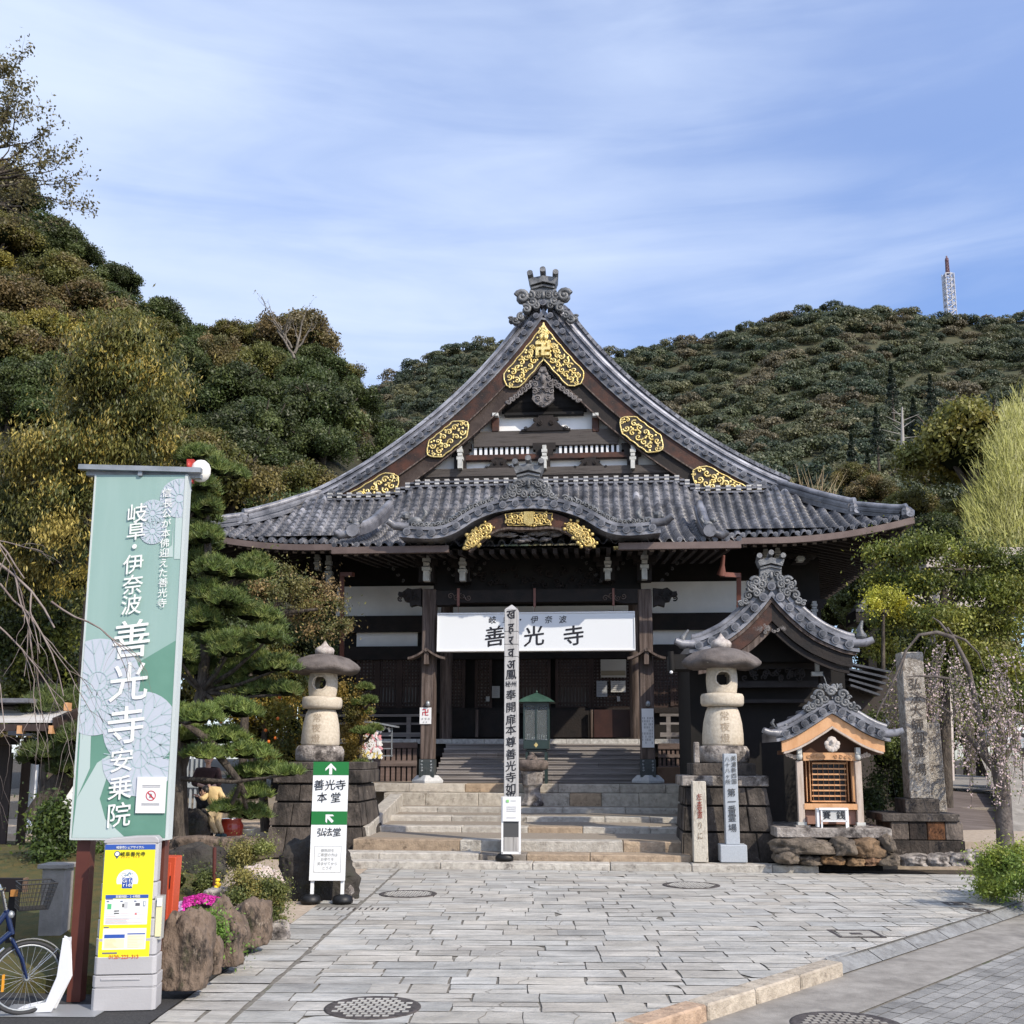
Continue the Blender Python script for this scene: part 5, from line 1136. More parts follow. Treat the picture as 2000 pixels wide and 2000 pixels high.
kw(b, '岐阜市シェアサイクル', .25, .976, .02, .0175); kw(b, '営業時間・24時間', .3, .56, .019, .017); kw(b, 'Gifu', .42, .695, .034, .0165, .014); kw(b, 'ride', .42, .66, .034, .0165, .014)
b.build('white_print', m_inkw, pos)
kw(a, '岐阜善光寺', .36, .92, .032, .032, .012); a.build('black_print', m_ink, pos)
c_ = MB(); kw(c_, '0120-223-313', .24, .062, .034, .0155, .012); kw(c_, '携帯電話・自転車', .34, .892, .01, .0155, 0.); kw(c_, '・・・・・・・・・', .34, .88, .01, .013, 0.); c_.build('red_print', gm('orange red print', (.7, .12, .03)), pos)
a = MB(); a.bx(.36, .41, .02, .1, .43, .7); a.build('leaflet_holder', gm('clear plastic', (.5, .5, .46), rough=.15), t); a = MB(); a.bx(.372, .408, .008, .019, .45, .66, (.75, .68, .4)); a.bx(.378, .408, .0, .008, .64, .69, (.8, .8, .82)); a.build('leaflets', m_col, t)
# ---- direction board
p = G(640, 1762); t = thing('direction_board', 'white board with two green arrow bands on black round weights', 'sign', loc=(p.x, 11.7, 0)); t.rotation_euler = (R(-2), 0, 0)
q0, q1 = W(615, 1720, 11.7), W(682, 1488, 11.7); hw_ = .198; z0_, z1_ = q0.z, q1.z
a = MB(); a.bx(-hw_, hw_, 0, .03, z0_, z1_); pn = a.build('panel', gm('board white', (.82, .83, .82), rough=.4), t)
for sx in (-1, 1):
    a = MB(); a.bx(sx*(hw_-.03)-.018, sx*(hw_-.03)+.018, .031, .06, .02, z0_+.4); a.build('leg', gm('board white', (.82, .83, .82)), t)
    a = MB(); a.lathe([(.11, 0), (.115, .03), (.1, .075), (.05, .095)], (sx*(hw_-.02), .03, 0), 20); a.build('weight', m_black, t)
fr = lambda v: W(650, v, 11.7).z
g_ = MB()
for va, vb in ((1488, 1514), (1585, 1611)): g_.bx(-hw_-.001, hw_+.001, -.003, .031, fr(vb), fr(va)+.001)
g_.build('green_band', gm('sign green', (.02, .22, .05), rough=.4), pn)
w_ = MB(); cz = (fr(1488)+fr(1514))/2; s_ = .06
def arrow(mb, cx, cz, ang, s):
    pts = [(0, 1), (1, 0), (1, -.45), (.28, .2), (.28, -1.1), (-.28, -1.1), (-.28, .2), (-1, -.45), (-1, 0)]
    P = [(cx+(x*math.cos(ang)-y*math.sin(ang))*s, cz+(x*math.sin(ang)+y*math.cos(ang))*s) for x, y in pts]; mb.add([(x, -.006, z) for x, z in P], [tuple(range(len(P)))[::-1]], None, False)
arrow(w_, .0, cz, 0, s_*1.0); arrow(w_, .0, (fr(1585)+fr(1611))/2, R(45), s_*.92); w_.build('arrow', m_white, pn)
a = MB(); kx_ = .395/66.5
def dz(v): return fr(v)
for s__, us, v, sz in (('善光寺', (-21, 0, 20), 1533, .125), ('本堂', (-14.5, 11.5), 1557.5, .12), ('弘法堂', (-13.5, 0, 16), 1625, .1)):
    for ch, uu in zip(s__, us): write(a, ch, (uu*kx_, -.002, dz(v)), sz, (1, 0, 0), (0, 0, 1), 0, weight=.006, slant=.12)
a.build('lettering', m_ink, pn)
a = MB()
for i, (s__) in enumerate(('御朱印を', 'ご希望の方は', 'お参りを', '済ませてから', 'どうぞ')): write(a, s__, (-(len(s__)-1)*.019, -.002, dz(1661+i*8.6)), .04, (1, 0, 0), (0, 0, 1), .038, vertical=False, slant=.05)
x_ = .15
for b_ in ((-x_, x_, dz(1653), dz(1653)+.003), (-x_, x_, dz(1704), dz(1704)+.003), (-x_, -x_+.003, dz(1704), dz(1653)), (x_-.003, x_, dz(1704), dz(1653))): a.bx(b_[0], b_[1], -.003, -.001, b_[2], b_[3])
a.build('small_lettering', gm('grey lettering', (.3, .31, .3)), pn)
# ---- small white stand in front of the post
TM = lambda x, y, z: TMAT @ Matrix.Translation((x, y, z))
pS = GT(998, 1668, .10); t = thing('small_sign_stand', 'narrow white stand with a small notice at the post\'s foot', 'sign', mat=TM(pS.x, 15.22, .10)); P0 = Vector((pS.x, 15.22, .1))
def TB(mb, u0, v0, u1, v1, y0, y1, base, col=None):
    A = T(u0, v1, y0); C = T(u1, v0, y0); mb.bx(A.x-base.x, C.x-base.x, y0-base.y, y1-base.y, A.z-base.z, C.z-base.z, col)
a = MB(); TB(a, 979, 1556, 983, 1667.5, 15.2, 15.24, P0); TB(a, 1013, 1556, 1017, 1667.5, 15.2, 15.24, P0); TB(a, 979, 1664, 1017, 1668, 15.2, 15.24, P0); a.build('frame', m_white, t)
a = MB(); TB(a, 981.5, 1556, 1015, 1604, 15.18, 15.2, P0); n_ = a.build('notice', m_white, t); a = MB(); TB(a, 983.2, 1604.5, 1012.8, 1635, 15.205, 15.225, P0); a.build('lower_panel', gm('dark grey board', (.1, .1, .1)), t)
a = MB(); TB(a, 989, 1562, 994, 1567, 15.17, 15.18, P0); a.build('green_mark', gm('leaf green mark', (.25, .6, .2)), n_); a = MB()
for v in (1563, 1575, 1579, 1583, 1596): TB(a, 990 if v > 1570 else 998, v, 1008, v+1.2, 15.172, 15.178, P0)
a.build('print', gm('pale print', (.6, .6, .6)), n_)
a = MB(); a.lathe([(.13, 0), (.135, .05), (.09, .1), (.03, .115)], (0, .06, .01), 20, sq=.6); a.build('weight', m_black, t)
# ---- tall timber memorial post
yq = 15.62; pP = T(997.5, 1660, yq); t = thing('memorial_post', 'tall square weathered post with a column of brushed characters', 'post', mat=TM(pP.x, yq+.1, .19)); hp = T(998, 1190, yq).z-.19
a = MB(); m_post = gm('weathered pale post', (.38, .37, .36), (.5, .49, .475), 2, .8, .25, 25, stretch=(9, 9, .4), spots=[((.24, .23, .22), 3, .55, .72)])
hw_ = .105; a.bx(-hw_, hw_, -.1, .11, 0, hp); a.add([(-hw_, -.1, hp), (hw_, -.1, hp), (hw_, .11, hp), (-hw_, .11, hp), (0, 0, hp+.09)], [(0, 1, 4), (1, 2, 4), (2, 3, 4), (3, 0, 4)], None, False); po = a.build('shaft', m_post, t, bevel=.006)
a = MB()
for v in (1233, 1258, 1282): a.bx(-hw_-.002, hw_+.002, -.103, .112, T(998, v, yq).z-.19-.004, T(998, v, yq).z-.19+.002)
a.build('incised_ring', m_wblk, po)
a = MB(); zf_ = lambda v: T(998, v, yq).z-.19
for ch, v in zip('खहरवअ', (1197, 1223, 1248, 1272, 1295)): write(a, ch, (0, -.101, zf_(v)-.02), .2, (1, 0, 0), (0, 0, 1), 0, weight=.02, slant=.1, sx=.8)
write(a, '鳳', (0, -.101, zf_(1317)), .17, (1, 0, 0), (0, 0, 1), 0, weight=.01); write(a, '秘', (-.045, -.101, zf_(1336)), .09, (1, 0, 0), (0, 0, 1), 0, weight=.01); write(a, '州', (.045, -.101, zf_(1336)), .09, (1, 0, 0), (0, 0, 1), 0, weight=.01)
for ch, v in zip('奉開扉本尊善光寺如来', (1357, 1381, 1405, 1425, 1449, 1473, 1496, 1518, 1540, 1557)): write(a, ch, (0, -.101, zf_(v)), .165, (1, 0, 0), (0, 0, 1), 0, weight=.014, slant=.14)
a.build('lettering', m_ink, po)
# ---- stone incense pedestal and green candle cabinet
yU = 20.75; pU = T(1038, 1567, yU); t = thing('incense_burner', 'weathered stone incense burner on a waisted pedestal before the stair', 'incense burner', mat=TM(pU.x, yU+.3, .63)); a = MB(); H_ = T(1038, 1507, yU).z-.63
a.lathe([(.24, 0), (.25, .04), (.2, .12), (.17, .25), (.17, .36), (.215, .42), (.24, H_)], n=8, smooth=False); a.build('pedestal', m_mott, t, bevel=.01); a = MB(); a.lathe([(.2, H_), (.31, H_+.05), (.335, H_+.16), (.3, H_+.22), (.2, H_+.235)], n=20); a.ball((0, -.12, H_+.24), (.12, .1, .1), 12); a.lathe([(.04, 0), (.055, .03), (.0, .08)], (0, -.02, H_+.31), 10); a.build('bowl', gm('brown burner stone', (.13, .1, .085), (.26, .21, .18), 8, .9, .5, 40, spots=[((.06, .05, .045), 5, .5, .65)]), t); a = MB(); a.ball((0, -.19, H_+.23), (.05, .06, .03), 8); a.build('vent_hole', m_black, t)
yC = 21.75; pC = T(1047, 1470, yC); t = thing('candle_cabinet', 'dark green metal candle cabinet with glass sides and a hipped roof', 'cabinet', mat=TM(pC.x, yC+.27, 1.045)); P0 = Vector((pC.x, yC+.27, 1.045)); zc = lambda v: T(1047, v, yC).z-1.045; hw_ = .27
a = MB(); a.bx(-hw_, hw_, -.27, .27, zc(1463), zc(1446)); a.bx(-hw_+.06, hw_-.06, -.2, .2, zc(1463)-.06, zc(1463)-.002); a.build('base_box', m_grn, t, bevel=.008)
for sx in (-1, 1):
    for sy in (-1, 1): a = MB(); a.bx(sx*.2-.025, sx*.2+.025, sy*.2-.025, sy*.2+.025, 0, zc(1463)-.062); a.build('leg', m_grn, t)
fr_ = MB()
for x in (-hw_+.015, 0, hw_-.015): fr_.bx(x-.015, x+.015, -.265, -.235, zc(1445.5), zc(1377)); fr_.bx(x-.015, x+.015, .235, .265, zc(1445.5), zc(1377))
for x in (-hw_+.015, hw_-.015): fr_.bx(x-.014, x+.014, -.015, .015, zc(1445.5), zc(1377))
fr_.bx(-hw_, hw_, -.27, .27, zc(1377)+.001, zc(1371)); fr_.build('frame', m_grn, t)
for x0, x1 in ((-hw_+.032, -.017), (.017, hw_-.032)): a = MB(); a.bx(x0, x1, -.252, -.248, zc(1445), zc(1377)); a.build('glass_pane', m_glass, t)
for sx in (-1, 1): a = MB(); a.bx(sx*.255-.002, sx*.255+.002, -.23, .23, zc(1445), zc(1377)); a.build('glass_pane', m_glass, t)
a = MB(); a.add([(-.4, -.4, zc(1371)), (.4, -.4, zc(1371)), (.4, .4, zc(1371)), (-.4, .4, zc(1371)), (-.27, -.27, zc(1371)+.09), (.27, -.27, zc(1371)+.09), (.27, .27, zc(1371)+.09), (-.27, .27, zc(1371)+.09), (0, 0, zc(1351))], [(3, 2, 1, 0), (0, 1, 5, 4), (1, 2, 6, 5), (2, 3, 7, 6), (3, 0, 4, 7), (4, 5, 8), (5, 6, 8), (6, 7, 8), (7, 4, 8)], None, False); a.lathe([(.03, 0), (.02, .04), (0, .06)], (0, 0, zc(1352)), 8); a.build('roof', m_grnroof, t)
a = MB(); z_ = zc(1455); a.add([(-.045, -.275, z_), (0, -.275, z_-.055), (.045, -.275, z_), (0, -.275, z_+.055)], [(0, 1, 2, 3)], None, False); a.build('diamond_crest', m_gold, t)
a = MB(); q = random.Random(2)
for i in range(9): a.tube([(-.2+.05*i, .0, zc(1445)), (-.2+.05*i, 0, zc(1445)+q.uniform(.06, .14))], .012, 6)
a.build('candles', m_white, t); a = MB(); a.bx(-.2, .2, -.1, .1, zc(1445)-.01, zc(1445)+.01); a.build('tray', m_steel, t)
# ---- paper fortune rack
yR = 19.0; pR = T(722, 1579, yR); t = thing('fortune_rack', 'steel rack hung with knotted pink and white paper slips', 'rack', mat=TM(pR.x, yR, .6)); P0 = Vector((pR.x, yR, .6))
a = MB()
for v in (1423, 1436, 1449, 1462, 1476): TB(a, 690, v-1, 767, v+1, yR, yR+.02, P0)
for u in (689, 765): TB(a, u-1.5, 1421, u+1.5, 1478, yR, yR+.03, P0)
a.build('frame', m_steel, t); a = MB()
for u in (718, 726): TB(a, u-2.6, 1478, u+2.6, 1578, yR+.0 if u > 720 else yR+.2, yR+.05 if u > 720 else yR+.25, P0)
a.build('post', m_steel, t); a = MB(); TB(a, 712, 1576, 740, 1580, yR-.1, yR+.4, P0); a.build('foot', m_steel, t)
a = MB(); A_ = T(686, 1421, yR); C_ = T(775, 1421, yR); M_ = T(731, 1411, yR)
for y_ in (yR-.15,): a.ribbon([(A_.x-P0.x, A_.z-P0.z+.03), (M_.x-P0.x-.1, M_.z-P0.z+.03), (C_.x-P0.x, C_.z-P0.z+.03)], [(A_.x-P0.x, A_.z-P0.z), (M_.x-P0.x-.1, M_.z-P0.z), (C_.x-P0.x, C_.z-P0.z)], -.15, .25)
a.build('roof', m_steel, t)
a = MB(); q = random.Random(7); cols_ = [(.8, .8, .78), (.8, .78, .75), (.75, .35, .38), (.7, .3, .3), (.82, .8, .8)]
for i in range(330):
    v = q.choice((1424, 1436, 1449, 1462, 1472))+q.uniform(-3, 6); ext = {1424: 74}.get(round(v), 44 if v < 1440 else 52); u = 692+q.random()**1.1*(ext if v > 1430 else 40+30*(q.random() < .3))
    if v > 1430 and u > 745: continue
    p = T(u, v, yR-.03); c = q.choice(cols_) if v < 1467 else q.choice(((.75, .6, .2), (.8, .8, .78)))
    a.X = Matrix.Translation((p.x-P0.x, -.03+q.uniform(-.02, .02), p.z-P0.z)) @ Matrix.Rotation(q.uniform(-1, 1), 4, 'Y'); a.bx(-.02, .02, -.01, .01, -.045, .045, c)
a.X = None; o = a.build('paper_slips', m_col, t); o['kind'] = 'stuff'
# ---- stone markers by the right pedestal
yS = 15.3; pA = T(1369, 1673, yS); t = tag(MB().bx(-.105, .105, 0, .18, 0, T(1369, 1526, yS).z-.11, None, (.006, .006)).build('stone_marker', gm('streaked pale stone', (.5, .46, .38), (.62, .57, .48), 5, .9, .4, 40, stretch=(2, 2, .6), spots=[((.28, .23, .18), 5, .5, .66), ((.12, .1, .085), 9, .62, .72)]), bevel=.01), 'short pale stone marker with faded red characters at the steps\' right end', 'stone marker', 'upright stone markers with carved characters')
t.matrix_world = TM(pA.x, yS, .11); a = MB()
for i, v in enumerate((1556, 1570, 1581, 1592)): write(a, '左本堂道'[i], (0, -.004, T(1369, v, yS).z-.11), .1, (1, 0, 0), (0, 0, 1), 0, weight=.02, slant=.1, sx=.75)
a.build('red_lettering', gm('faded red', (.3, .06, .04)), t); a = MB()
for i, v in enumerate((1612, 1632)): write(a, 'りに'[i], (0, -.004, T(1369, v, yS).z-.11), .12, (1, 0, 0), (0, 0, 1), 0, weight=.0, slant=.1, sx=.7)
a.build('carved_lettering', gm('carved brown', (.25, .18, .12)), t)
yS = 15.35; pA = T(1433, 1675, yS); t = thing('stone_marker', 'slim blue grey granite marker on a low square foot', 'stone marker', 'upright stone markers with carved characters', mat=TM(pA.x, yS+.08, .11))
a = MB(); a.bx(-.19, .19, -.12, .2, 0, T(1433, 1650, yS).z-.11); a.build('foot_block', m_greyst, t, bevel=.01); zt_, zb2 = T(1433, 1472, yS).z-.11, T(1433, 1650, yS).z-.11
a = MB(); dx = -.0; a.bx(-.1, .1, -.06, .12, zb2, zt_, None, (.005, .004)); sh = a.build('shaft', m_greyst, t, bevel=.008); a = MB(); zq = lambda v: T(1430, v, yS).z-.11
for ch, v in zip('第一番霊場', (1548, 1566, 1581, 1597, 1617)): write(a, ch, (0, -.062, zq(v)), .125, (1, 0, 0), (0, 0, 1), 0, weight=.008, slant=.05)
for ch, v in zip('美濃新四国', (1481, 1493, 1504, 1515, 1526)): write(a, ch, (.045, -.062, zq(v)), .078, (1, 0, 0), (0, 0, 1), 0, weight=.006)
for ch, v in zip('八十八ヶ所', (1483, 1494, 1505, 1516, 1527)): write(a, ch, (-.045, -.062, zq(v)), .075, (1, 0, 0), (0, 0, 1), 0, weight=.004)
a.build('lettering', gm('dark carved grey', (.09, .095, .1)), sh)
# ---- rocks
def rock(name, c, r, seed, mat, label=None, group=None, parent=None, rot=0, flatb=True, sub=3, tone=(1, 1, 1), cat='rock', box=.0):
    import bmesh
    from mathutils import noise
    b = bmesh.new(); bmesh.ops.create_icosphere(b, subdivisions=sub, radius=1)
    off = Vector((seed*3.7, seed*1.3, -seed*2.1))
    for v in b.verts:
        d = v.co.normalized(); 
        if box: k = max(abs(d.x), abs(d.y), abs(d.z)); d2 = d/(k**box)
        else: d2 = d
        f = 1+.32*noise.noise(d*1.1+off)+.16*noise.noise(d*2.6+off)+.07*noise.noise(d*6+off)
        f += .05*noise.noise(d*9+off)+.035*abs(noise.noise(d*17+off)); f += .03*noise.noise(d*13+off)+.05*abs(noise.noise(d*4+off*2)); p = d2*f; p = Vector((p.x*r[0], p.y*r[1], p.z*r[2]))
        if flatb and p.z < -r[2]*.55: p.z = -r[2]*.55
        v.co = p
    me = bpy.data.meshes.new(name); b.to_mesh(me); b.free()
    at = me.attributes.new('col', 'FLOAT_COLOR', 'FACE'); at.data.foreach_set('color', np.tile(np.array([*tone, 1], np.float32), len(me.polygons)))
    me.polygons.foreach_set('use_smooth', np.full(len(me.polygons), sub > 3))
    o = meshobj(name, me, mat, parent); o.location = c; o.rotation_euler = (0, 0, rot)
    if label: tag(o, label, cat, group)
    return o
m_rock = gm('brown garden rock', (.12, .085, .06), (.3, .22, .16), 3.5, .9, .8, 14, attr=True, stretch=(1.3, 1.3, .7), spots=[((.045, .034, .026), 3.6, .5, .62), ((.52, .42, .32), 9, .6, .72), ((.03, .025, .02), 16, .6, .7), ((.1, .11, .04), 2, .6, .75)])
m_rockp = gm('pale pink rock', (.5, .4, .33), (.62, .52, .45), 4, .85, .8, 14, attr=True, spots=[((.2, .12, .09), 6, .56, .66)])
m_rockd = gm('dark garden rock', (.035, .03, .026), (.1, .085, .07), 4, .85, .9, 12, attr=True, spots=[((.2, .15, .12), 5, .64, .74), ((.03, .04, .02), 2, .5, .7)])
GR = 'rocks edging the garden bed'
rk = lambda u0, v0, u1, v1, y, mat, lb, seed, dpt=.8, box=.35, grp=GR, z=None: (lambda A, C: rock('garden_rock', ((A.x+C.x)/2, y+(C.x-A.x)*.5*dpt, A.z+(C.z-A.z)*.36), ((C.x-A.x)*.5, (C.x-A.x)*.5*dpt, (C.z-A.z)*.62), seed, mat, lb, grp, box=box, sub=5))(W(u0, v1, y), W(u1, v0, y))
rk(298, 1788, 404, 1940, 7.1, m_rock, 'largest brown rock at the near corner of the garden bed', 1)
rk(376, 1775, 470, 1892, 7.9, m_rock, 'brown rock with pale flecks second from the near corner', 2)
rk(398, 1835, 432, 1905, 7.5, m_rock, 'small brown rock wedged between the two nearest big ones', 22)
rk(438, 1764, 520, 1852, 8.7, m_rock, 'rounded brown rock at the bush\'s foot on the bed\'s edge', 3)
rk(462, 1694, 546, 1752, 10.3, m_rockp, 'pale pink rugged rock above the azalea', 4)
rk(536, 1644, 690, 1770, 11.9, m_rockd, 'big near-black boulder behind the direction board', 5, .5)
rk(325, 1634, 500, 1690, 12.0, m_rock, 'long low brown rock the child stands on', 6, .45)
rk(305, 1655, 430, 1730, 10.9, m_rockd, 'dark flat rock below the long low one', 7, .5)
rk(385, 1735, 450, 1775, 9.4, m_mott, 'small grey rock topped by the pink flowers', 8)
rk(330, 1585, 400, 1640, 14.6, m_rockd, 'black rock at the adult\'s left', 9)
rk(380, 1578, 425, 1628, 15.2, m_rockd, 'shadowed black rock at the adult\'s feet', 10)
rk(640, 1722, 690, 1765, 11.95, m_mott, 'small mottled rock between the direction board\'s legs', 11)
rk(515, 1800, 560, 1840, 9.4, m_mott, 'low grey rock beside the paving under the azalea', 12)
rk(110, 1800, 170, 1870, 8.6, m_rock, 'brown rock behind the white cycle dock', 13)
rk(0, 1830, 90, 1935, 8.2, m_rock, 'speckled rock behind the bicycle wheel', 14)
rk(215, 1690, 300, 1790, 9.6, m_rockd, 'dark rock behind the cycle kiosk', 15)
# retaining stones up the slope behind
# raised garden bed
a = MB(); pts = [(-2.75, 7.3), (-2.72, 8.2), (-3.05, 9.6), (-3.35, 11.3), (-4.0, 12.6), (-6.2, 14.6), (-11, 15.2), (-11, 8.3), (-4.2, 7.4)]
zz_ = [.12, .2, .28, .4, .42, .42, .42, .2, .1]
a.add([(x, y, -.2) for x, y in pts]+[(x, y, z) for (x, y), z in zip(pts, zz_)]+[(-4.6, 11, .62)], [(i, i+9, (i+1) % 9+9, (i+1) % 9)[::-1] for i in range(9)]+[(9+i, 9+(i+1) % 9, 18) for i in range(9)][::1], None, False)
o = a.build('garden_bed', m_moss, None, fix=True); o['kind'] = 'structure'
# ---- small things in the bed
p = W(419, 1730, 9.8); o = MB().tube([p-Vector((0, 0, .08)), W(419, 1655, 9.8)], .018, 8).build('iron_stake', gm('red brown stake', (.13, .03, .02), rough=.5)); tag(o, 'thin upright red brown stake above the yellow flower', 'stake')
t = thing('yellow_flower', 'small yellow flower cluster at the foot of the stake', 'flower', loc=W(424, 1742, 9.5)); a = MB(); q = random.Random(1)
for dx, dz_ in ((0, .1), (.01, .06), (-.01, .04), (.0, .075)): a.ball((dx, 0, dz_), (.022, .02, .018), 8, None, 2, .2)
a.build('petals', gm('yellow petals', (.85, .6, .03)), t); a = MB(); a.tube([(0, 0, -.06), (0, 0, .05)], .006, 5); [a.add([(0, 0, 0), (dx, -.01, .03), (dx*1.3, 0, .0)], [(0, 1, 2)]) for dx in (-.06, .06, .04)]; a.build('stem', gm('green stem', (.12, .2, .04)), t)
t = thing('glazed_pot', 'dark red glazed pot behind the child', 'pot', 'garden pots by the left pedestal', loc=W(447, 1648, 15.4)); a = MB(); a.lathe([(.12, 0), (.19, .12), (.2, .26), (.16, .34), (.18, .36)], n=20); a.build('vessel', gm('ox blood glaze', (.12, .015, .01), rough=.2), t); a = MB(); a.lathe([(.15, .345), (.15, .35)], n=16); a.build('soil', m_soil, t)
t = thing('glazed_pot', 'grey pot beside the dark red one', 'pot', 'garden pots by the left pedestal', loc=W(478, 1648, 15.6)); a = MB(); a.lathe([(.1, 0), (.14, .2), (.15, .22)], n=20); a.build('vessel', gm('grey glaze', (.14, .15, .15), rough=.4), t); a = MB(); a.lathe([(.12, .215), (.12, .225)], n=16); a.build('soil', m_soil, t)
# ---- concrete stand and plank at the far left
p = W(98, 1800, 8.2); t = thing('concrete_post', 'square grey concrete post with an overhanging cap behind the cycle basket', 'post', loc=(p.x, 8.2, 0)); z0_, z1_ = 0, W(98, 1697, 8.2).z
a = MB(); a.bx(-.09, .09, 0, .16, 0, z1_); a.build('shaft', m_conc, t, bevel=.004); a = MB(); a.bx(-.12, .12, -.03, .19, z1_+.001, z1_+.035); a.build('cap', m_conc, t, bevel=.004)
p = W(25, 1730, 8.0); t = thing('timber_plank', 'short brown timber rail with a light sawn end left of the concrete post', 'rail', loc=(p.x, 8.0, 0)); z_ = W(25, 1729, 8).z
a = MB(); a.bx(-.5, .075, 0, .05, z_-.05, z_+.05); a.build('rail', gm('brown rail', (.07, .045, .035), rough=.7), t); a = MB(); a.bx(.0755, .092, -.002, .052, z_-.052, z_+.052); a.build('sawn_end', m_wnew, t); a = MB(); a.bx(-.05, -.0, .051, .09, 0, z_+.04); a.build('stake', m_wdark, t)
# ---- small gate at the far left
YGt = 13.0; p = W(0, 1740, YGt); t = thing('garden_gate', 'low roofed gate with brown doors and a pale slatted eave', 'gate', loc=(p.x, YGt, 0)); Pg = Vector((p.x, YGt, 0))
def WB(mb, u0, v0, u1, v1, y0, y1, base, col=None): A = W(u0, v1, y0); C = W(u1, v0, y0); mb.bx(A.x-base.x, C.x-base.x, y0-base.y, y1-base.y, A.z-base.z, C.z-base.z, col)
m_gate = gm('dark brown gate', (.05, .032, .026), (.085, .055, .045), 3, .6, .1, 30, stretch=(6, 6, .5))
a = MB(); WB(a, -90, 1455, 20, 1745, YGt+.1, YGt+.15, Pg); a.build('door_leaf', m_gate, t); a = MB(); WB(a, 22, 1440, 46, 1750, YGt-.05, YGt+.2, Pg); WB(a, -90, 1440, 21, 1454, YGt-.05, YGt+.2, Pg); WB(a, 3, 1470, 6, 1745, YGt+.07, YGt+.1, Pg); a.build('door_frame', m_gate, t)
a = MB(); WB(a, 50, 1432, 68, 1600, YGt+.3, YGt+.4, Pg); a.build('white_side_wall', m_plas, t)
R0 = W(135, 1372, YGt-.9); R1 = W(118, 1413, YGt-.9); R2 = W(95, 1360, YGt+.6)
a = MB()
for k_ in range(5):
    f0, f1 = k_/5, (k_+.86)/5; A = Vector((0, YGt-.2, R0.z)); B_ = Vector((0, YGt-1.0, R1.z+.03))
    za, zb2 = A.z+(B_.z-A.z)*f0, A.z+(B_.z-A.z)*f1; ya, yb = A.y+(B_.y-A.y)*f0, A.y+(B_.y-A.y)*f1
    a.add([(-8-Pg.x, ya-Pg.y, za), (R0.x-.03*k_-Pg.x, ya-Pg.y, za), (R0.x-.03*k_-Pg.x, yb-Pg.y, zb2), (-8-Pg.x, yb-Pg.y, zb2), (-8-Pg.x, yb-Pg.y, zb2-.03), (R0.x-.03*k_-Pg.x, yb-Pg.y, zb2-.03)], [(0, 3, 2, 1), (3, 4, 5, 2)], None, False)
a.build('eave_slats', gm('pale slat', (.62, .6, .57), (.5, .48, .45), 3, .6), t, fix=False)
a = MB(); a.bar((R0.x-Pg.x-.1, -1.0, R1.z+.0), (R0.x-Pg.x-.1+.06, .6, R0.z+.15), .07, .12); a.bar((-2, -.95, R1.z-.05), (R0.x-Pg.x-.2, -.95, R1.z-.05), .06, .08); a.build('eave_beam', m_gate, t)
for u, v in ((128, 1380), (98, 1425), (36, 1425)): a = MB(); WB(a, u-4, v-8, u+4, v+8, YGt-1.02, YGt-.9, Pg); a.build('beam_end', m_wnew, t)
a = MB(); a.bx(-3, .6, -.9, .7, R0.z-.0, R0.z+.05); a.build('roof', m_tile, t)
# white house behind the gate
yH = 19.5; P0 = W(100, 1600, yH); t = thing('white_house', 'white walled house with a dark door half hidden behind the pines', 'house', loc=(P0.x, yH, 0)); Ph = Vector((P0.x, yH, 0))
a = MB(); WB(a, 40, 1440, 175, 1700, yH, yH+3, Ph); a.build('wall', m_plas, t); a = MB(); WB(a, 68, 1460, 98, 1600, yH-.05, yH, Ph); a.build('door', gm('blue black door', (.02, .025, .035)), t); a = MB(); WB(a, 68, 1440, 98, 1459, yH-.06, yH, Ph); a.build('window', m_wpil, t); a = MB(); A = W(20, 1436, yH-.5); C = W(300, 1400, yH-.5); a.bx(A.x-Ph.x, C.x-Ph.x, -.6, 3.5, A.z, A.z+.25); a.build('roof', m_tile, t)
yH = 18.0; P0 = W(360, 1560, yH); t = thing('grey_fence', 'pale grey slatted fence seen between the pines', 'fence', loc=(P0.x, yH, 0)); Ph = Vector((P0.x, yH, 0)); a = MB()
for u in range(335, 400, 9): WB(a, u, 1430, u+5, 1600, yH, yH+.04, Ph)
WB(a, 330, 1462, 402, 1470, yH-.03, yH+.0, Ph); WB(a, 330, 1530, 402, 1538, yH-.03, yH+.0, Ph); a.build('slats', gm('grey slat', (.33, .36, .38)), t)
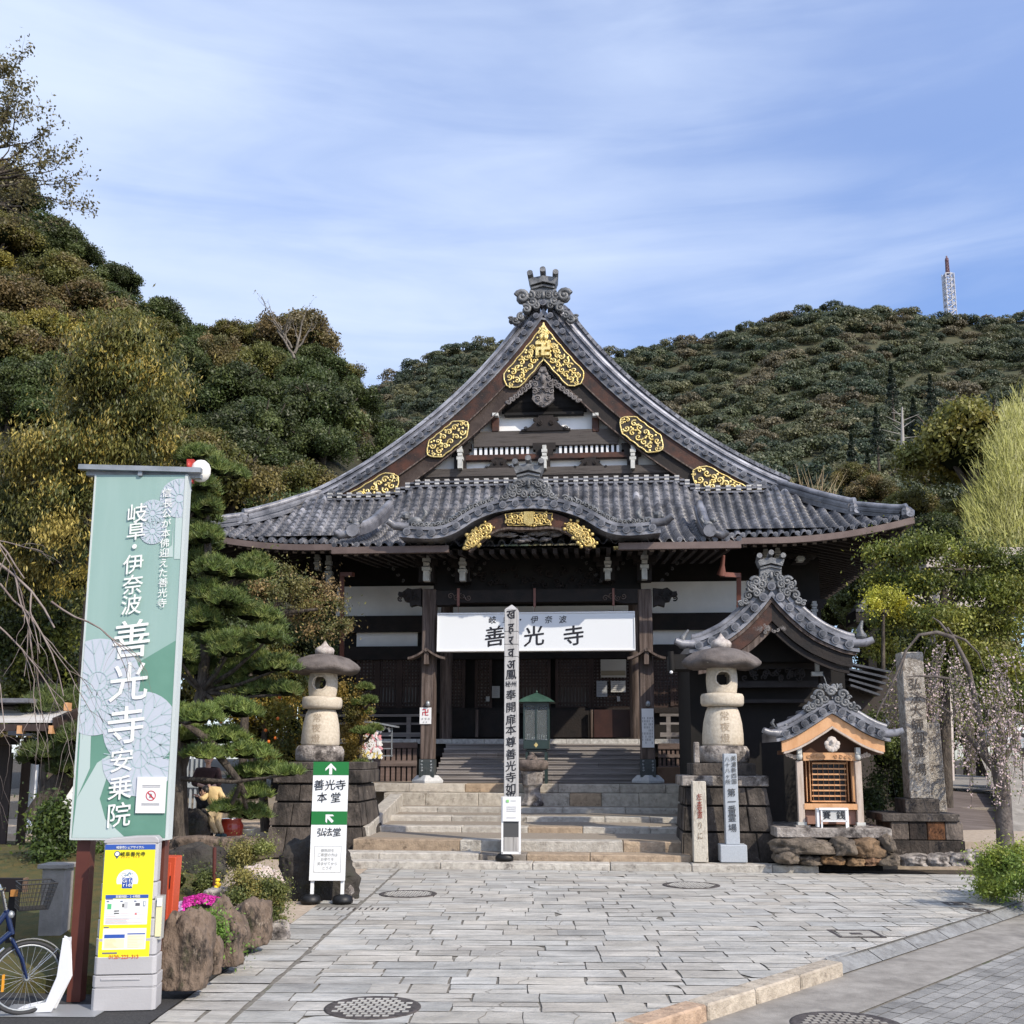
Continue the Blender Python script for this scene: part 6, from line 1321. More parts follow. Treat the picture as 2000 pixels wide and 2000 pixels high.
# ---- bicycle (front half in view)
bike = thing('city_bicycle', 'dark blue city bicycle with a black wire front basket', 'bicycle', loc=(0, 0, 0))
hub = W(50.5, 1917, 6.72); Rw = .222; yaw_b = R(33); Dv = Vector((math.cos(yaw_b), math.sin(yaw_b), 0)); Nv = Vector((-math.sin(yaw_b), math.cos(yaw_b), 0)); Z = Vector((0, 0, 1))
hub.z = Rw+.003; bike.location = (hub.x, hub.y, 0); H0 = Vector((0, 0, hub.z))
def wheel(c):
    a = MB(); n = 40; a.tube([c+(Dv*math.cos(2*math.pi*i/n)+Z*math.sin(2*math.pi*i/n))*(Rw-.011) for i in range(n+1)], .0125, 8, cap=False); w_ = a.build('tyre', gm('tyre rubber', (.05, .05, .052), rough=.7), bike); w_.name = 'wheel'
    a = MB(); a.tube([c+(Dv*math.cos(2*math.pi*i/n)+Z*math.sin(2*math.pi*i/n))*(Rw-.027) for i in range(n+1)], .007, 6, cap=False); a.build('rim', m_steel, w_)
    a = MB()
    for i in range(28): an = 2*math.pi*i/28; s_ = (1 if i % 2 else -1); a.tube([c+Nv*(.018*s_)+(Dv*math.cos(an+.5*s_)+Z*math.sin(an+.5*s_))*.016, c+(Dv*math.cos(an)+Z*math.sin(an))*(Rw-.028)], .0012, 4)
    a.build('spokes', m_steel, w_); a = MB(); a.tube([c-Nv*.035, c+Nv*.035], .014, 10); a.build('hub', m_steel, w_); a = MB(); a.bar(c+Dv*(-.13)+Z*(-.07), c+Dv*(-.13)+Z*.03, .008, .02); a.build('reflector', gm('amber reflector', (.8, .35, .03)), w_)
wheel(H0); wheel(H0-Dv*.68)
blue = gm('dark blue paint', (.012, .03, .11), rough=.2, spec=.6); chrome = gm('chrome', (.7, .7, .7), rough=.15, metal=1.)
a = MB(); hd0 = H0+Z*.27-Dv*.10; hd1 = H0+Z*.42-Dv*.145
for s_ in (-1, 1): a.tube([H0+Nv*.035*s_, H0+Z*.12-Dv*.035+Nv*.035*s_, hd0-Z*.03+Nv*.03*s_], [.008, .011, .012], 8)
a.tube([hd0-Z*.03-Nv*.03, hd0-Z*.03+Nv*.03], .011, 8); a.build('fork', blue, bike)
a = MB(); a.tube([hd0, hd1], .017, 10); a.tube([hd1-Z*.02, H0-Dv*.4+Z*.02], .017, 10); a.tube([hd0+Z*.02, H0-Dv*.42+Z*.0], .017, 10); a.tube([H0-Dv*.41, H0-Dv*.47+Z*.35], .015, 10); a.tube([H0-Dv*.41, H0-Dv*.68], .01, 8); a.tube([H0-Dv*.45+Z*.25, H0-Dv*.68], .008, 8); a.build('frame', blue, bike)
a = MB(); a.tube([hd1, hd1+Z*.12-Dv*.03], .012, 8); c_ = hd1+Z*.12-Dv*.03
for s_ in (-1, 1): a.tube([c_, c_+Nv*.1*s_+Z*.02, c_+Nv*.19*s_-Dv*.03+Z*.03, c_+Nv*.21*s_-Dv*.12+Z*.03], .009, 8)
hb = a.build('handlebar', chrome, bike)
for s_ in (-1, 1): a = MB(); a.tube([c_+Nv*.208*s_-Dv*.09+Z*.03, c_+Nv*.215*s_-Dv*.17+Z*.03], .014, 8); a.build('grip', m_black, hb); a = MB(); a.tube([c_+Nv*.2*s_-Dv*.05+Z*.02, c_+Nv*.2*s_-Dv*.12-Z*.01], .005, 6); a.build('brake_lever', chrome, hb)
a = MB(); 
for an0, an1 in ((.62, 1.9), (2.2, 3.4)):
    P = [H0+(Dv*math.cos(an0*math.pi/2.0*0+an0+(an1-an0)*i/10)+Z*math.sin(an0+(an1-an0)*i/10))*(Rw+.014) for i in range(11)]
    for i in range(10): a.bar(P[i], P[i+1], .034, .006, up=tuple((P[i]-H0).normalized()))
for s_ in (-1, 1): a.tube([H0+Nv*.03*s_, H0+(Dv*math.cos(.75)+Z*math.sin(.75))*(Rw+.01)+Nv*.02*s_], .002, 5)
a.build('mudguard', chrome, bike)
bk = MB(); B0 = hd1+Dv*.06+Z*.0; bl0, bw0, bh0 = .17, .1, .16
def bpnt(x, y, z): f = 1+.25*z/bh0; return B0+Dv*(x*f)+Nv*(y*f)+Z*z
for z in np.linspace(0, bh0, 7):
    for (x0, y0, x1, y1) in ((0, -bw0, bl0, -bw0), (bl0, -bw0, bl0, bw0), (bl0, bw0, 0, bw0), (0, bw0, 0, -bw0)): bk.tube([bpnt(x0, y0, z), bpnt(x1, y1, z)], .0045 if z > bh0-.01 else .002, 4)
for i in range(10): x = bl0*i/9; [bk.tube([bpnt(x, s_*bw0, 0), bpnt(x, s_*bw0, bh0)], .002, 4) for s_ in (-1, 1)]
for i in range(8): y = -bw0+2*bw0*i/7; [bk.tube([bpnt(x, y, 0), bpnt(x, y, bh0)], .002, 4) for x in (0, bl0)]; bk.tube([bpnt(0, y, 0), bpnt(bl0, y, 0)], .002, 4)
bk.build('wire_basket', gm('black wire', (.03, .028, .027), rough=.5), bike); a = MB(); a.ball(B0-Dv*.03-Z*.03, (.025, .025, .025), 8); a.build('headlight', m_steel, bike); a = MB(); a.bx(-.02, .02, -.012, .012, -.02, .02); a.v = [tuple(Vector(v)+B0-Dv*.02+Z*.1) for v in a.v]; a.build('bell_box', gm('amber box', (.45, .2, .05)), bike)
a = MB(); a.ball(H0-Dv*.49+Z*.37, (.1, .06, .03), 10); a.build('saddle', m_black, bike)
# ---- white cycle dock
y0_ = G(60, 1982).y; P0 = W(36, 1982, y0_); t = thing('cycle_dock', 'white angled steel dock holding the bicycle\'s front wheel', 'bicycle rack', loc=(P0.x, y0_, 0)); yb_ = y0_+.02
for dy, us, nm in ((0, 0, 'side_plate'), (.09, -9, 'side_plate')):
    a = MB(); pts_ = [(18, 1987), (39, 1969), (88, 1958), (110, 1908), (107+(15), 1832), (135, 1838), (137.5, 1912), (99, 1977)]
    pp = []
    for (u, v) in pts_: q_ = W(u+us*(1 if v < 1950 else .3), v, yb_); pp.append((q_.x-P0.x, max(q_.z, .001)))
    a.prism(pp, .02+dy, .03+dy); a.build(nm, gm('dock white', (.78, .79, .8), rough=.35), t, bevel=.003)
a = MB(); qa, qb = W(87, 1965, yb_), W(121, 1911, yb_); qc = W(121, 1834, yb_); a.bx(qb.x-P0.x-.0, qb.x-P0.x+.01, .031, .1, qb.z, qc.z); a.bar((qa.x-P0.x, .065, qa.z-.03), (qb.x-P0.x, .065, qb.z), .068, .008); a.build('channel', gm('dock white', (.78, .79, .8)), t); a = MB(); a.bx(-.15, .5, -.05, .25, 0, .006); a.build('base_plate', gm('dock grey', (.3, .31, .32), rough=.4), t)
# ================================================================== RIGHT SIDE BUILDINGS AND STONES (temple frame unless noted)
class Gable:
    """symmetrical curved gable seen from the front, measured from tile-end pixels"""
    def __init__(s, px, y, cx=None):
        P = [T(u, v, y) for u, v in px]; s.cx = P[0].x if cx is None else cx; s.y = y
        xs = np.array([abs(p.x-s.cx) for p in P]); zs = np.array([p.z for p in P]); s.X = np.linspace(0, xs[-1], 90); s.Z = np.interp(s.X, xs, zs); s.Z = np.convolve(np.pad(s.Z, 3, 'edge'), np.ones(7)/7, 'valid'); s.c = {}
        s.arc = np.concatenate([[0], np.cumsum(np.hypot(np.diff(s.X), np.diff(s.Z)))])
    def O(s, off, x):
        if off not in s.c: s.c[off] = off_curve(s.X, s.Z, off)
        return float(np.interp(abs(x), *s.c[off]))
    def band(s, mb, o0, o1, y0, y1, xm, col=None, xa=None):
        xs = np.linspace(-xm if xa is None else xa, xm, 41); mb.ribbon([(s.cx+x, s.O(o1, x)) for x in xs], [(s.cx+x, s.O(o0, x)) for x in xs], y0, y1, col)
    def tiles(s, mb, r, sp, dep, end=0.0):
        k = r/.078; xm = s.X[-1]
        s.band(mb, -.11*k, -.05*k, s.y-.05, s.y+dep, xm, (1.3, 1.3, 1.3)); s.band(mb, -.05*k, .07*k, s.y, s.y+dep, xm, (.75, .75, .77)); s.band(mb, .075*k, .14*k, s.y-.03, s.y+dep*.3, xm*.97, (1.3, 1.3, 1.3))
        for sg in (-1, 1):
            xs = np.linspace(.02, xm*.96, 30); mb.tube([(s.cx+sg*x, s.y+.05, s.O(.17*k, x)) for x in xs], r*.75, 8, (1.3, 1.3, 1.3))
            x = .1
            while x < xm*.95: mb.tube([(s.cx+sg*x, s.y+.25, s.O(.12*k, x)), (s.cx+sg*x, s.y+dep, s.O(.12*k, x))], r*.65, 6, (.95, .95, .97)); x += sp*.9
            z = s.O(.05*k, xm); x0 = s.cx+sg*xm; mb.tube([(x0-sg*.1, s.y, z), (x0+sg*r*1.6, s.y-.02, z+.01), (x0+sg*r*3.2, s.y-.05, z+r*.8)], [r, r*.95, r*.75], 10, (1.3, 1.3, 1.3))
        t = 0; pts = []
        while t < s.arc[-1]:
            x = float(np.interp(t, s.arc, s.X)); pts.append((s.cx+x, s.O(0, x)))
            if t: pts.append((s.cx-x, s.O(0, x)))
            t += sp
        ends(mb, pts, r, s.y-.08, s.y+.2)
# ---- side hall
YS = 17.5
sh = thing('side_hall', 'dark timber side hall whose curved tiled gable rises behind the right lantern', 'temple hall', mat=TMAT @ Matrix.Translation((4.24, YS, .3)))
shp = thing.__defaults__ and None
gs = Gable([(1505.5, 1144), (1522, 1166.5), (1540, 1186), (1559.7, 1205), (1580, 1222.4), (1602.8, 1237.5), (1627, 1248.7), (1651, 1258), (1677, 1262.4)], YS)
SB = Vector((4.24, YS, .3))
def shb(mb, name, mat, parent=sh, **k):
    mb.v = [(x-SB.x, y-SB.y, z-SB.z) for x, y, z in mb.v]; return mb.build(name, mat, parent, **k)
a = MB(); gs.tiles(a, .074, .232, 4.2); tl = shb(a, 'roof_tiles', m_tile)
a = MB(); gs.band(a, -.16, -.115, YS-.02, YS+.3, 1.36); shb(a, 'moulding', m_wpil)
for sg in (-1, 1):
    a = MB(); gs.band(a, -.36, -.165, YS+.02, YS+.1, sg*1.3, xa=0); shb(a, 'barge_board', m_wbrown if sg < 0 else m_wdark)  # brown left, near black right: lit and shaded sides painted by material
    a = MB(); gs.band(a, -.47, -.37, YS+.07, YS+.14, sg*1.25, xa=0); shb(a, 'inner_board', m_wpil if sg < 0 else m_wdark)  # lit left and shaded right again put into the timber tone
zz0 = gs.O(.17, 0)
o_ = oni('ridge_end_ornament', sh, gs.cx-SB.x, -.06, zz0-SB.z-.1, .52, [(.5, .1, .17, 1, .3), (.32, .0, .15, 1, 1.5), (.62, -.1, .16, -1, 0), (.5, -.28, .15, 1, .8), (.75, -.35, .14, -1, 2), (.85, -.52, .12, 1, 3.4), (1.0, -.62, .1, 1, .5), (.3, .22, .14, 1, 2), (.66, .02, .12, -1, 1), (.35, -.2, .12, 1, 1)])
a = MB(); q = random.Random(2); pc = T(1503, 1228, YS+.05)
for k in range(26):
    t = q.uniform(-1, 1); x = pc.x+t*.26; z = pc.z+.1-abs(t)*.1-q.uniform(0, .2*(1-abs(t))); spiral(a, x, YS+.03, z, .035, q.choice((-1, 1)), q.uniform(0, 6), 1.1, th=.012, n=8)
shb(a, 'carved_pendant', bpy.data.materials['grey carved wood'])
a = MB()
for u0, v0, u1, v1 in ((1440, 1290, 1600, 1306), (1440, 1330, 1600, 1342), (1450, 1366, 1590, 1372)): B(a, u0, v0, u1, v1, YS+1.0, YS+1.2)
shb(a, 'crossbeam', M('dark side hall beam', (.03, .025, .024), (.05, .042, .04), 3, .7))
a = MB(); a.bx(2.95, 5.7, YS+1.3, YS+4.0, .3, 3.5); shb(a, 'wall', m_wblk)
a = MB(); a.prism([(gs.cx+x, gs.O(-.2, x)) for x in np.linspace(-1.35, 1.35, 21)]+[(gs.cx+1.35, 3.25), (gs.cx-1.35, 3.25)], YS+.7, YS+.9); shb(a, 'gable_wall', m_wblk)
for x in (gs.cx-.95, gs.cx+.95): a = MB(); a.bx(x-.09, x+.09, YS+.5, YS+.68, .3, 3.3); shb(a, 'post', m_wdark)
a = MB(); B(a, 1586, 1312, 1608, 1320, YS+.4, YS+.5); B(a, 1593, 1290, 1601, 1311, YS+.4, YS+.5); B(a, 1590, 1278, 1606, 1286, YS+.4, YS+.5); shb(a, 'bracket_end', m_wend)
a = MB(); q = random.Random(5)
for k in range(26): p = T(1510+q.uniform(-55, 60), 1318+q.uniform(-8, 8), YS+.95); spiral(a, p.x, YS+.95, p.z, .06, q.choice((-1, 1)), q.uniform(0, 6), 1.1, th=.015, n=8)
shb(a, 'beam_carving', M('dim grey carving', (.06, .055, .055), rough=.8))
a = MB(); a.tube([T(1607, 1315, YS+.3), T(1617, 1344, YS-.2)], .008, 5); shb(a, 'hanging_wire', m_steel)
for (u, v, lb_) in ((1335, 1258, -1), (1682, 1240, 1)):   # finial birds at the eave tips
    p = T(u, v, YS); a = MB(); a.tube([p, p+Vector((-.02, 0, .1)), p+Vector((-.09*(-lb_)*-1 if lb_ < 0 else .03, 0, .24))], [.07, .05, .02], 8); a.ball(p+Vector((.0, 0, -.02)), (.1, .07, .07), 8); shb(a, 'eave_finial', m_tile2)
a = MB(); p = T(1310, 1270, YS); a.tube([p+Vector((0, -.02, -.02)), T(1312, 1310, YS)], .05, 8); a.bx(p.x-.03, p.x+.35, YS, YS+.6, p.z-.32, p.z-.07); shb(a, 'eave_underside', m_wblk)
a = MB(); p = T(1311, 1313, YS-.1); a.ball(p, .03, 8); shb(a, 'eave_light', m_white)
# lower tiled roof beyond the side hall
t = thing('far_roof', 'small tiled roof corner peeking out right of the side hall', 'roof', mat=TMAT @ Matrix.Translation((6.6, 22, 0))); a = MB(); c0, c1 = T(1665, 1195, 24), T(1730, 1150, 24)
for k, (v, w_) in enumerate(((1165, 0), (1172, 3), (1180, 5), (1188, 8))): A = T(1690-k*6, v+7, 24); C = T(1715+w_*2, v, 24); a.bx(A.x-6.6, C.x-6.6+.2, 2, 2.8, A.z, C.z, (1.5-.3*k,)*3)
a.build('tiles', m_tile, t); a = MB(); A = T(1672, 1198, 24); C = T(1722, 1186, 24); a.bx(A.x-6.6, C.x-6.6, 2.02, 3, A.z-.2, C.z-.06); a.build('eave', m_wdark, t); a = MB(); a.bx(A.x-6.3, C.x-6.7, 2.3, 3, .6, A.z-.2); a.build('post', m_wblk, t)
t = thing('tiled_outbuilding', 'low grey tiled outbuilding behind the small shrine', 'building', mat=TMAT @ Matrix.Translation((6.2, 19.4, 0))); a = MB()
for k in range(5): A = T(1655+k*3, 1295+k*11, 19.4); a.bar((A.x-6.2-.1, 0, A.z), (A.x-6.2+.75-.08*k, .05, A.z-.18), .3, .04, col=(.35, .35, .35))
a.build('roof_tiles', m_tile, t); a = MB(); A = T(1660, 1370, 19.5); C = T(1760, 1310, 19.5); a.bx(A.x-6.2, C.x-6.2, .2, 2, .3, C.z); a.build('wall', M('ochre shade wall', (.07, .055, .045)), t)
o = MB(); A = T(1640, 1405, 18.8); C = T(1648, 1375, 18.8); o.bx(A.x, C.x, 18.8, 18.84, A.z-.4, C.z+.1); o = o.build('red_pennant', M('red cloth', (.6, .03, .03))); o.matrix_world = TMAT.copy(); tag(o, 'narrow bright red pennant hanging behind the small shrine\'s roof', 'pennant')
# ---- small cedar shrine
YH = 15.45
SP = Vector((T(1623, 1620, YH).x, YH+.45, 0)); SP.z = T(1623, 1617, YH).z
ss = thing('small_shrine', 'small fresh cedar shrine with a grey tiled gable on a stone footing', 'shrine', mat=TMAT @ Matrix.Translation(SP))
def ssb(mb, name, mat, parent=ss, **k): mb.v = [(x-SP.x, y-SP.y, z-SP.z) for x, y, z in mb.v]; return mb.build(name, mat, parent, **k)
gh = Gable([(1623.5, 1381), (1640, 1389), (1655, 1399), (1672, 1409), (1690, 1420), (1706, 1428), (1722, 1434), (1738, 1438)], YH-.1)
a = MB(); gh.tiles(a, .058, .155, 1.3); ssb(a, 'roof_tiles', m_tile)
oni('ridge_end_ornament', ss, gh.cx-SP.x, gh.y-SP.y-.02, gh.O(.12, 0)-SP.z-.04, .36, [(.0, .42, .2, 1, 0), (.45, .3, .2, 1, 0), (.25, .12, .18, -1, 1), (.55, .0, .2, 1, 2), (.75, -.15, .18, -1, 1), (.95, -.28, .16, 1, 0), (.15, .62, .14, -1, 1), (.4, .62, .1, 1, 1), (.7, .18, .1, 1, 0)], cap=False)
for sg, u in ((-1, 1524), (1, 1722)): p = T(u, 1425, YH-.1); lion(p.x-SP.x, gh.y-SP.y+.05, p.z-SP.z-.04, .42, -sg, ss)
for sg in (-1, 1):
    a = MB(); gh.band(a, -.24, -.09, YH-.1, YH-.04, sg*(gh.X[-1]*.9), xa=0); bo = ssb(a, 'barge_board', m_wnew); a = MB(); gh.band(a, -.27, -.243, YH-.12, YH-.02, sg*(gh.X[-1]*.87), xa=0); ssb(a, 'moulding', m_wnew, bo) if False else a.build('moulding', m_wnew) if False else ssb(a, 'moulding', m_wnewg)
a = MB(); p = T(1624, 1450, YH-.12)
for k in range(7): an = math.pi*k/6; a.ball((p.x+.075*math.cos(an+math.pi), gh.y-.06, p.z-.02+.08*math.sin(an+math.pi)), (.04, .02, .045), 8)
a.ball((p.x, gh.y-.05, p.z), (.08, .03, .09), 10); a.ball((p.x, gh.y-.09, p.z+.01), (.025, .03, .03), 8); ssb(a, 'carved_pendant', M('pale carved wood', (.45, .38, .32), (.6, .54, .48), 8))
zs_ = lambda v: T(1623, v, YH).z
for uL, nm in ((1564.5, 'post'), (1679, 'post')):
    x = T(uL, 1550, YH).x; a = MB(); a.bx(x-.045, x+.045, YH, YH+.09, zs_(1608), zs_(1486)); po = ssb(a, nm, m_wnewg, bevel=.004)
    a = MB(); a.bx(x-.06, x+.06, YH-.015, YH+.105, zs_(1612), zs_(1606)); a.lathe([(.035, 0), (.045, .05), (.035, .1)], (x, YH+.0, zs_(1484)), 10); a.bx(x-.03, x+.03, YH-.05, YH+.05, zs_(1472), zs_(1460)); ssb(a, 'white_cap', m_wend, po)
    a = MB(); a.bx(x-.1, x+.1, YH-.06, YH+.14, zs_(1618), zs_(1612)); ssb(a, 'foot_stone', m_mott)
    a = MB(); sg = -1 if uL < 1600 else 1
    for k in range(3): spiral(a, x+sg*(.06+.05*k), YH+.02, zs_(1478)+.015*k, .035, sg, k, th=.014, mir=sg)
    ssb(a, 'carved_nosing', m_wnewg)
a = MB(); xl, xr = T(1570, 1500, YH).x, T(1674, 1500, YH).x; a.ribbon([(xl+(xr-xl)*t, zs_(1470)) for t in np.linspace(0, 1, 13)], [(xl+(xr-xl)*t, zs_(1486)+.015*math.sin(math.pi*t)) for t in np.linspace(0, 1, 13)], YH+.01, YH+.08)
for k in range(4): spiral(a, xl+.08+.07*k, YH+.0, zs_(1478), .03, 1, k, th=.008); spiral(a, xr-.08-.07*k, YH+.0, zs_(1478), .03, -1, k, th=.008)
ssb(a, 'rainbow_beam', m_wnew)
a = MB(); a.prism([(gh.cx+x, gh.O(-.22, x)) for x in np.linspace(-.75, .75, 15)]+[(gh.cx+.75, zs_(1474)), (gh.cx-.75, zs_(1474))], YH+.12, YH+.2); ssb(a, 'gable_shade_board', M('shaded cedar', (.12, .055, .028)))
a = MB(); B(a, 1566, 1486, 1678, 1612, YH+.5, YH+.55); B(a, 1563, 1486, 1572, 1612, YH+.15, YH+.5); B(a, 1674, 1486, 1683, 1612, YH+.15, YH+.5); ssb(a, 'back_wall', M('red cedar', (.32, .13, .06), (.4, .17, .08), 3)); 
a = MB(); B(a, 1586, 1492, 1652, 1564, YH+.2, YH+.21); dr = ssb(a, 'door_recess', m_black); a = MB()
for k in range(7): u = 1587.5+k*10.6; B(a, u-1.7, 1492, u+1.7, 1564, YH+.16, YH+.19)
for k in range(8): v = 1491+k*10.6; B(a, 1586, v-1.6, 1653, v+1.6, YH+.163, YH+.188)
ssb(a, 'lattice_door', m_wnew)
a = MB(); B(a, 1580, 1486, 1585, 1566, YH+.14, YH+.2); B(a, 1654, 1486, 1659, 1566, YH+.14, YH+.2); B(a, 1573, 1486, 1578, 1566, YH+.16, YH+.22); B(a, 1661, 1486, 1674, 1566, YH+.17, YH+.22); ssb(a, 'door_jamb', m_wnew)
a = MB(); B(a, 1568, 1570, 1677, 1582, YH+.0, YH+.2); ssb(a, 'sill_beam', m_wnew, bevel=.004); a = MB(); B(a, 1573, 1582.5, 1672, 1610, YH+.08, YH+.12); ssb(a, 'lower_panel', M('pinkish cedar', (.36, .2, .15)))
# framed sign before the shrine
t = thing('offering_stand', 'small white framed stand with two dark characters before the cedar shrine', 'sign', mat=TMAT @ Matrix.Translation((T(1627, 1618, YH-.15).x, YH-.15, SP.z))); X0 = T(1627, 1618, YH-.15).x; zt2 = lambda v: T(1627, v, YH-.15).z-SP.z; xx = lambda u: T(u, 1600, YH-.15).x-X0
a = MB(); a.bx(xx(1603), xx(1606), -.02, .0, 0, zt2(1582)); a.bx(xx(1651), xx(1654), -.02, 0, 0, zt2(1582)); a.bx(xx(1600), xx(1656), -.03, .0, zt2(1582), zt2(1577.5)); a.bx(xx(1603), xx(1654), -.02, 0, zt2(1605), zt2(1602)); a.bx(xx(1596), xx(1601), .0, .12, .02, zt2(1579)); a.bx(xx(1654.5), xx(1658), .0, .12, .02, zt2(1579)); a.build('frame', m_white, t)
a = MB(); a.bx(xx(1606.5), xx(1650.5), .0, .01, zt2(1601.5), zt2(1583)); pn = a.build('panel', M('pale panel', (.5, .5, .48)), t); a = MB(); write(a, '賽', (xx(1615), -.001, zt2(1592)), .12, (1, 0, 0), (0, 0, 1), 0, weight=.01); write(a, '銭', (xx(1642), -.001, zt2(1592)), .12, (1, 0, 0), (0, 0, 1), 0, weight=.01); a.build('lettering', m_ink, pn)
# stone footing of the shrine
A = T(1517, 1636, YH-.2); C = T(1742, 1618, YH-.2)
ft = thing('shrine_footing', 'thick stone slab on tumbled boulders carrying the cedar shrine', 'footing', mat=TMAT @ Matrix.Translation(((A.x+C.x)/2, YH+.5, 0))); FTX = (A.x+C.x)/2
a = MB(); a.bx(A.x-FTX, C.x-FTX, -.7, .75, A.z, C.z-.003); a.build('slab', m_mott, ft, bevel=.012)
a = MB(); a.bx(A.x-FTX+.1, C.x-FTX-.1, -.5, .7, 0, A.z-.002, (.2, .2, .2)); a.build('core', m_darkst, ft)
m_boul = M('boulder', (.12, .095, .07), (.26, .21, .16), 4, .9, .8, 16, attr=True, spots=[((.04, .032, .026), 3.5, .5, .64), ((.4, .34, .27), 10, .66, .76)])
rocks = [(1519, 1640, 1625, 1672, 1), (1627, 1640, 1668, 1676, 2), (1665, 1640, 1722, 1680, 3), (1722, 1634, 1745, 1668, 4), (1516, 1664, 1560, 1690, 5), (1556, 1672, 1602, 1691, 6), (1604, 1668, 1645, 1691, 7), (1652, 1676, 1684, 1692, 8), (1682, 1672, 1716, 1692, 9), (1717, 1670, 1754, 1693, 10)]
for u0, v0, u1, v1, sd in rocks:
    y_ = YH-.3-.02*(sd % 3); A_ = T(u0, v1, y_); C_ = T(u1, v0, y_); w_ = (C_.x-A_.x)/2
    tone = {3: (1.3, 1.05, .8), 7: (1.5, 1.1, .7), 8: (1.7, 1.35, .95), 9: (1.7, 1.2, .9)}.get(sd, (1, 1, 1))
    rock('boulder', ((A_.x+C_.x)/2-FTX, y_-(YH+.5)+.12, (A_.z+C_.z)/2), (w_*1.1, .3, (C_.z-A_.z)*.58), sd+30, m_boul, None, None, ft, tone=tone, box=.45, sub=4)
# ---- tall carved monument
YM = 15.85
A = T(1778, 1559, YM); C = T(1820, 1559, YM); MX = (A.x+C.x)/2
mo = thing('stone_monument', 'tall pale inscribed stone pillar on a stepped blackened base', 'monument', mat=TMAT @ Matrix.Translation((MX, YM+.2, 0))); zm = lambda v, y=YM: T(1800, v, y).z
a = MB(); hw_ = (C.x-A.x)/2; tw = (T(1806, 1274, YM).x-T(1763, 1274, YM).x)/2; a.X = Matrix.Translation((-.0, 0, 0))
zb_, zt_ = zm(1560), zm(1273)
a.add([(-hw_, -.2, zb_), (hw_, -.2, zb_), (hw_, .14, zb_), (-hw_, .14, zb_), (-tw+.0, -.19, zt_), (tw, -.19, zt_), (tw, .12, zt_), (-tw, .12, zt_)], [(3, 2, 1, 0), (4, 5, 6, 7), (0, 1, 5, 4), (1, 2, 6, 5), (2, 3, 7, 6), (3, 0, 4, 7)], None, False)
m_mon = M('pitted pale monument stone', (.46, .42, .36), (.24, .2, .16), 12, .9, .7, 50, spots=[((.62, .57, .5), 20, .5, .66), ((.1, .08, .065), 7, .6, .72)]); sh_ = a.build('shaft', m_mon, mo, bevel=.012)
a = MB()
for ch, v in zip('弘法大師御霊場', (1335, 1362, 1388, 1415, 1440, 1467, 1503)): write(a, ch, (.015, -.2, zm(v)), .19, (1, 0, 0), (0, 0, 1), 0, weight=.006, slant=.05)
a.build('carved_lettering', M('carved shade', (.13, .105, .085)), sh_)
a = MB(); x0, x1 = T(1768, 1580, YM-.05).x-MX, T(1836, 1580, YM-.05).x-MX; a.bx(x0, x1, -.25, .3, zm(1588), zb_-.001); a.build('upper_plinth', m_darkst, mo, bevel=.01)
x0, x1 = T(1722, 1595, YM-.2).x-MX, T(1874, 1595, YM-.2).x-MX; a = MB(); a.bx(x0, x1, -.42, .5, zm(1605, YM-.2), zm(1588)-.001); a.build('capping_slab', m_darkst, mo, bevel=.012)
x0, x1 = T(1742, 1640, YM-.2).x-MX, T(1884, 1640, YM-.2).x-MX; a = MB(); n_ = 4
for row in range(2):
    za, zb2 = ((zm(1641, YM-.2), zm(1606, YM-.2)), (.16, zm(1642, YM-.2)))[row]
    for k in range(n_): cc = [(1.9, 1.8, 1.7), (.35, .3, .28), (1.5, .75, .35), (2., 1.95, 1.9)][k] if row == 0 else jit((.8, .75, .7), .3); xa, xb = x0+(x1-x0)*k/n_+.004-(.01 if row else 0), x0+(x1-x0)*(k+1)/n_-.004+(.01 if row else 0); a.bx(xa, xb, -.38-.02*row, .45, za, zb2, cc)
a.build('block_base', m_darkst, mo, bevel=.01)
for u0, v0, u1, v1, sd in ((1755, 1671, 1812, 1694, 1), (1808, 1670, 1852, 1695, 2), (1848, 1666, 1884, 1695, 3), (1882, 1664, 1918, 1694, 4)):
    y_ = YM-.35; A_ = T(u0, v1, y_); C_ = T(u1, v0, y_); rock('boulder', ((A_.x+C_.x)/2-MX, y_-(YM+.2)+.1, (A_.z+C_.z)/2), ((C_.x-A_.x)*.55, .28, (C_.z-A_.z)*.58), sd+50, m_mott, None, None, mo, box=.4, sub=4)
yb3 = YM+.6; A = T(1815, 1560, yb3); C = T(1840, 1412, yb3); o = MB().bx(A.x, C.x, yb3, yb3+.15, .6, C.z, None, (.03, .01)).build('rough_stone_slab', m_mon, bevel=.015); o.matrix_world = TMAT.copy(); tag(o, 'shorter rough stone slab leaning just behind the tall monument', 'stone slab')
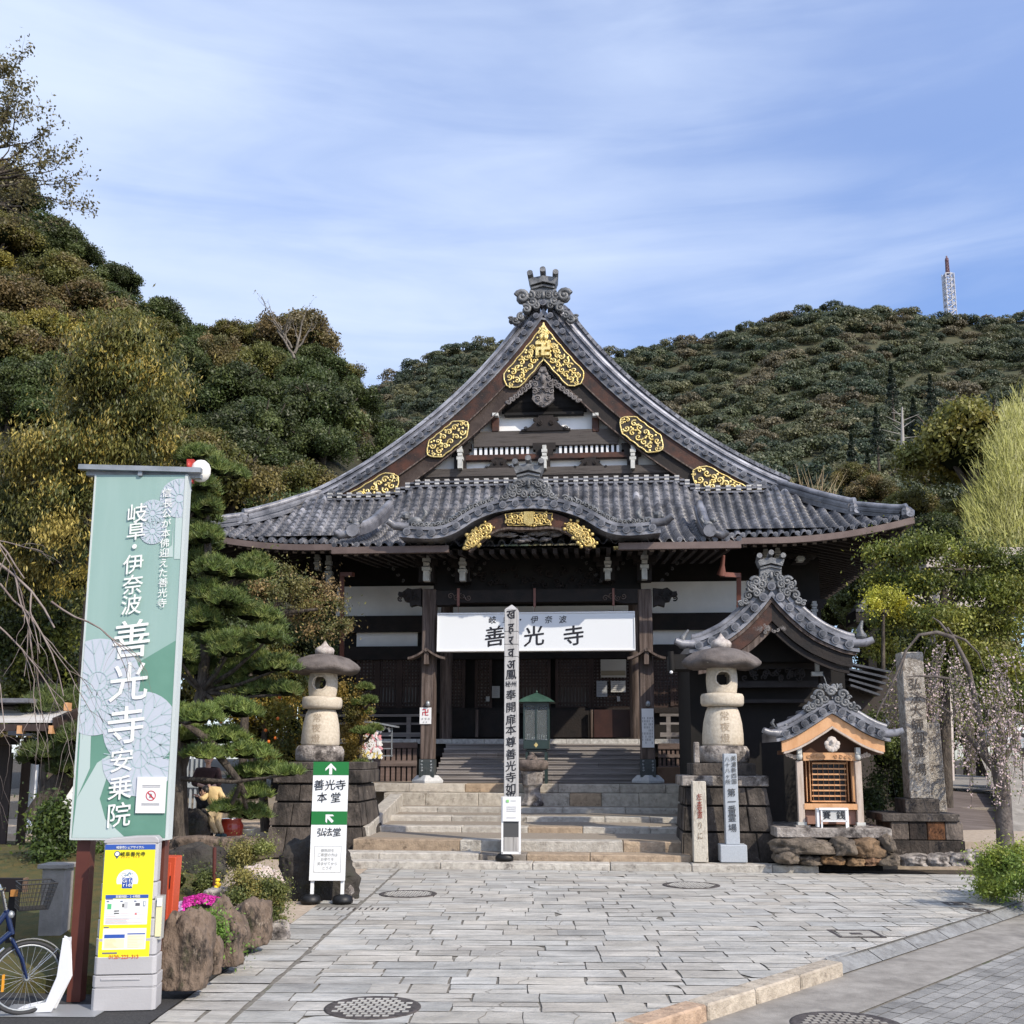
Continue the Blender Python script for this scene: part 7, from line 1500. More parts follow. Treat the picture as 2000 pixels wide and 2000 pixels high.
# ---- beyond on the right (world frame)
# torii of pale stone
def WW(u, v, y): return W(u, v, y)
YT_ = 27.0; t = thing('stone_torii', 'pale stone torii gate half hidden behind the right trees', 'torii', loc=(W(1925, 1400, YT_).x, YT_, 0)); PT = Vector((W(1925, 1400, YT_).x, YT_, 0)); a = MB()
for u in (1832, 2030): p0 = W(u, 1450, YT_)-PT; p1 = W(u+3, 1115, YT_)-PT; a.tube([(p0.x, 0, 0), (p1.x, 0, p1.z)], [.3, .25], 14)
a.build('pillars', M('pale torii stone', (.42, .36, .32), (.54, .48, .43), 6, .85), t).name = 'pillar'; a = MB(); p0, p1 = W(1868, 1100, YT_)-PT, W(2120, 1118, YT_)-PT; a.bar((p0.x-.9, 0, p0.z+.0), (p1.x, 0, p0.z+.0), .5, .3); a.bar((p0.x-1.0, 0, p0.z+.27), (p1.x, 0, p0.z+.27), .6, .2); a.build('top_beam', bpy.data.materials['pale torii stone'], t); a = MB(); z_ = (W(1900, 1175, YT_)-PT).z; a.bar((-1.8, 0, z_), (3, 0, z_), .25, .3); a.build('tie_beam', bpy.data.materials['pale torii stone'], t)
g = MB(); P = [(7.8, 17), (30, 17), (30, 60), (9, 60)]; g.sheet(P, .02); struct('side_lane', g, m_conc)
a = MB(); p = [W(1840, 1650, 19), W(2060, 1655, 17.5), W(2060, 1560, 22), W(1840, 1545, 22)]
a.add([(7.9, 18.2, .02), (13, 18.2, .02), (13, 21.5, .55), (7.9, 21.5, 1.0)], [(0, 1, 2, 3)], None, False); o = a.build('ramp', M('brown deck boards', (.13, .1, .085), (.2, .165, .145), 2, .85, .2, 20, stretch=(.5, 7, 1))); o['kind'] = 'structure'
a = MB(); a.add([(8.6, 18.6, .2), (8.9, 18.6, .2), (14, 23, 1.35), (10, 23, 1.7)], [(0, 1, 2, 3)]); a.add([(7.9, 21.51, 1.0), (14, 21.51, .9), (14, 60, 1.4), (7.9, 60, 1.4)], [(0, 1, 2, 3)]); o = a.build('upper_lane', m_conc); o['kind'] = 'structure'
for i in range(7): pass
# parked car far right
YC_ = 30.; t = thing('parked_car', 'white car cut off by the right edge beyond the cherry tree', 'car', loc=(W(2000, 1450, YC_).x, YC_, 1.2)); PC = Vector((W(2000, 1450, YC_).x, YC_, 1.2)); z0 = W(2000, 1464, YC_).z-1.2; L_ = lambda u: W(u, 1440, YC_).x-PC.x
a = MB(); prof = [(L_(1955), z0+.15), (L_(1952), z0+.45), (L_(1962), z0+.62), (L_(1985), z0+.7), (L_(2010), z0+1.0), (L_(2080), z0+1.02), (L_(2110), z0+.7), (L_(2112), z0+.15)]; a.prism(prof, 0, 1.5); a.build('body', M('white car paint', (.75, .76, .78), rough=.25, spec=.6), t, bevel=.04)
a = MB(); a.prism([(L_(1990), z0+.7), (L_(2012), z0+.95), (L_(2075), z0+.96), (L_(2095), z0+.7)], -.01, .0); a.build('window', M('car glass', (.02, .025, .03), rough=.1), t)
for u in (1992, 2085): a = MB(); a.tube([(L_(u), -.04, z0+.2), (L_(u), .15, z0+.2)], .28, 20); w_ = a.build('wheel', M('tyre black', (.02, .02, .02)), t) if u < 2000 else a.build('wheel', bpy.data.materials['tyre black'], t); a = MB(); a.tube([(L_(u), -.05, z0+.2), (L_(u), -.041, z0+.2)], .16, 14); a.build('rim', m_steel, w_)
# radio tower on the far ridge
YTW = 420.; b0 = W(1857, 618, YTW); t = thing('radio_tower', 'slender white and rust lattice tower on the far wooded ridge', 'tower', loc=(b0.x, YTW, b0.z-6)); a = MB(); b_ = MB(); zt = lambda v: W(1857, v, YTW).z-(b0.z-6)
def lat(mb, z0, z1, w0, w1, n, r):
    for k in range(n+1):
        f = k/n; w = w0+(w1-w0)*f; z = z0+(z1-z0)*f; C4 = [(-w, -w, z), (w, -w, z), (w, w, z), (-w, w, z)]
        for i in range(4): mb.bar(C4[i], C4[(i+1) % 4], r)
        if k < n:
            f2 = (k+1)/n; w2 = w0+(w1-w0)*f2; z2 = z0+(z1-z0)*f2; D4 = [(-w2, -w2, z2), (w2, -w2, z2), (w2, w2, z2), (-w2, w2, z2)]
            for i in range(4): mb.bar(C4[i], D4[i], r); mb.bar(C4[i], D4[(i+1) % 4], r*.8)
lat(a, 0, zt(536), 2.0, 1.4, 9, .35); a.build('lattice_shaft', M('pale tower steel', (.55, .55, .58), rough=.5), t); lat(b_, zt(535), zt(505), .55, .4, 5, .3); b_.bar((0, 0, zt(505)), (0, 0, zt(500)), .5); b_.ball((0, 0, zt(509)), (.9, .9, 1.0), 8); b_.build('mast', M('rust tower steel', (.2, .1, .12), rough=.6), t)
a = MB(); q = random.Random(4)
for v in (541, 552, 563, 574, 584, 596):
    z = zt(v)
    for k in range(8): an = k*math.pi/4; a.tube([(1.6*math.cos(an), 1.6*math.sin(an), z), (2.6*math.cos(an), 2.6*math.sin(an), z)], .15, 5); a.tube([(2.6*math.cos(an), 2.6*math.sin(an), z-1), (2.6*math.cos(an), 2.6*math.sin(an), z+1)], .22, 5)
a.build('antennas', bpy.data.materials['pale tower steel'], t)

# ================================================================== PEOPLE
def skin_body(name, joints, bones, mat, parent, sub=2):
    """joints {name: (pos, radius)}, bones [(a, b)] -> one continuous skinned mesh"""
    names = list(joints); me = bpy.data.meshes.new(name); me.from_pydata([joints[k][0] for k in names], [(names.index(a), names.index(b)) for a, b in bones], []); o = bpy.data.objects.new(name, me); COL.objects.link(o)
    md = o.modifiers.new('skin', 'SKIN'); md.use_smooth_shade = True
    for i, k in enumerate(names):
        r_ = joints[k][1]; sv = me.skin_vertices[0].data[i]; sv.radius = (r_, r_) if not isinstance(r_, tuple) else r_; sv.use_root = i == 0
    s_ = o.modifiers.new('sub', 'SUBSURF'); s_.levels = sub; s_.render_levels = sub
    dg = bpy.context.evaluated_depsgraph_get(); me2 = bpy.data.meshes.new_from_object(o.evaluated_get(dg)); bpy.data.objects.remove(o); me2.name = name
    me2.materials.clear(); me2.materials.append(mat); me2.polygons.foreach_set('use_smooth', np.full(len(me2.polygons), True)); r = bpy.data.objects.new(name, me2); COL.objects.link(r); r.parent = parent; return r
def person(label, px, yy, sc, top, trs, skin, hair, pose, zf):
    p = W(px, 1600, yy); t = thing('person', label, 'person', loc=(p.x, yy, zf)); K = lambda x, y, z: Vector((x, y, z))*sc
    J = pose; body = skin_body('body', {k: (K(*v[0]), v[1]*sc) for k, v in J['body'].items()}, J['bbones'], skin, t)
    sh__ = skin_body('shirt', {k: (K(*v[0]), v[1]*sc) for k, v in J['shirt'].items()}, J['sbones'], top, t); tr = skin_body('trousers', {k: (K(*v[0]), v[1]*sc) for k, v in J['trs'].items()}, J['tbones'], trs, t)
    return t, K
m_skin = M('skin', (.5, .3, .21), rough=.55); m_hair = M('dark hair', (.015, .011, .009), (.03, .02, .016), 20, .5)
def head(t, K, c, fwd, scl=1., tilt=0):
    """head with face features; fwd = direction in x,y"""
    f = Vector((fwd[0], fwd[1], 0)).normalized(); sdv = Vector((-f.y, f.x, 0)); c = K(*c); s = K(0, 0, 1).z*scl
    a = MB(); a.smooth = True; a.ball(c, (.078*s, .088*s, .112*s), 18); a.ball(c+f*.035*s-Vector((0, 0, .06*s)), (.05*s, .05*s, .045*s), 12)
    a.ball(c+f*.092*s-Vector((0, 0, .015*s)), (.014*s, .014*s, .026*s), 8)
    for q_ in (-1, 1): a.ball(c+sdv*.078*s*q_-Vector((0, 0, .01*s)), (.012*s, .02*s, .03*s), 8)
    h = a.build('face', m_skin, t); a = MB()
    for q_ in (-1, 1): a.ball(c+f*.08*s+sdv*.03*s*q_+Vector((0, 0, .01*s)), (.012*s, .012*s, .007*s), 8)
    a.ball(c+f*.083*s-Vector((0, 0, .06*s)), (.022*s, .012*s, .006*s), 8); a.build('eyes_and_mouth', M('dark features', (.05, .02, .02)) if 'dark features' not in bpy.data.materials else bpy.data.materials['dark features'], h)
    a = MB(); a.smooth = True; a.ball(c-f*.022*s+Vector((0, 0, .028*s)), (.092*s, .1*s, .108*s), 18); a.ball(c-f*.05*s-Vector((0, 0, .04*s)), (.075*s, .06*s, .08*s), 12); a.build('hair', m_hair, t)
def hand(t, K, wrist, dirv, up, sc_=1., curl=.6):
    """palm and five bent fingers rooted in the palm"""
    d = Vector(dirv).normalized(); u = Vector(up).normalized(); s = d.cross(u).normalized(); w = K(*wrist); k = K(0, 0, 1).z*sc_
    a = MB(); a.smooth = True; a.ball(w+d*.045*k, (.04*k, .04*k, .03*k), 12)
    for i, ln_ in enumerate((.075, .085, .08, .062)):
        b = w+d*.07*k+s*(i-1.5)*.019*k; d2 = (d-u*curl*.5).normalized(); d3 = (d-u*curl*1.4).normalized(); a.tube([b-d*.02*k, b+d2*ln_*.5*k, b+d2*ln_*.5*k+d3*ln_*.5*k], [.0105*k, .0095*k, .0075*k], 7)
    b = w+d*.025*k-s*.033*k; a.tube([b, b+(d*.6-s).normalized()*.035*k, b+(d-s*.4).normalized()*.07*k], [.012*k, .011*k, .009*k], 7)
    return a.build('hand', m_skin, t)
zf = W(400, 1655, 15.5).z+.02
adult = {'body': {'pel': ((0, 0, .9), .09), 'chest': ((0, 0, 1.25), .1), 'neck': ((.01, -.02, 1.45), .05), 'headb': ((.02, -.04, 1.56), .055), 'shl': ((-.17, 0, 1.38), .05), 'shr': ((.17, 0, 1.38), .05), 'ell': ((-.2, -.1, 1.13), .04), 'elr': ((.24, -.08, 1.13), .04), 'wl': ((.05, -.3, 1.08), .03), 'wr': ((.16, -.3, 1.06), .03)}, 'bbones': [('pel', 'chest'), ('chest', 'neck'), ('neck', 'headb'), ('chest', 'shl'), ('chest', 'shr'), ('shl', 'ell'), ('shr', 'elr'), ('ell', 'wl'), ('elr', 'wr')],
 'shirt': {'hip': ((0, 0, .86), .165), 'waist': ((0, 0, 1.02), .15), 'chest': ((0, 0, 1.25), .165), 'collar': ((0, -.01, 1.39), .1), 'shl': ((-.19, 0, 1.36), .08), 'shr': ((.19, 0, 1.36), .08), 'ell': ((-.22, -.1, 1.13), .065), 'elr': ((.25, -.08, 1.13), .065), 'fl': ((-.1, -.19, 1.11), .05), 'fr': ((.21, -.19, 1.1), .05)}, 'sbones': [('hip', 'waist'), ('waist', 'chest'), ('chest', 'collar'), ('chest', 'shl'), ('chest', 'shr'), ('shl', 'ell'), ('shr', 'elr'), ('ell', 'fl'), ('elr', 'fr')],
 'trs': {'p': ((0, 0, .86), .14), 'hl': ((-.09, 0, .8), .1), 'hr': ((.09, 0, .8), .1), 'kl': ((-.1, -.02, .48), .075), 'kr': ((.1, -.02, .48), .075), 'al': ((-.11, 0, .07), .055), 'ar': ((.11, 0, .07), .055)}, 'tbones': [('p', 'hl'), ('p', 'hr'), ('hl', 'kl'), ('hr', 'kr'), ('kl', 'al'), ('kr', 'ar')]}
SA = .80
t, K = person('person in a dark brown top with forearms crossed at the waist behind a child', 401, 15.6, SA, M('dark maroon cloth', (.05, .022, .02), (.075, .035, .032), 8, .9, .3, 30), M('black trousers', (.012, .012, .015)), m_skin, m_hair, adult, zf)
head(t, K, (.02, -.05, 1.6), (.3, -1)); hand(t, K, (.06, -.31, 1.08), (1, -.3, -.1), (0, 0, 1), 1.1, .7); hand(t, K, (.16, -.31, 1.06), (-.6, -.5, -.3), (0, -.3, 1), 1.1, .8)
for s_ in (-1, 1): a = MB(); a.smooth = True; a.ball(K(.11*s_, -.06, .04), (.05*SA, .13*SA, .045*SA), 12); a.build('shoe', m_black, t)
child = {'body': {'pel': ((.05, 0, .5), .07), 'chest': ((.02, -.04, .74), .075), 'neck': ((-.06, -.06, .88), .04), 'headb': ((-.1, -.07, .93), .05), 'shl': ((-.08, -.08, .8), .035), 'shr': ((.1, -.04, .82), .035), 'ell': ((-.14, -.14, .68), .03), 'wl': ((-.2, -.2, .72), .022), 'elr': ((.2, -.1, .7), .03), 'wr': ((.27, -.18, .69), .022)}, 'bbones': [('pel', 'chest'), ('chest', 'neck'), ('neck', 'headb'), ('chest', 'shl'), ('chest', 'shr'), ('shl', 'ell'), ('ell', 'wl'), ('shr', 'elr'), ('elr', 'wr')],
 'shirt': {'hip': ((.05, 0, .52), .12), 'chest': ((.03, -.04, .72), .125), 'hood': ((.03, -.02, .9), .1), 'shl': ((-.09, -.09, .8), .06), 'ell': ((-.12, -.15, .68), .055), 'wl': ((-.18, -.2, .69), .04), 'shr': ((.12, -.05, .8), .06), 'elr': ((.2, -.1, .7), .05), 'wr': ((.25, -.17, .69), .035)}, 'sbones': [('hip', 'chest'), ('chest', 'hood'), ('chest', 'shl'), ('shl', 'ell'), ('ell', 'wl'), ('chest', 'shr'), ('shr', 'elr'), ('elr', 'wr')],
 'trs': {'p': ((.05, 0, .49), .11), 'hl': ((.0, 0, .45), .08), 'hr': ((.11, 0, .45), .08), 'kl': ((.0, -.06, .27), .062), 'kr': ((.1, -.03, .27), .062), 'al': ((.1, -.02, .07), .045), 'ar': ((.19, .0, .06), .045)}, 'tbones': [('p', 'hl'), ('p', 'hr'), ('hl', 'kl'), ('hr', 'kr'), ('kl', 'al'), ('kr', 'ar')]}
zf2 = W(430, 1636, 14.9).z
t, K = person('small child in a pale yellow top and beige trousers standing on the long rock', 415, 14.9, .80, M('pale yellow cloth', (.72, .54, .27), (.6, .44, .22), 8, .9, .3, 30), M('beige cloth', (.5, .39, .24), (.42, .33, .2), 8, .9, .3, 30), m_skin, m_hair, child, zf2)
head(t, K, (-.13, -.1, .8), (-1, -.5), .85); hand(t, K, (-.2, -.21, .72), (-.7, -.3, .5), (0, -.3, 1), .8); hand(t, K, (.27, -.19, .69), (.6, -.6, .1), (0, 0, 1), .8)
a = MB(); a.tube([K(.05+.118*math.cos(i*math.pi/8), .118*math.sin(i*math.pi/8), .5) for i in range(17)], .012, 6, cap=False); a.build('belt', M('purple belt', (.08, .04, .25)), t)
for x in (.13, .22): a = MB(); a.smooth = True; a.ball(K(x, -.04, .035), (.05, .075, .033), 10); a.build('shoe', M('teal shoe', (.04, .08, .09)) if x < .2 else bpy.data.materials['teal shoe'], t)
# ================================================================== VEGETATION
def leaves(name, C, Nn, size, cols, mat=None, parent=None, seed=1, aspect=.55, jit_=.8, up=0., as_mesh=False):
    """one small quad per point; C centres, Nn outward directions, size per point, cols per point"""
    q = np.random.RandomState(seed); C = np.asarray(C, float); n = len(C); size = np.broadcast_to(np.asarray(size, float), (n,))*q.uniform(.65, 1.25, n)
    N_ = np.asarray(Nn, float)+q.normal(0, jit_, (n, 3)); N_ /= np.linalg.norm(N_, axis=1)[:, None]+1e-9
    A = q.normal(0, 1, (n, 3)); A[:, 2] += up*3; A -= N_*(A*N_).sum(1)[:, None]; A /= np.linalg.norm(A, axis=1)[:, None]+1e-9
    B_ = np.cross(N_, A); a = A*size[:, None]*.5; b = B_*size[:, None]*.5*aspect
    V = np.stack([C-a, C+b, C+a, C-b], 1).reshape(-1, 3); F = np.arange(4*n).reshape(n, 4)
    return npmesh(name, V, F, np.clip(cols, 0, 1), mat or m_leaf, 'mesh' if as_mesh else parent)
def sph(q, n):
    d = q.normal(0, 1, (n, 3)); return d/np.linalg.norm(d, axis=1)[:, None]
def clumped(q, blobs, n, thick=.35, upper=0.):
    """points near the surfaces of ellipsoid blobs [(x,y,z,rx,ry,rz)]"""
    Bm = np.array(blobs, float); w = (Bm[:, 3]*Bm[:, 5]); idx = q.choice(len(Bm), n, p=w/w.sum()); d = sph(q, n)
    if upper: d[:, 2] = np.where(q.uniform(size=n) < upper, np.abs(d[:, 2]), d[:, 2])
    r = 1-thick*q.uniform(size=n)**1.6; P = Bm[idx, :3]+d*Bm[idx, 3:]*r[:, None]; return P, d, idx
def palette(q, idx, nb, pals, var=.25, per=.25):
    pals = np.array(pals); pb = pals[q.randint(len(pals), size=nb)]*q.uniform(1-per, 1+per, (nb, 1)); return pb[idx]*q.uniform(1-var, 1+var, (len(idx), 1))
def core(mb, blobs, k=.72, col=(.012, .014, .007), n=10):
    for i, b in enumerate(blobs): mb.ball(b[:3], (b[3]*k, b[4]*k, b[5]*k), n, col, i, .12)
def branch(mb, p, d, ln, r, depth, q, spread=.6, grav=0., pts_out=None, seg=5, up=.0, ratio=.62, nchild=(2, 4)):
    P = [Vector(p)]; d = Vector(d).normalized(); rr = [r]
    for i in range(seg):
        d = (d+Vector((q.gauss(0, .12), q.gauss(0, .12), q.gauss(0, .12)+up*.1-grav*.1*(i+1)))).normalized(); P.append(P[-1]+d*ln/seg); rr.append(r*(1-.75*(i+1)/seg) if depth == 0 else r*(1-.5*(i+1)/seg))
    mb.tube(P, rr, 6 if r > .02 else 4, cap=False)
    if pts_out is not None and depth <= 1: pts_out += [(x, d.copy()) for x in P[1:]]
    if depth > 0:
        for k in range(q.randint(*nchild)):
            i = q.randint(max(1, seg//2), seg); dd = (d+Vector((q.gauss(0, spread), q.gauss(0, spread), q.gauss(0, spread*.7)))).normalized(); branch(mb, P[i], dd, ln*ratio*q.uniform(.7, 1.2), rr[i]*.7, depth-1, q, spread, grav, pts_out, seg, up, ratio, nchild)
    return P
# ---- hillside trees: shared crown meshes
def crown_mesh(name, seed, n=24000, R_=2.3, leaf=.14, pals=((.07, .085, .022),), flat=.8):
    q = np.random.RandomState(seed); blobs = []
    for k in range(46):
        d = sph(q, 1)[0]; d[2] = abs(d[2])*1.0-.25; c = d*R_*q.uniform(.45, .88)*np.array([1, 1, flat]); r = R_*q.uniform(.14, .3); blobs.append((*c, r, r, r*.8))
    P, D, I = clumped(q, blobs, n, .4, .5); P = P+q.normal(0, .09, P.shape); cols = palette(q, I, len(blobs), pals, .35, .3); me = leaves(name, P, D, leaf, cols, seed=seed, as_mesh=True)
    return me, blobs
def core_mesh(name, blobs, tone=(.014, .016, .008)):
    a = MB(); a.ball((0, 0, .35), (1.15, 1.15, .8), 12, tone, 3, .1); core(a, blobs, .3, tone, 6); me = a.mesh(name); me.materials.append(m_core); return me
def trunk_mesh(seed, h=4.):
    q = random.Random(seed); a = MB(); P = [(0, 0, -h), (q.uniform(-.2, .2), 0, -h*.5), (0, 0, -.3)]; a.tube(P, [.22, .17, .12], 8)
    for k in range(5): an = q.uniform(0, 6.28); a.tube([(0, 0, -1.2+.2*k), (1.0*math.cos(an), 1.0*math.sin(an), .1+.2*k), (1.7*math.cos(an), 1.7*math.sin(an), .9)], [.09, .06, .02], 6)
    me = a.mesh('trunk'); me.materials.append(m_bark); return me
PAL = {'dark green': [(.06, .085, .022), (.08, .1, .028), (.05, .065, .018)], 'olive': [(.15, .14, .03), (.115, .12, .028), (.16, .13, .04)], 'rust tinged': [(.14, .11, .04), (.16, .115, .045), (.11, .105, .03)], 'yellow green': [(.26, .22, .04), (.2, .19, .04), (.14, .15, .03)]}
VAR = {}
for i, (k_, p_) in enumerate(PAL.items()):
    for j in range(2): me, bl__ = crown_mesh('crown', 40+i*5+j, pals=p_); VAR[k_, j] = (me, core_mesh('crown_core', bl__), trunk_mesh(i*3+j))
def hill_tree(u, v, y, rpx, kind, j, label, group, rot=0):
    p = W(u, v, y); s = rpx*y/2003/2.3; t = thing('hillside_tree', label, 'tree', group, loc=p-Vector((0, 0, 4*s))); q_ = random.Random(int(u*7+v)); t.scale = (s*q_.uniform(.9, 1.2), s*q_.uniform(.9, 1.2), s*q_.uniform(.85, 1.3)); t.rotation_euler = (q_.uniform(-.15, .15), q_.uniform(-.15, .15), rot); me, cm, tm = VAR[kind, j]
    for nm, m_ in (('crown', me), ('trunk', tm)):
        o = bpy.data.objects.new(nm, m_); COL.objects.link(o); o.parent = t; o.location = (0, 0, 4)
        if nm == 'crown': c_ = bpy.data.objects.new('inner_foliage', cm); COL.objects.link(c_); c_.parent = o
    return t
sil = [(-60, 300), (0, 345), (60, 385), (100, 430), (160, 475), (200, 500), (250, 545), (300, 575), (345, 610), (380, 645), (450, 628), (520, 632), (580, 640), (640, 655), (680, 705), (700, 760), (745, 800), (780, 850), (790, 920)]
sv = lambda u: float(np.interp(u, [a_ for a_, b_ in sil], [b_ for a_, b_ in sil]))
g = MB(); gv = []; us = list(range(-200, 860, 40)); ts = [0, .25, .5, .75, 1.0]
for t_ in ts:
    for u in us: vs_ = max(sv(u), 300)+40; p = W(u, 1300+(vs_-1300)*t_, 30+48*t_); gv.append(tuple(p))
n_ = len(us); g.add(gv, [(i*n_+j, i*n_+j+1, (i+1)*n_+j+1, (i+1)*n_+j) for i in range(4) for j in range(n_-1)], None, True); struct('near_hillside', g, M('hillside undergrowth', (.03, .032, .014), (.055, .05, .022), 1.5, .95, .5, 4))
ORD = ['first', 'second', 'third', 'fourth', 'fifth', 'sixth', 'seventh', 'eighth', 'ninth', 'tenth', 'eleventh', 'twelfth', 'thirteenth']
rows = []; q = random.Random(21); nrow = 9
for r_ in range(nrow):
    step = 74+r_*4; u = 15-(r_ % 2)*step/2
    k_ = 0; off = 38+r_*52
    while u < 800:
        vv = sv(u)+off+q.uniform(-12, 12)
        if vv < 1090 and not (u > 600 and vv > 960):
            tt = min(1, max(0, (1300-vv)/(1300-(sv(u)+40)))); y = 30+48*tt-2; rp_ = q.uniform(54, 92)+r_*3
            kinds = (['rust tinged', 'olive', 'dark green'] if u < 200 else ['dark green', 'olive', 'dark green', 'dark green', 'rust tinged'] if r_ < 5 else ['olive', 'dark green', 'rust tinged'])
            kd = q.choice(kinds) if not (u < 330 and 3 <= r_ <= 5 and q.random() < .4) else 'yellow green'
            hill_tree(u, vv, y, rp_, kd, q.randint(0, 1), '%s tree, %s from the left in the %s row down the left hillside' % (kd, ORD[k_], ('skyline', 'second', 'third', 'fourth', 'fifth', 'sixth', 'seventh', 'eighth', 'lowest')[r_]), 'trees on the left hillside', q.uniform(0, 6)); k_ += 1
        u += step*q.uniform(.85, 1.15)
# ---- far wooded hill on the right: a mass nobody would count
fs = [(560, 870), (640, 800), (690, 775), (740, 752), (830, 700), (900, 676), (960, 668), (1060, 672), (1200, 692), (1290, 678), (1370, 662), (1430, 640), (1500, 622), (1560, 607), (1640, 597), (1680, 595), (1730, 608), (1780, 614), (1850, 622), (1900, 625), (1950, 628), (2000, 618), (2150, 600)]
fv = lambda u: float(np.interp(u, [a_ for a_, b_ in fs], [b_ for a_, b_ in fs]))
def fpt(u, t): return W(u, 1120+(fv(u)+8-1120)*t**.95, 105+315*t)
g = MB(); us = list(range(440, 2160, 40)); gv = [tuple(fpt(u, t)) for t in np.linspace(0, 1, 14) for u in us]; n_ = len(us); g.add(gv, [(i*n_+j, i*n_+j+1, (i+1)*n_+j+1, (i+1)*n_+j) for i in range(13) for j in range(n_-1)], None, True)
struct('far_hill', g, M('far undergrowth', (.045, .05, .024), (.07, .066, .032), .12, .95, raw=True))
q = np.random.RandomState(5); prot = []
for k in range(6):
    blobs = []
    for j in range(15): d = sph(q, 1)[0]; d[2] = abs(d[2]); c = d*np.array([3.3, 3.3, 2.3]); r = q.uniform(1.2, 2.1); blobs.append((*c, r, r, r*.75))
    P, D, I = clumped(q, blobs, 1300, .22, .75); P = P+q.normal(0, .12, P.shape); sz = .56*q.uniform(.7, 1.2, 1300); N_ = D+q.normal(0, .35, D.shape); N_ /= np.linalg.norm(N_, axis=1)[:, None]; A = q.normal(0, 1, N_.shape); A -= N_*(A*N_).sum(1)[:, None]; A /= np.linalg.norm(A, axis=1)[:, None]; B_ = np.cross(N_, A)
    V = np.stack([P-A*sz[:, None]*.5, P+B_*sz[:, None]*.4, P+A*sz[:, None]*.5, P-B_*sz[:, None]*.4], 1).reshape(-1, 3); tone = q.uniform(.75, 1.25, 15)[I]*q.uniform(.85, 1.15, 1300); prot.append((V, tone))
AV = []; AC = []; t = 1.0; rowk = 0
while t > .0:
    y = 105+315*t; ppm = 2003/y; stepu = 7.2*ppm; u = 470+q.uniform(0, stepu)
    while u < 2090:
        tj = min(1, max(0, t+q.uniform(-.03, .03))); p = fpt(u, tj); V, tone = prot[q.randint(6)]; s = q.uniform(.7, 1.45)*(1.0 if y > 200 else .8); an = q.uniform(0, 6.28); ca, sa = math.cos(an), math.sin(an)
        X = V*s; X = np.stack([X[:, 0]*ca-X[:, 1]*sa, X[:, 0]*sa+X[:, 1]*ca, X[:, 2]], 1)+np.array([p.x, p.y, p.z]); AV.append(X)
        rr = q.uniform(); pz_ = math.sin(u*.011+t*9)*math.sin(u*.023-t*14)+rr*1.2; base = np.array([.085, .1, .045]) if pz_ < .75 else (np.array([.12, .12, .055]) if pz_ < 1.2 else np.array([.135, .115, .062]))
        if rr < .25: base = np.array([.055, .075, .04])
        if t < .35 and rr > .5: base = base*1.2
        AC.append(tone[:, None]*base*q.uniform(.85, 1.15)); u += stepu*q.uniform(.75, 1.2)
    v_ = 1120+(fv(1500)+8-1120)*t**.95; t -= 6.4/315
AV = np.concatenate(AV); AC = np.concatenate(AC); o = npmesh('far_forest', AV, np.arange(len(AV)).reshape(-1, 4), AC, m_leaf); tag(o, 'unbroken wood of rounded evergreen crowns covering the far hill', 'forest', kind='stuff')
# ---- dark conifers and a dead trunk on the far slope
def conifer_mesh(seed):
    q = np.random.RandomState(seed); n = 2600; h = q.uniform(0, 1, n)**.8; an = q.uniform(0, 6.28, n); r = (1-h)*2.6*q.uniform(.5, 1, n)*(.8+.3*np.sin(h*40)); P = np.stack([r*np.cos(an), r*np.sin(an), h*11+1], 1); D = np.stack([np.cos(an), np.sin(an), np.full(n, .6)], 1)
    return leaves('crown', P, D, .6, np.array([.022, .034, .018])*q.uniform(.7, 1.4, (n, 1)), seed=seed, as_mesh=True)
cm = [conifer_mesh(k) for k in range(2)]; tm_ = MB().tube([(0, 0, -2), (0, 0, 11)], [.3, .08], 6).mesh('trunk'); tm_.materials.append(m_bark)
for i, (u, v, y, s, w_) in enumerate([(1745, 760, 230, 1.0, 'uppermost'), (1716, 850, 190, .9, 'leftmost of the pair above the dead trunk'), (1790, 835, 190, .95, 'just right of the dead trunk\'s top'), (1668, 910, 170, .9, 'nearest the hall roof'), (1700, 940, 160, .8, 'lowest, left of the dead trunk'), (1822, 780, 210, .9, 'rightmost'), (1650, 1000, 150, .8, 'lowest, just over the roof corner')]):
    b_ = W(u, v+11*s*2003/y*.5, y); t = thing('dark_conifer', 'dark pointed conifer on the far slope, the %s' % w_, 'tree', 'dark conifers on the far slope', loc=b_); t.scale = (s, s, s)
    for nm, m_ in (('crown', cm[i % 2]), ('trunk', tm_)): o = bpy.data.objects.new(nm, m_); COL.objects.link(o); o.parent = t
a = MB(); q = random.Random(3); b_ = W(1763, 880, 140); top = W(1762, 795, 140); a.tube([b_, top], [.3, .1], 6)
for k in range(9): z = b_.lerp(top, .2+.08*k); a.tube([z, z+Vector((q.choice((-1, 1))*q.uniform(1, 3), 0, q.uniform(.2, 1.4)))], [.07, .02], 4)
tag(a.build('dead_tree', M('bleached wood', (.35, .33, .3), rough=.9)), 'bare bleached dead trunk standing among the dark conifers', 'dead tree')
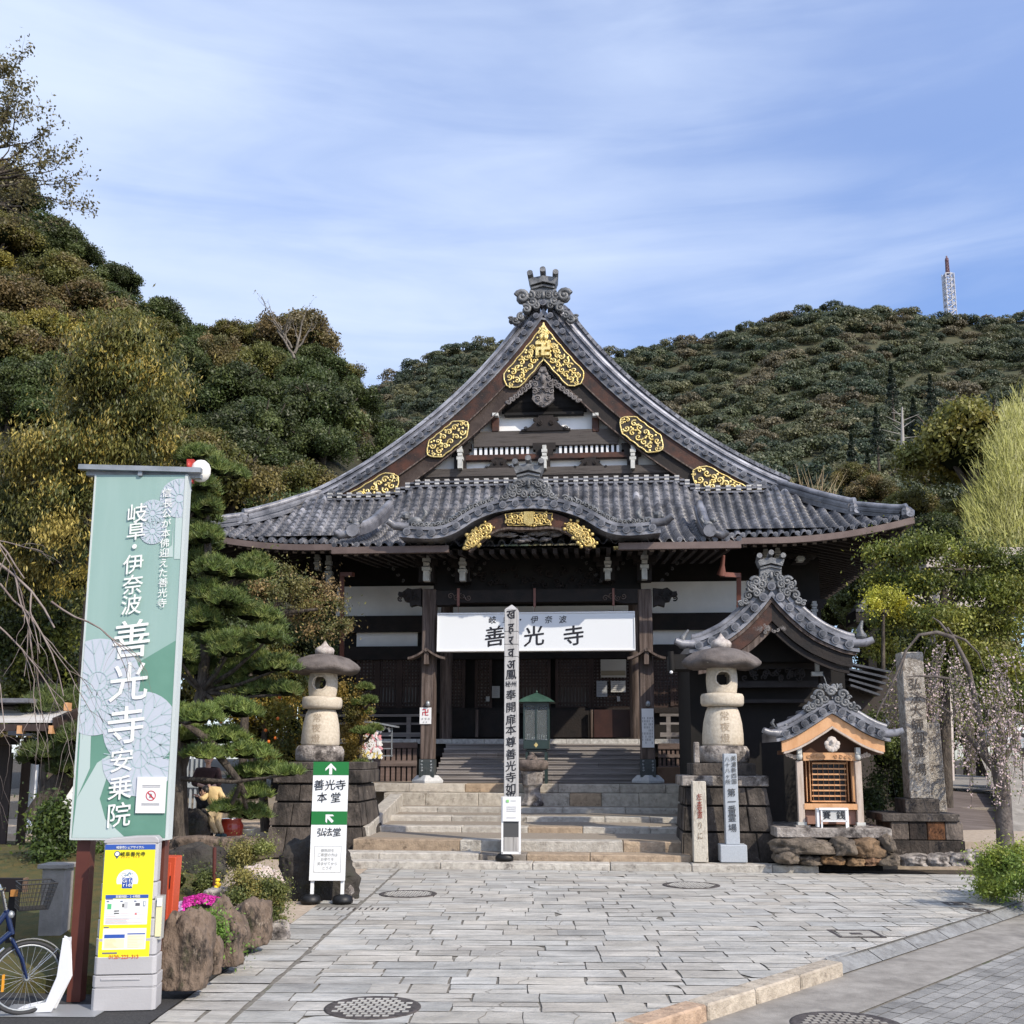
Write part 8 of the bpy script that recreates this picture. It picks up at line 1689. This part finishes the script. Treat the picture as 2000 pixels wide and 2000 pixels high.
# ---- trees behind the hall on the right
for (u, v, y, rp_, kd, j, lb_) in [(1862, 950, 52, 112, 'yellow green', 0, 'light green round tree left of the willow on the right'), (1910, 1000, 55, 70, 'olive', 1, 'olive tree below the willow at the right edge'), (1790, 985, 58, 58, 'olive', 0, 'olive tree just beyond the right roof corner'), (1848, 1040, 50, 60, 'dark green', 1, 'dark green tree behind the torii beam'), (1745, 1050, 60, 55, 'dark green', 0, 'dark green tree under the right eave corner'), (1975, 1050, 52, 70, 'dark green', 0, 'dark tree at the right edge above the torii'), (1700, 975, 85, 42, 'rust tinged', 0, 'brownish tree top over the right roof ridge'), (1655, 960, 95, 36, 'olive', 1, 'small olive tree top behind the ridge end'), (1812, 1120, 40, 75, 'dark green', 1, 'dark backing tree behind the clipped pines on the right'), (1950, 1170, 40, 80, 'olive', 0, 'olive backing tree at the right edge'), (1760, 1330, 30, 90, 'dark green', 0, 'dark tree behind the tall monument'), (1880, 1330, 34, 90, 'olive', 1, 'olive tree behind the weeping cherry'), (1745, 1190, 32, 95, 'dark green', 1, 'dark tree filling the gap under the right eave'), (1980, 1400, 44, 150, 'dark green', 0, 'broad dark tree beyond the parked car'), (1830, 1440, 48, 150, 'olive', 1, 'broad olive tree beyond the side lane'), (1900, 1230, 46, 130, 'dark green', 0, 'dark tree seen through the torii'), (1640, 1230, 41, 95, 'dark green', 0, 'dark tree beyond the hall\'s right side'), (1700, 1120, 48, 90, 'dark green', 1, 'dark tree touching the right eave corner')]:
    hill_tree(u, v, y, rp_*1.25, kd, j, lb_, None, u)
for (u, v, y, rp_, kd, j, lb_) in [(620, 1060, 40, 60, 'olive', 0, 'olive tree showing left of the hall eave'), (470, 1010, 30, 90, 'olive', 1, 'broad olive tree behind the garden pines'), (380, 1120, 28, 110, 'dark green', 0, 'dark tree filling in behind the garden pines'), (120, 1130, 26, 120, 'dark green', 1, 'dark tree behind the banner board'), (20, 1250, 24, 120, 'dark green', 0, 'dark tree at the left edge above the gate'), (330, 1280, 24, 100, 'dark green', 1, 'dark tree behind the banner\'s right side'), (500, 1260, 22.5, 80, 'dark green', 0, 'dark tree between the garden pines and the hall'), (200, 980, 30, 90, 'olive', 0, 'olive tree under the yellow-leaved tree'), (40, 1000, 28, 90, 'rust tinged', 0, 'brownish tree at the left edge above the pines'), (500, 1380, 23, 90, 'olive', 1, 'olive tree between the orange fruited shrub and the hall wall'), (570, 1290, 24, 62, 'dark green', 1, 'dark tree just left of the hall\'s left wall'), (60, 1420, 26, 130, 'olive', 0, 'olive tree behind the white house'), (640, 1500, 27, 60, 'dark green', 0, 'dark tree low behind the left pedestal'), (300, 1430, 25, 90, 'olive', 1, 'olive tree low behind the banner board')]:
    hill_tree(u, v, y, rp_*1.4, kd, j, lb_, None, u)
# ---- willow at the right edge
t = thing('willow_tree', 'yellow green willow with fine upswept shoots at the right edge', 'tree', loc=W(1960, 1400, 38)); O = t.location.copy(); q = np.random.RandomState(8); n = 9000; V = []
n = 15000; nb_ = 46; bu = q.uniform(1890, 2090, nb_); bt_ = 728+np.abs(bu-2010)*1.9+q.uniform(-25, 70, nb_); bi = q.randint(nb_, size=n); f_ = q.uniform(0, 1, n)**.8; u = 1985+(bu[bi]-1985)*(1-f_*.55)+q.normal(0, 9+10*f_, n); v = bt_[bi]+(1130-bt_[bi])*f_; yy = 38+q.uniform(-2.5, 2.5, n)
P = np.array([tuple(W(a_, b_, c_)-O) for a_, b_, c_ in zip(u, v, yy)]); d = np.stack([(u-1985)*.006+q.normal(0, .3, n), q.normal(0, .3, n), np.ones(n)], 1); d /= np.linalg.norm(d, axis=1)[:, None]; s_ = np.cross(d, [0, 1, 0]); ln = q.uniform(.2, .6, n)[:, None]; w_ = q.uniform(.01, .022, n)[:, None]
V = np.stack([P-s_*w_, P+s_*w_, P+d*ln+s_*w_*.3, P+d*ln-s_*w_*.3], 1).reshape(-1, 3); npmesh('crown', V, np.arange(4*n).reshape(-1, 4), np.array([.4, .4, .1])*q.uniform(.45, 1.2, (n, 1)), m_leaf, t)
a = MB(); a.tube([(0, 0, -1), (.1, 0, 3), (.3, 0, 7)], [.3, .22, .1], 8); [a.tube([(.1, 0, 2+.5*k), (.1+q.uniform(-1.5, 1.5), q.uniform(-.5, .5), 6+.3*k)], [.1, .02], 5) for k in range(9)]; a.build('trunk', m_bark, t)
# ---- bare upright shrub over the right roof slope
a = MB(); q = random.Random(5); b_ = W(1590, 1060, 50)
for k in range(60):
    u0 = q.uniform(1560, 1620); p0 = W(u0, 1010, 50+q.uniform(-1, 1)); p1 = W(u0+q.gauss(0, 28), q.uniform(905, 975), 50+q.uniform(-1, 1)); a.tube([p0, p0.lerp(p1, .5)+Vector((q.uniform(-.15, .15), 0, 0)), p1], [.035, .02, .006], 4)
a.v = [(x-b_.x, y-b_.y, z-b_.z) for x, y, z in a.v]; o = a.build('bare_shrub', M('straw twigs', (.3, .25, .13), (.36, .26, .16), 2, .9)); o.location = b_; tag(o, 'bare straw coloured shrub shoots rising behind the right roof slope', 'shrub')
# ---- bare trees on the skyline and top left
def budded(name, label, y, limbs, seed, depth, budcol, bud, nb, r0=.05, spread=.45, cat='tree', mat=None, grav=0., up=.6, wob=.0):
    O = W(limbs[0][0], limbs[0][1], y); t = thing(name, label, cat, loc=O); q = random.Random(seed); a = MB(); pts = []
    for (u0, v0, u1, v1, r_) in limbs:
        p0 = W(u0, v0, y)-O; p1 = W(u1, v1, y)-O; d = p1-p0; branch(a, p0, d, d.length, r0*r_, depth, q, spread, grav, pts, 6, up)
    a.build('branches', mat or m_bark, t)
    if nb and pts:
        qq = np.random.RandomState(seed); k = qq.randint(len(pts), size=nb); C = np.array([tuple(pts[i][0]) for i in k])+qq.normal(0, bud*.9, (nb, 3)); leaves('buds', C, sph(qq, nb), bud, np.array(budcol)*qq.uniform(.6, 1.3, (nb, 1)), parent=t, seed=seed)
    return t
budded('budding_tree', 'budding bare tree reaching in from the top left edge', 14, [(-90, 330, 0, 260, 1), (-80, 340, 35, 330, 1.1), (-80, 330, 25, 385, 1), (-90, 230, -25, 130, .9), (-80, 300, 10, 300, .8), (-80, 370, 5, 415, .8), (-90, 200, -25, 170, .7), (-80, 300, 0, 225, .9), (-80, 360, 45, 372, 1), (-80, 380, 25, 425, .8)], 3, 3, (.15, .13, .05), .055, 5200, .035, .42)
budded('bare_tree', 'thin pale bare tree on the left skyline beside the rounded crowns', 55, [(575, 700, 560, 640, 1), (575, 690, 600, 640, 1), (570, 680, 540, 625, .8), (580, 680, 620, 655, .7)], 5, 2, (.2, .18, .12), .1, 200, .09, .5, mat=m_barkp)
t_ = budded('weeping_branches', 'bare drooping twigs hanging in from the left edge in front of the banner board', 5.6, [(-80, 1060, 130, 1190, 1.3), (-80, 1100, 60, 1330, 1), (-80, 1000, 60, 1120, 1), (-80, 1130, 30, 1300, .8), (-60, 1180, 120, 1360, .8), (-60, 1200, 60, 1420, .7), (100, 1175, 230, 1270, .8), (0, 1140, 150, 1340, .8)], 9, 2, (.2, .12, .1), .008, 0, .008, .38, grav=.35, up=0, mat=M('grey pink twig', (.2, .15, .13), (.3, .25, .22), 8, .8), cat='branches')
# ---- leafy near trees
def leafy(name, label, blobs_px, y, n, leaf, pals, seed, trunk=None, cat='tree', up=0., aspect=.5, jit_=.8, dy=.6, group=None, thick=.4, upper=.6, corek=.34, base=None, ry=1.0):
    pals = [tuple(min(.9, k_*(1.5 if y < 25 else 1)) for k_ in p_) for p_ in pals] if name != 'yellow_leaved_tree' else pals; n = int(n*1.35)
    O = W(*(base or (trunk[0][:2] if trunk else blobs_px[0][:2])), y); t = thing(name, label, cat, group, loc=O); q = np.random.RandomState(seed); qr = random.Random(seed); blobs = []
    for (u, v, ru, rv) in blobs_px:
        yy = y+qr.uniform(-dy, dy); c = W(u, v, yy)-O; k = yy/2003; blobs.append((c.x, c.y, c.z, ru*k, ru*k*ry, rv*k))
    sub = []
    for b in blobs:
        m = max(3, int(6*b[3]/.4))
        for _ in range(min(m, 10)): d = sph(q, 1)[0]; f = q.uniform(.3, .48); sub.append((b[0]+d[0]*b[3]*.62, b[1]+d[1]*b[4]*.62, b[2]+d[2]*b[5]*.62, b[3]*f, b[4]*f, b[5]*f))
    P, D, I = clumped(q, sub, n, thick, upper); P = P+q.normal(0, leaf*1.1, P.shape)+q.normal(0, 1, P.shape)*(q.uniform(size=(n, 1)) < .25)*leaf*2.5; cols = palette(q, I, len(sub), pals, .3, .3); leaves('crown', P, D, leaf, cols, parent=t, seed=seed, aspect=aspect, jit_=jit_, up=up)
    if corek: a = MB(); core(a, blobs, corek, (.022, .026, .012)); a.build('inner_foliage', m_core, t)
    if trunk:
        a = MB(); P_ = [W(*p[:2], y)-O for p in trunk]; a.tube(P_, [p[2]*y/2003 for p in trunk], 8)
        for b in blobs[::2]: a.tube([P_[len(P_)//2], Vector(b[:3])*.6+P_[len(P_)//2]*.4+Vector((0, .05, .0)), Vector(b[:3])], [.05*y/14, .03*y/14, .01*y/14], 5)
        a.build('trunk', m_bark, t)
    return t
YEL = [(.34, .26, .05), (.44, .35, .09), (.13, .13, .03), (.09, .1, .025), (.16, .15, .035), (.1, .11, .03)]
leafy('yellow_leaved_tree', 'tall evergreen with yellow green upright leaf tufts left above the banner board', [(260, 660, 75, 38), (180, 700, 60, 30), (300, 720, 55, 35), (200, 780, 85, 45), (290, 810, 60, 40), (110, 870, 80, 40), (230, 880, 80, 45), (60, 960, 70, 45), (150, 960, 70, 40), (320, 880, 45, 40), (40, 1060, 70, 40), (130, 1050, 60, 40), (150, 1140, 50, 35), (240, 640, 60, 30), (160, 660, 40, 24), (320, 680, 30, 24), (240, 740, 70, 34), (140, 740, 45, 30), (330, 760, 40, 34), (150, 820, 60, 36), (240, 835, 70, 36), (170, 920, 80, 34), (300, 850, 50, 40), (90, 910, 60, 36), (20, 900, 50, 36), (100, 1000, 70, 36), (10, 1000, 50, 40), (20, 1120, 50, 36), (90, 1110, 60, 36)], 14.5, 52000, .08, YEL, 31, [(170, 1560, 26), (175, 1300, 22), (190, 1050, 17), (210, 850, 11), (240, 700, 5)], up=1.1, aspect=.28, jit_=.5)
DG = [(.035, .05, .014), (.06, .075, .018), (.045, .055, .018)]
leafy('broadleaf_evergreen', 'dark evergreen left of the banner above the garden gate', [(30, 1150, 80, 50), (120, 1220, 60, 45), (50, 1260, 90, 50), (130, 1320, 45, 45), (120, 1420, 50, 50), (60, 1340, 70, 40)], 16, 16000, .08, DG+[(.1, .11, .02)], 32, [(100, 1600, 20), (95, 1400, 15), (80, 1200, 8)], up=.3)
leafy('garden_hedge', 'dense green hedge between the gate and the banner post', [(105, 1640, 40, 70), (120, 1590, 40, 60), (135, 1700, 40, 80), (100, 1730, 35, 60), (130, 1780, 40, 50), (215, 1720, 50, 60), (270, 1700, 40, 50)], 10.6, 16000, .05, [(.045, .07, .014), (.07, .095, .018), (.03, .045, .012)], 33, cat='hedge', base=(100, 1850))
leafy('orange_berry_shrub', 'olive leaved shrub with small orange fruits behind the left lantern', [(460, 1370, 60, 35), (530, 1390, 60, 45), (500, 1440, 60, 40), (570, 1330, 40, 45), (575, 1420, 40, 50), (560, 1480, 40, 40), (420, 1330, 45, 30)], 18.3, 18000, .065, [(.1, .1, .018), (.15, .13, .02), (.06, .07, .018), (.2, .14, .02)], 34, [(520, 1640, 10), (510, 1500, 8), (520, 1400, 5)], cat='shrub')
a = MB(); q = random.Random(9)
to = bpy.data.objects['orange_berry_shrub']
for k in range(18): p = W(q.uniform(430, 590), q.uniform(1340, 1480), 17.75)-to.location; a.ball(p, .032, 6)
a.build('fruit', M('orange fruit', (.7, .17, .02), rough=.4), to)
leafy('columnar_juniper', 'golden brown columnar conifer right behind the left lantern', [(683, 1345, 24, 40), (686, 1400, 30, 50), (688, 1460, 32, 50), (688, 1510, 32, 35)], 18.2, 12000, .04, [(.13, .1, .02), (.17, .12, .025), (.08, .075, .02)], 35, cat='shrub', base=(686, 1550), aspect=.5)
leafy('branching_evergreen', 'bronze leaved branch spray reaching towards the hall over the left lantern', [(560, 1140, 60, 18), (610, 1150, 50, 18), (640, 1180, 45, 16), (665, 1225, 35, 16), (600, 1200, 45, 16), (540, 1110, 45, 16), (510, 1160, 50, 20), (625, 1235, 40, 14)], 17.2, 7000, .055, [(.13, .115, .035), (.1, .1, .03), (.2, .14, .06), (.08, .09, .025)], 36, [(470, 1600, 9), (480, 1350, 8), (530, 1200, 6), (620, 1190, 3)], up=.4, ry=.8)
leafy('clipped_evergreen', 'tiered green clipped tree right of the hall behind the monument', [(1740, 1085, 55, 20), (1820, 1075, 60, 22), (1900, 1085, 70, 22), (1980, 1110, 60, 26), (1725, 1130, 45, 20), (1800, 1140, 60, 20), (1890, 1150, 60, 22), (1970, 1170, 60, 26), (1740, 1200, 60, 22), (1830, 1215, 70, 24), (1930, 1225, 70, 26), (1730, 1270, 40, 20), (1860, 1280, 70, 30), (1960, 1300, 60, 30), (1990, 1370, 50, 35), (1905, 1350, 50, 30)], 20.5, 42000, .075, [(.1, .12, .02), (.14, .155, .028), (.065, .085, .018), (.17, .17, .03)], 37, [(1850, 1640, 14), (1845, 1400, 12), (1840, 1200, 9), (1850, 1100, 5)], up=.5, ry=.8)
leafy('yellow_shrub', 'bright yellow leaved shrub under the hall\'s right eave', [(1725, 1170, 32, 18), (1700, 1185, 20, 10), (1745, 1185, 25, 14)], 19.6, 3500, .05, [(.4, .36, .03), (.3, .3, .04)], 38, cat='shrub', base=(1725, 1400), trunk=[(1725, 1400, 5), (1725, 1200, 3)])
leafy('green_hedge', 'dark green hedge between the cedar shrine and the monument', [(1720, 1480, 40, 50), (1745, 1540, 45, 50), (1715, 1580, 40, 40), (1760, 1450, 30, 40), (1700, 1420, 30, 35)], 16.9, 13000, .05, [(.04, .06, .014), (.08, .1, .02), (.03, .04, .012)], 39, cat='hedge', base=(1730, 1630))
leafy('kerbside_bush', 'bright green rounded bush at the right edge beside the paving', [(1945, 1715, 35, 35), (1985, 1700, 45, 45), (1960, 1690, 30, 30), (2030, 1710, 45, 45), (1925, 1735, 22, 20), (1960, 1740, 40, 24), (1940, 1690, 26, 26)], 11.9, 17000, .04, [(.17, .22, .03), (.11, .16, .025), (.22, .25, .04)], 40, cat='bush', base=(1960, 1755), aspect=.45)
AZ = [(.11, .12, .03), (.16, .14, .04), (.075, .09, .025)]
for i, (bl2, y, lb_) in enumerate([([(345, 1720, 50, 38), (385, 1730, 30, 30), (320, 1760, 30, 30)], 9.9, 'olive azalea mound right of the red hydrant box'), ([(478, 1735, 40, 30), (510, 1765, 42, 42), (535, 1740, 22, 30), (500, 1800, 30, 25)], 9.5, 'olive azalea mound spilling over the rocks by the paving'), ([(470, 1680, 45, 25), (500, 1665, 40, 18), (430, 1690, 30, 18)], 11.2, 'low olive bush under the long low rock'), ([(410, 1812, 24, 24)], 7.75, 'small bright green tuft between the nearest rocks'), ([(452, 1830, 18, 14), (470, 1850, 14, 10)], 8.2, 'smallest weedy tuft at the rocks\' foot')]):
    leafy('azalea_bush', lb_, bl2, y, [12000, 14000, 11000, 4500, 1600][i], .026, AZ if i < 3 else [(.1, .17, .03), (.07, .12, .02)], 50+i, cat='bush', base=(bl2[0][0], bl2[0][1]+bl2[0][3]), dy=.1, group='bushes in the garden bed')
# moss phlox
q = np.random.RandomState(2); n = 5200; u = q.uniform(338, 446, n); v = 1772-17*(1-np.abs(u-395)/75)+q.uniform(-9, 9, n)+(u < 360)*6; P = np.array([tuple(W(a_, b_, 9.05+(1775-b_)*.01+c_)) for a_, b_, c_ in zip(u, v, q.uniform(-.1, .1, n))]); O = W(395, 1780, 9.05)
cols = np.where(q.uniform(size=(n, 1)) < .85, np.array([[.75, .05, .42]]), np.array([[.4, .02, .2]]))*q.uniform(.7, 1.2, (n, 1)); cols[u < 356] = np.array([.62, .42, .62])*q.uniform(.8, 1.1, (int((u < 356).sum()), 1)); o = leaves('phlox_carpet', P-np.array(O), np.tile([0, -.3, 1.], (n, 1)), .022, cols, seed=3, aspect=1.); o.location = O; tag(o, 'magenta moss phlox spilling over the garden rocks', 'flowers', kind='stuff')
# grass and weeds along the foot of the rocks
q = np.random.RandomState(4); n = 6000; tt = q.uniform(size=n); px_ = np.array([W(*a_, 1.0).x*0 for a_ in [(0, 0)]*1]); E0, E1 = G(352, 1925), G(560, 1800); P = np.array([tuple(E0.lerp(E1, a_)) for a_ in tt])+np.stack([-np.abs(q.normal(0, .07, n)), q.normal(0, .05, n), np.zeros(n)], 1); P[:, 2] = .01; d = np.stack([q.normal(0, .35, n), q.normal(0, .35, n), np.ones(n)], 1); hgt = q.uniform(.015, .06, n)[:, None]; sdv = np.stack([np.ones(n), np.zeros(n), np.zeros(n)], 1)*.003
V = np.stack([P-sdv, P+sdv, P+d*hgt+sdv*.3, P+d*hgt-sdv*.3], 1).reshape(-1, 3); o = npmesh('verge_grass', V, np.arange(4*n).reshape(-1, 4), np.array([.14, .14, .035])*q.uniform(.6, 1.4, (n, 1)), m_leaf); tag(o, 'thin dry grass and moss along the foot of the garden rocks', 'grass', kind='stuff')
# ---- pines: cloud pads of needles
def needle_mesh(P, q, per=16, ln=.1, w=.0035, cols=((.06, .085, .02),)):
    n = len(P)*per; C = np.repeat(P, per, 0); d = q.normal(0, 1, (n, 3)); d[:, 2] = np.abs(d[:, 2])*1.1+.35; d /= np.linalg.norm(d, axis=1)[:, None]; s = np.cross(d, q.normal(0, 1, (n, 3))); s /= np.linalg.norm(s, axis=1)[:, None]; L_ = (ln*q.uniform(.6, 1.15, n))[:, None]
    V = np.stack([C-s*w, C+s*w, C+d*L_+s*w*.4, C+d*L_-s*w*.4], 1).reshape(-1, 3); cb = 1.95*np.array(cols)[q.randint(len(cols), size=len(P))]*q.uniform(.7, 1.3, (len(P), 1)); return V, np.repeat(cb, per, 0)*q.uniform(.8, 1.2, (n, 1))
def pine(label, pads, y, trunk, seed, dens=1., cols=((.06, .085, .02), (.09, .105, .028), (.045, .065, .018)), ln=.1, limbs=True, big=False):
    O = W(*trunk[0][:2], y); t = thing('garden_pine', label, 'tree', 'shaped pines in the garden', loc=O); q = np.random.RandomState(seed); PP = []; a = MB(); T_ = [W(p[0], p[1], y)-O for p in trunk]; a.tube(T_, [p[2]*y/2003 for p in trunk], 8); cr = MB()
    qp = random.Random(seed); pads = pads+[(u+qp.uniform(-38, 38), v+qp.uniform(-18, 18), ru*qp.uniform(.45, .75), rv*qp.uniform(.9, 1.5)) for (u, v, ru, rv) in pads for _ in range(2 if big else 0)]
    if seed == 61: pads = [((min(u, 436-ru) if 935 < v < 1100 else u), v, ru, rv) for (u, v, ru, rv) in pads]+[(520, 1245, 48, 26), (545, 1300, 42, 24), (505, 1350, 50, 26), (560, 1350, 30, 20), (470, 1390, 45, 24)]
    for (u, v, ru, rv) in pads:
        yy = y+q.uniform(-.7, .7); c = np.array(W(u, v, yy)-O); k = yy/2003; m = int(dens*ru*rv*.13)+14; d = sph(q, m); d[:, 2] = np.abs(d[:, 2])*1.3-.5; PP.append(c+d*np.array([ru*k, ru*k*.9, rv*k])*q.uniform(.55, 1, (m, 1)))
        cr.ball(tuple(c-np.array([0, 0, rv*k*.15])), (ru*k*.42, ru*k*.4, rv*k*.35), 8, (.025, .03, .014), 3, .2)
        if limbs:
            i = int(np.argmin([abs(p.z-c[2]) for p in T_])); b0 = T_[i]; a.tube([b0, b0.lerp(Vector(c), .5)-Vector((0, 0, .08)), Vector(c)-Vector((0, 0, rv*k*.3))], [.035, .028, .012], 6)
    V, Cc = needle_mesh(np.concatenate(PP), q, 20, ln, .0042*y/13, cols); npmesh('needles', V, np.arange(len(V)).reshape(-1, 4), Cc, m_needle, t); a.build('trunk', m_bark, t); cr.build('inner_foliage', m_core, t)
pine('tallest shaped pine right of the banner board, its tiers reaching the hall\'s roof corner', [(390, 890, 50, 22), (430, 920, 40, 18), (400, 960, 50, 22), (420, 1000, 55, 24), (385, 1040, 50, 24), (440, 1065, 60, 24), (400, 1105, 60, 26), (465, 1120, 60, 22), (380, 1160, 50, 26), (440, 1175, 60, 26), (490, 1200, 60, 24), (390, 1220, 60, 28), (450, 1250, 65, 28), (375, 1290, 50, 30), (430, 1310, 60, 28), (500, 1300, 60, 24)], 14.2, [(352, 1650, 17), (350, 1500, 15), (395, 1350, 12), (410, 1150, 9), (400, 950, 5), (395, 900, 3)], 61, big=True)
pine('low spreading pine whose needles screen the adult\'s head beside the left pedestal', [(390, 1400, 50, 25), (450, 1385, 55, 24), (370, 1440, 45, 24), (430, 1440, 60, 26), (398, 1474, 44, 18), (480, 1470, 60, 24), (485, 1512, 42, 20), (520, 1505, 60, 18), (565, 1510, 35, 12), (492, 1550, 42, 22), (440, 1580, 35, 16), (490, 1590, 40, 22), (345, 1400, 30, 30)], 13.4, [(350, 1660, 12), (345, 1520, 11), (340, 1400, 12), (400, 1440, 9), (470, 1530, 6)], 62, big=False, cols=((.07, .1, .022), (.1, .125, .03), (.05, .075, .02)))
pine('dark pine with a leaning rough trunk behind the banner board', [(100, 1380, 60, 30), (150, 1440, 40, 26), (90, 1470, 50, 24), (130, 1500, 40, 20), (160, 1370, 40, 30), (60, 1420, 40, 24), (200, 1500, 50, 40)], 12.5, [(70, 1600, 26), (110, 1540, 25), (150, 1490, 20), (160, 1400, 12)], 63, big=True, cols=((.04, .055, .018), (.06, .075, .02)))
pine('small slim pine sapling between the left lantern and the fortune rack', [(712, 1345, 16, 9), (722, 1370, 16, 9), (700, 1375, 14, 8), (716, 1392, 14, 8), (708, 1430, 22, 9), (730, 1425, 16, 8), (705, 1500, 22, 14)], 18.5, [(702, 1560, 5), (703, 1450, 4), (708, 1380, 3), (712, 1340, 2)], 64, 3., ln=.09)
# ---- weeping cherry on the right
y = 15.2; O = W(1965, 1705, y); t = thing('weeping_cherry', 'weeping cherry in pale blossom with a dark forked trunk on the right', 'tree', loc=O); a = MB(); PX = lambda pts, dy=0: [W(u, v, y+dy)-O for u, v in pts]
a.tube(PX([(1968, 1710), (1962, 1620), (1958, 1540), (1948, 1490), (1955, 1440), (1945, 1380)]), [.13, .115, .11, .1, .06, .04], 10)
for pts, r in (([(1950, 1510), (1925, 1480), (1895, 1440), (1870, 1400), (1862, 1370)], .07), ([(1950, 1500), (1975, 1460), (2000, 1420)], .06), ([(1960, 1450), (1975, 1410), (2010, 1395)], .04), ([(1925, 1480), (1908, 1380), (1890, 1300), (1862, 1245), (1850, 1225)], .055), ([(1862, 1245), (1830, 1235), (1795, 1240), (1770, 1270), (1758, 1320)], .035), ([(1858, 1240), (1885, 1250), (1910, 1275), (1925, 1310)], .025), ([(1770, 1270), (1745, 1330), (1715, 1390), (1705, 1420)], .02), ([(1880, 1330), (1830, 1322), (1790, 1320), (1770, 1322)], .025), ([(1860, 1395), (1820, 1370), (1780, 1352)], .02), ([(1850, 1235), (1835, 1215), (1820, 1205)], .025)):
    a.tube(PX(pts), [r*(1-.75*i/(len(pts)-1)) for i in range(len(pts))], 7)
q = random.Random(12); qq = np.random.RandomState(12); bl3 = []
for k in range(150):
    u0 = q.uniform(1730, 1990); v0 = 1235+abs(u0-1850)*.5+q.uniform(0, 130) if u0 < 1860 else q.uniform(1260, 1430); dy = q.uniform(-.7, .7); sg = -1 if u0 < 1850 else 1; L_ = q.uniform(60, 190); dy = q.uniform(1.3, 2.2) if u0 < 1850 else dy
    pts = [(u0, v0), (u0+sg*q.uniform(5, 18), v0+L_*.35), (u0+sg*q.uniform(8, 24), v0+L_*.7), (u0+sg*q.uniform(6, 26), min(v0+L_, 1640))]; P_ = PX(pts, dy); a.tube(P_, [.006, .005, .004, .002], 4, cap=False)
    for i in range(14): f = q.random()*2.99; j = int(f); bl3.append(tuple(P_[j].lerp(P_[j+1], f-j)))
a.build('trunk', m_barkp if False else M('grey cherry bark', (.1, .08, .07), (.2, .17, .15), 8, .9, .4, 30), t)
bl3 = np.array(bl3); ub = bl3[:, 0]+O.x; keep = qq.uniform(size=len(bl3)) < np.clip((ub-W(1770, 1400, y).x)/1.0, .12, 1); C = np.repeat(bl3[keep], 3, 0); C = C+qq.normal(0, .025, C.shape)
leaves('blossom', C, sph(qq, len(C)), .034, np.array([.74, .58, .56])*qq.uniform(.75, 1.15, (len(C), 1)), parent=t, seed=5, aspect=.9)
C = np.repeat(bl3, 2, 0)+qq.normal(0, .04, (len(bl3)*2, 3)); leaves('young_leaves', C, sph(qq, len(C)), .04, np.array([.2, .22, .05])*qq.uniform(.6, 1.2, (len(C), 1)), parent=t, seed=6)
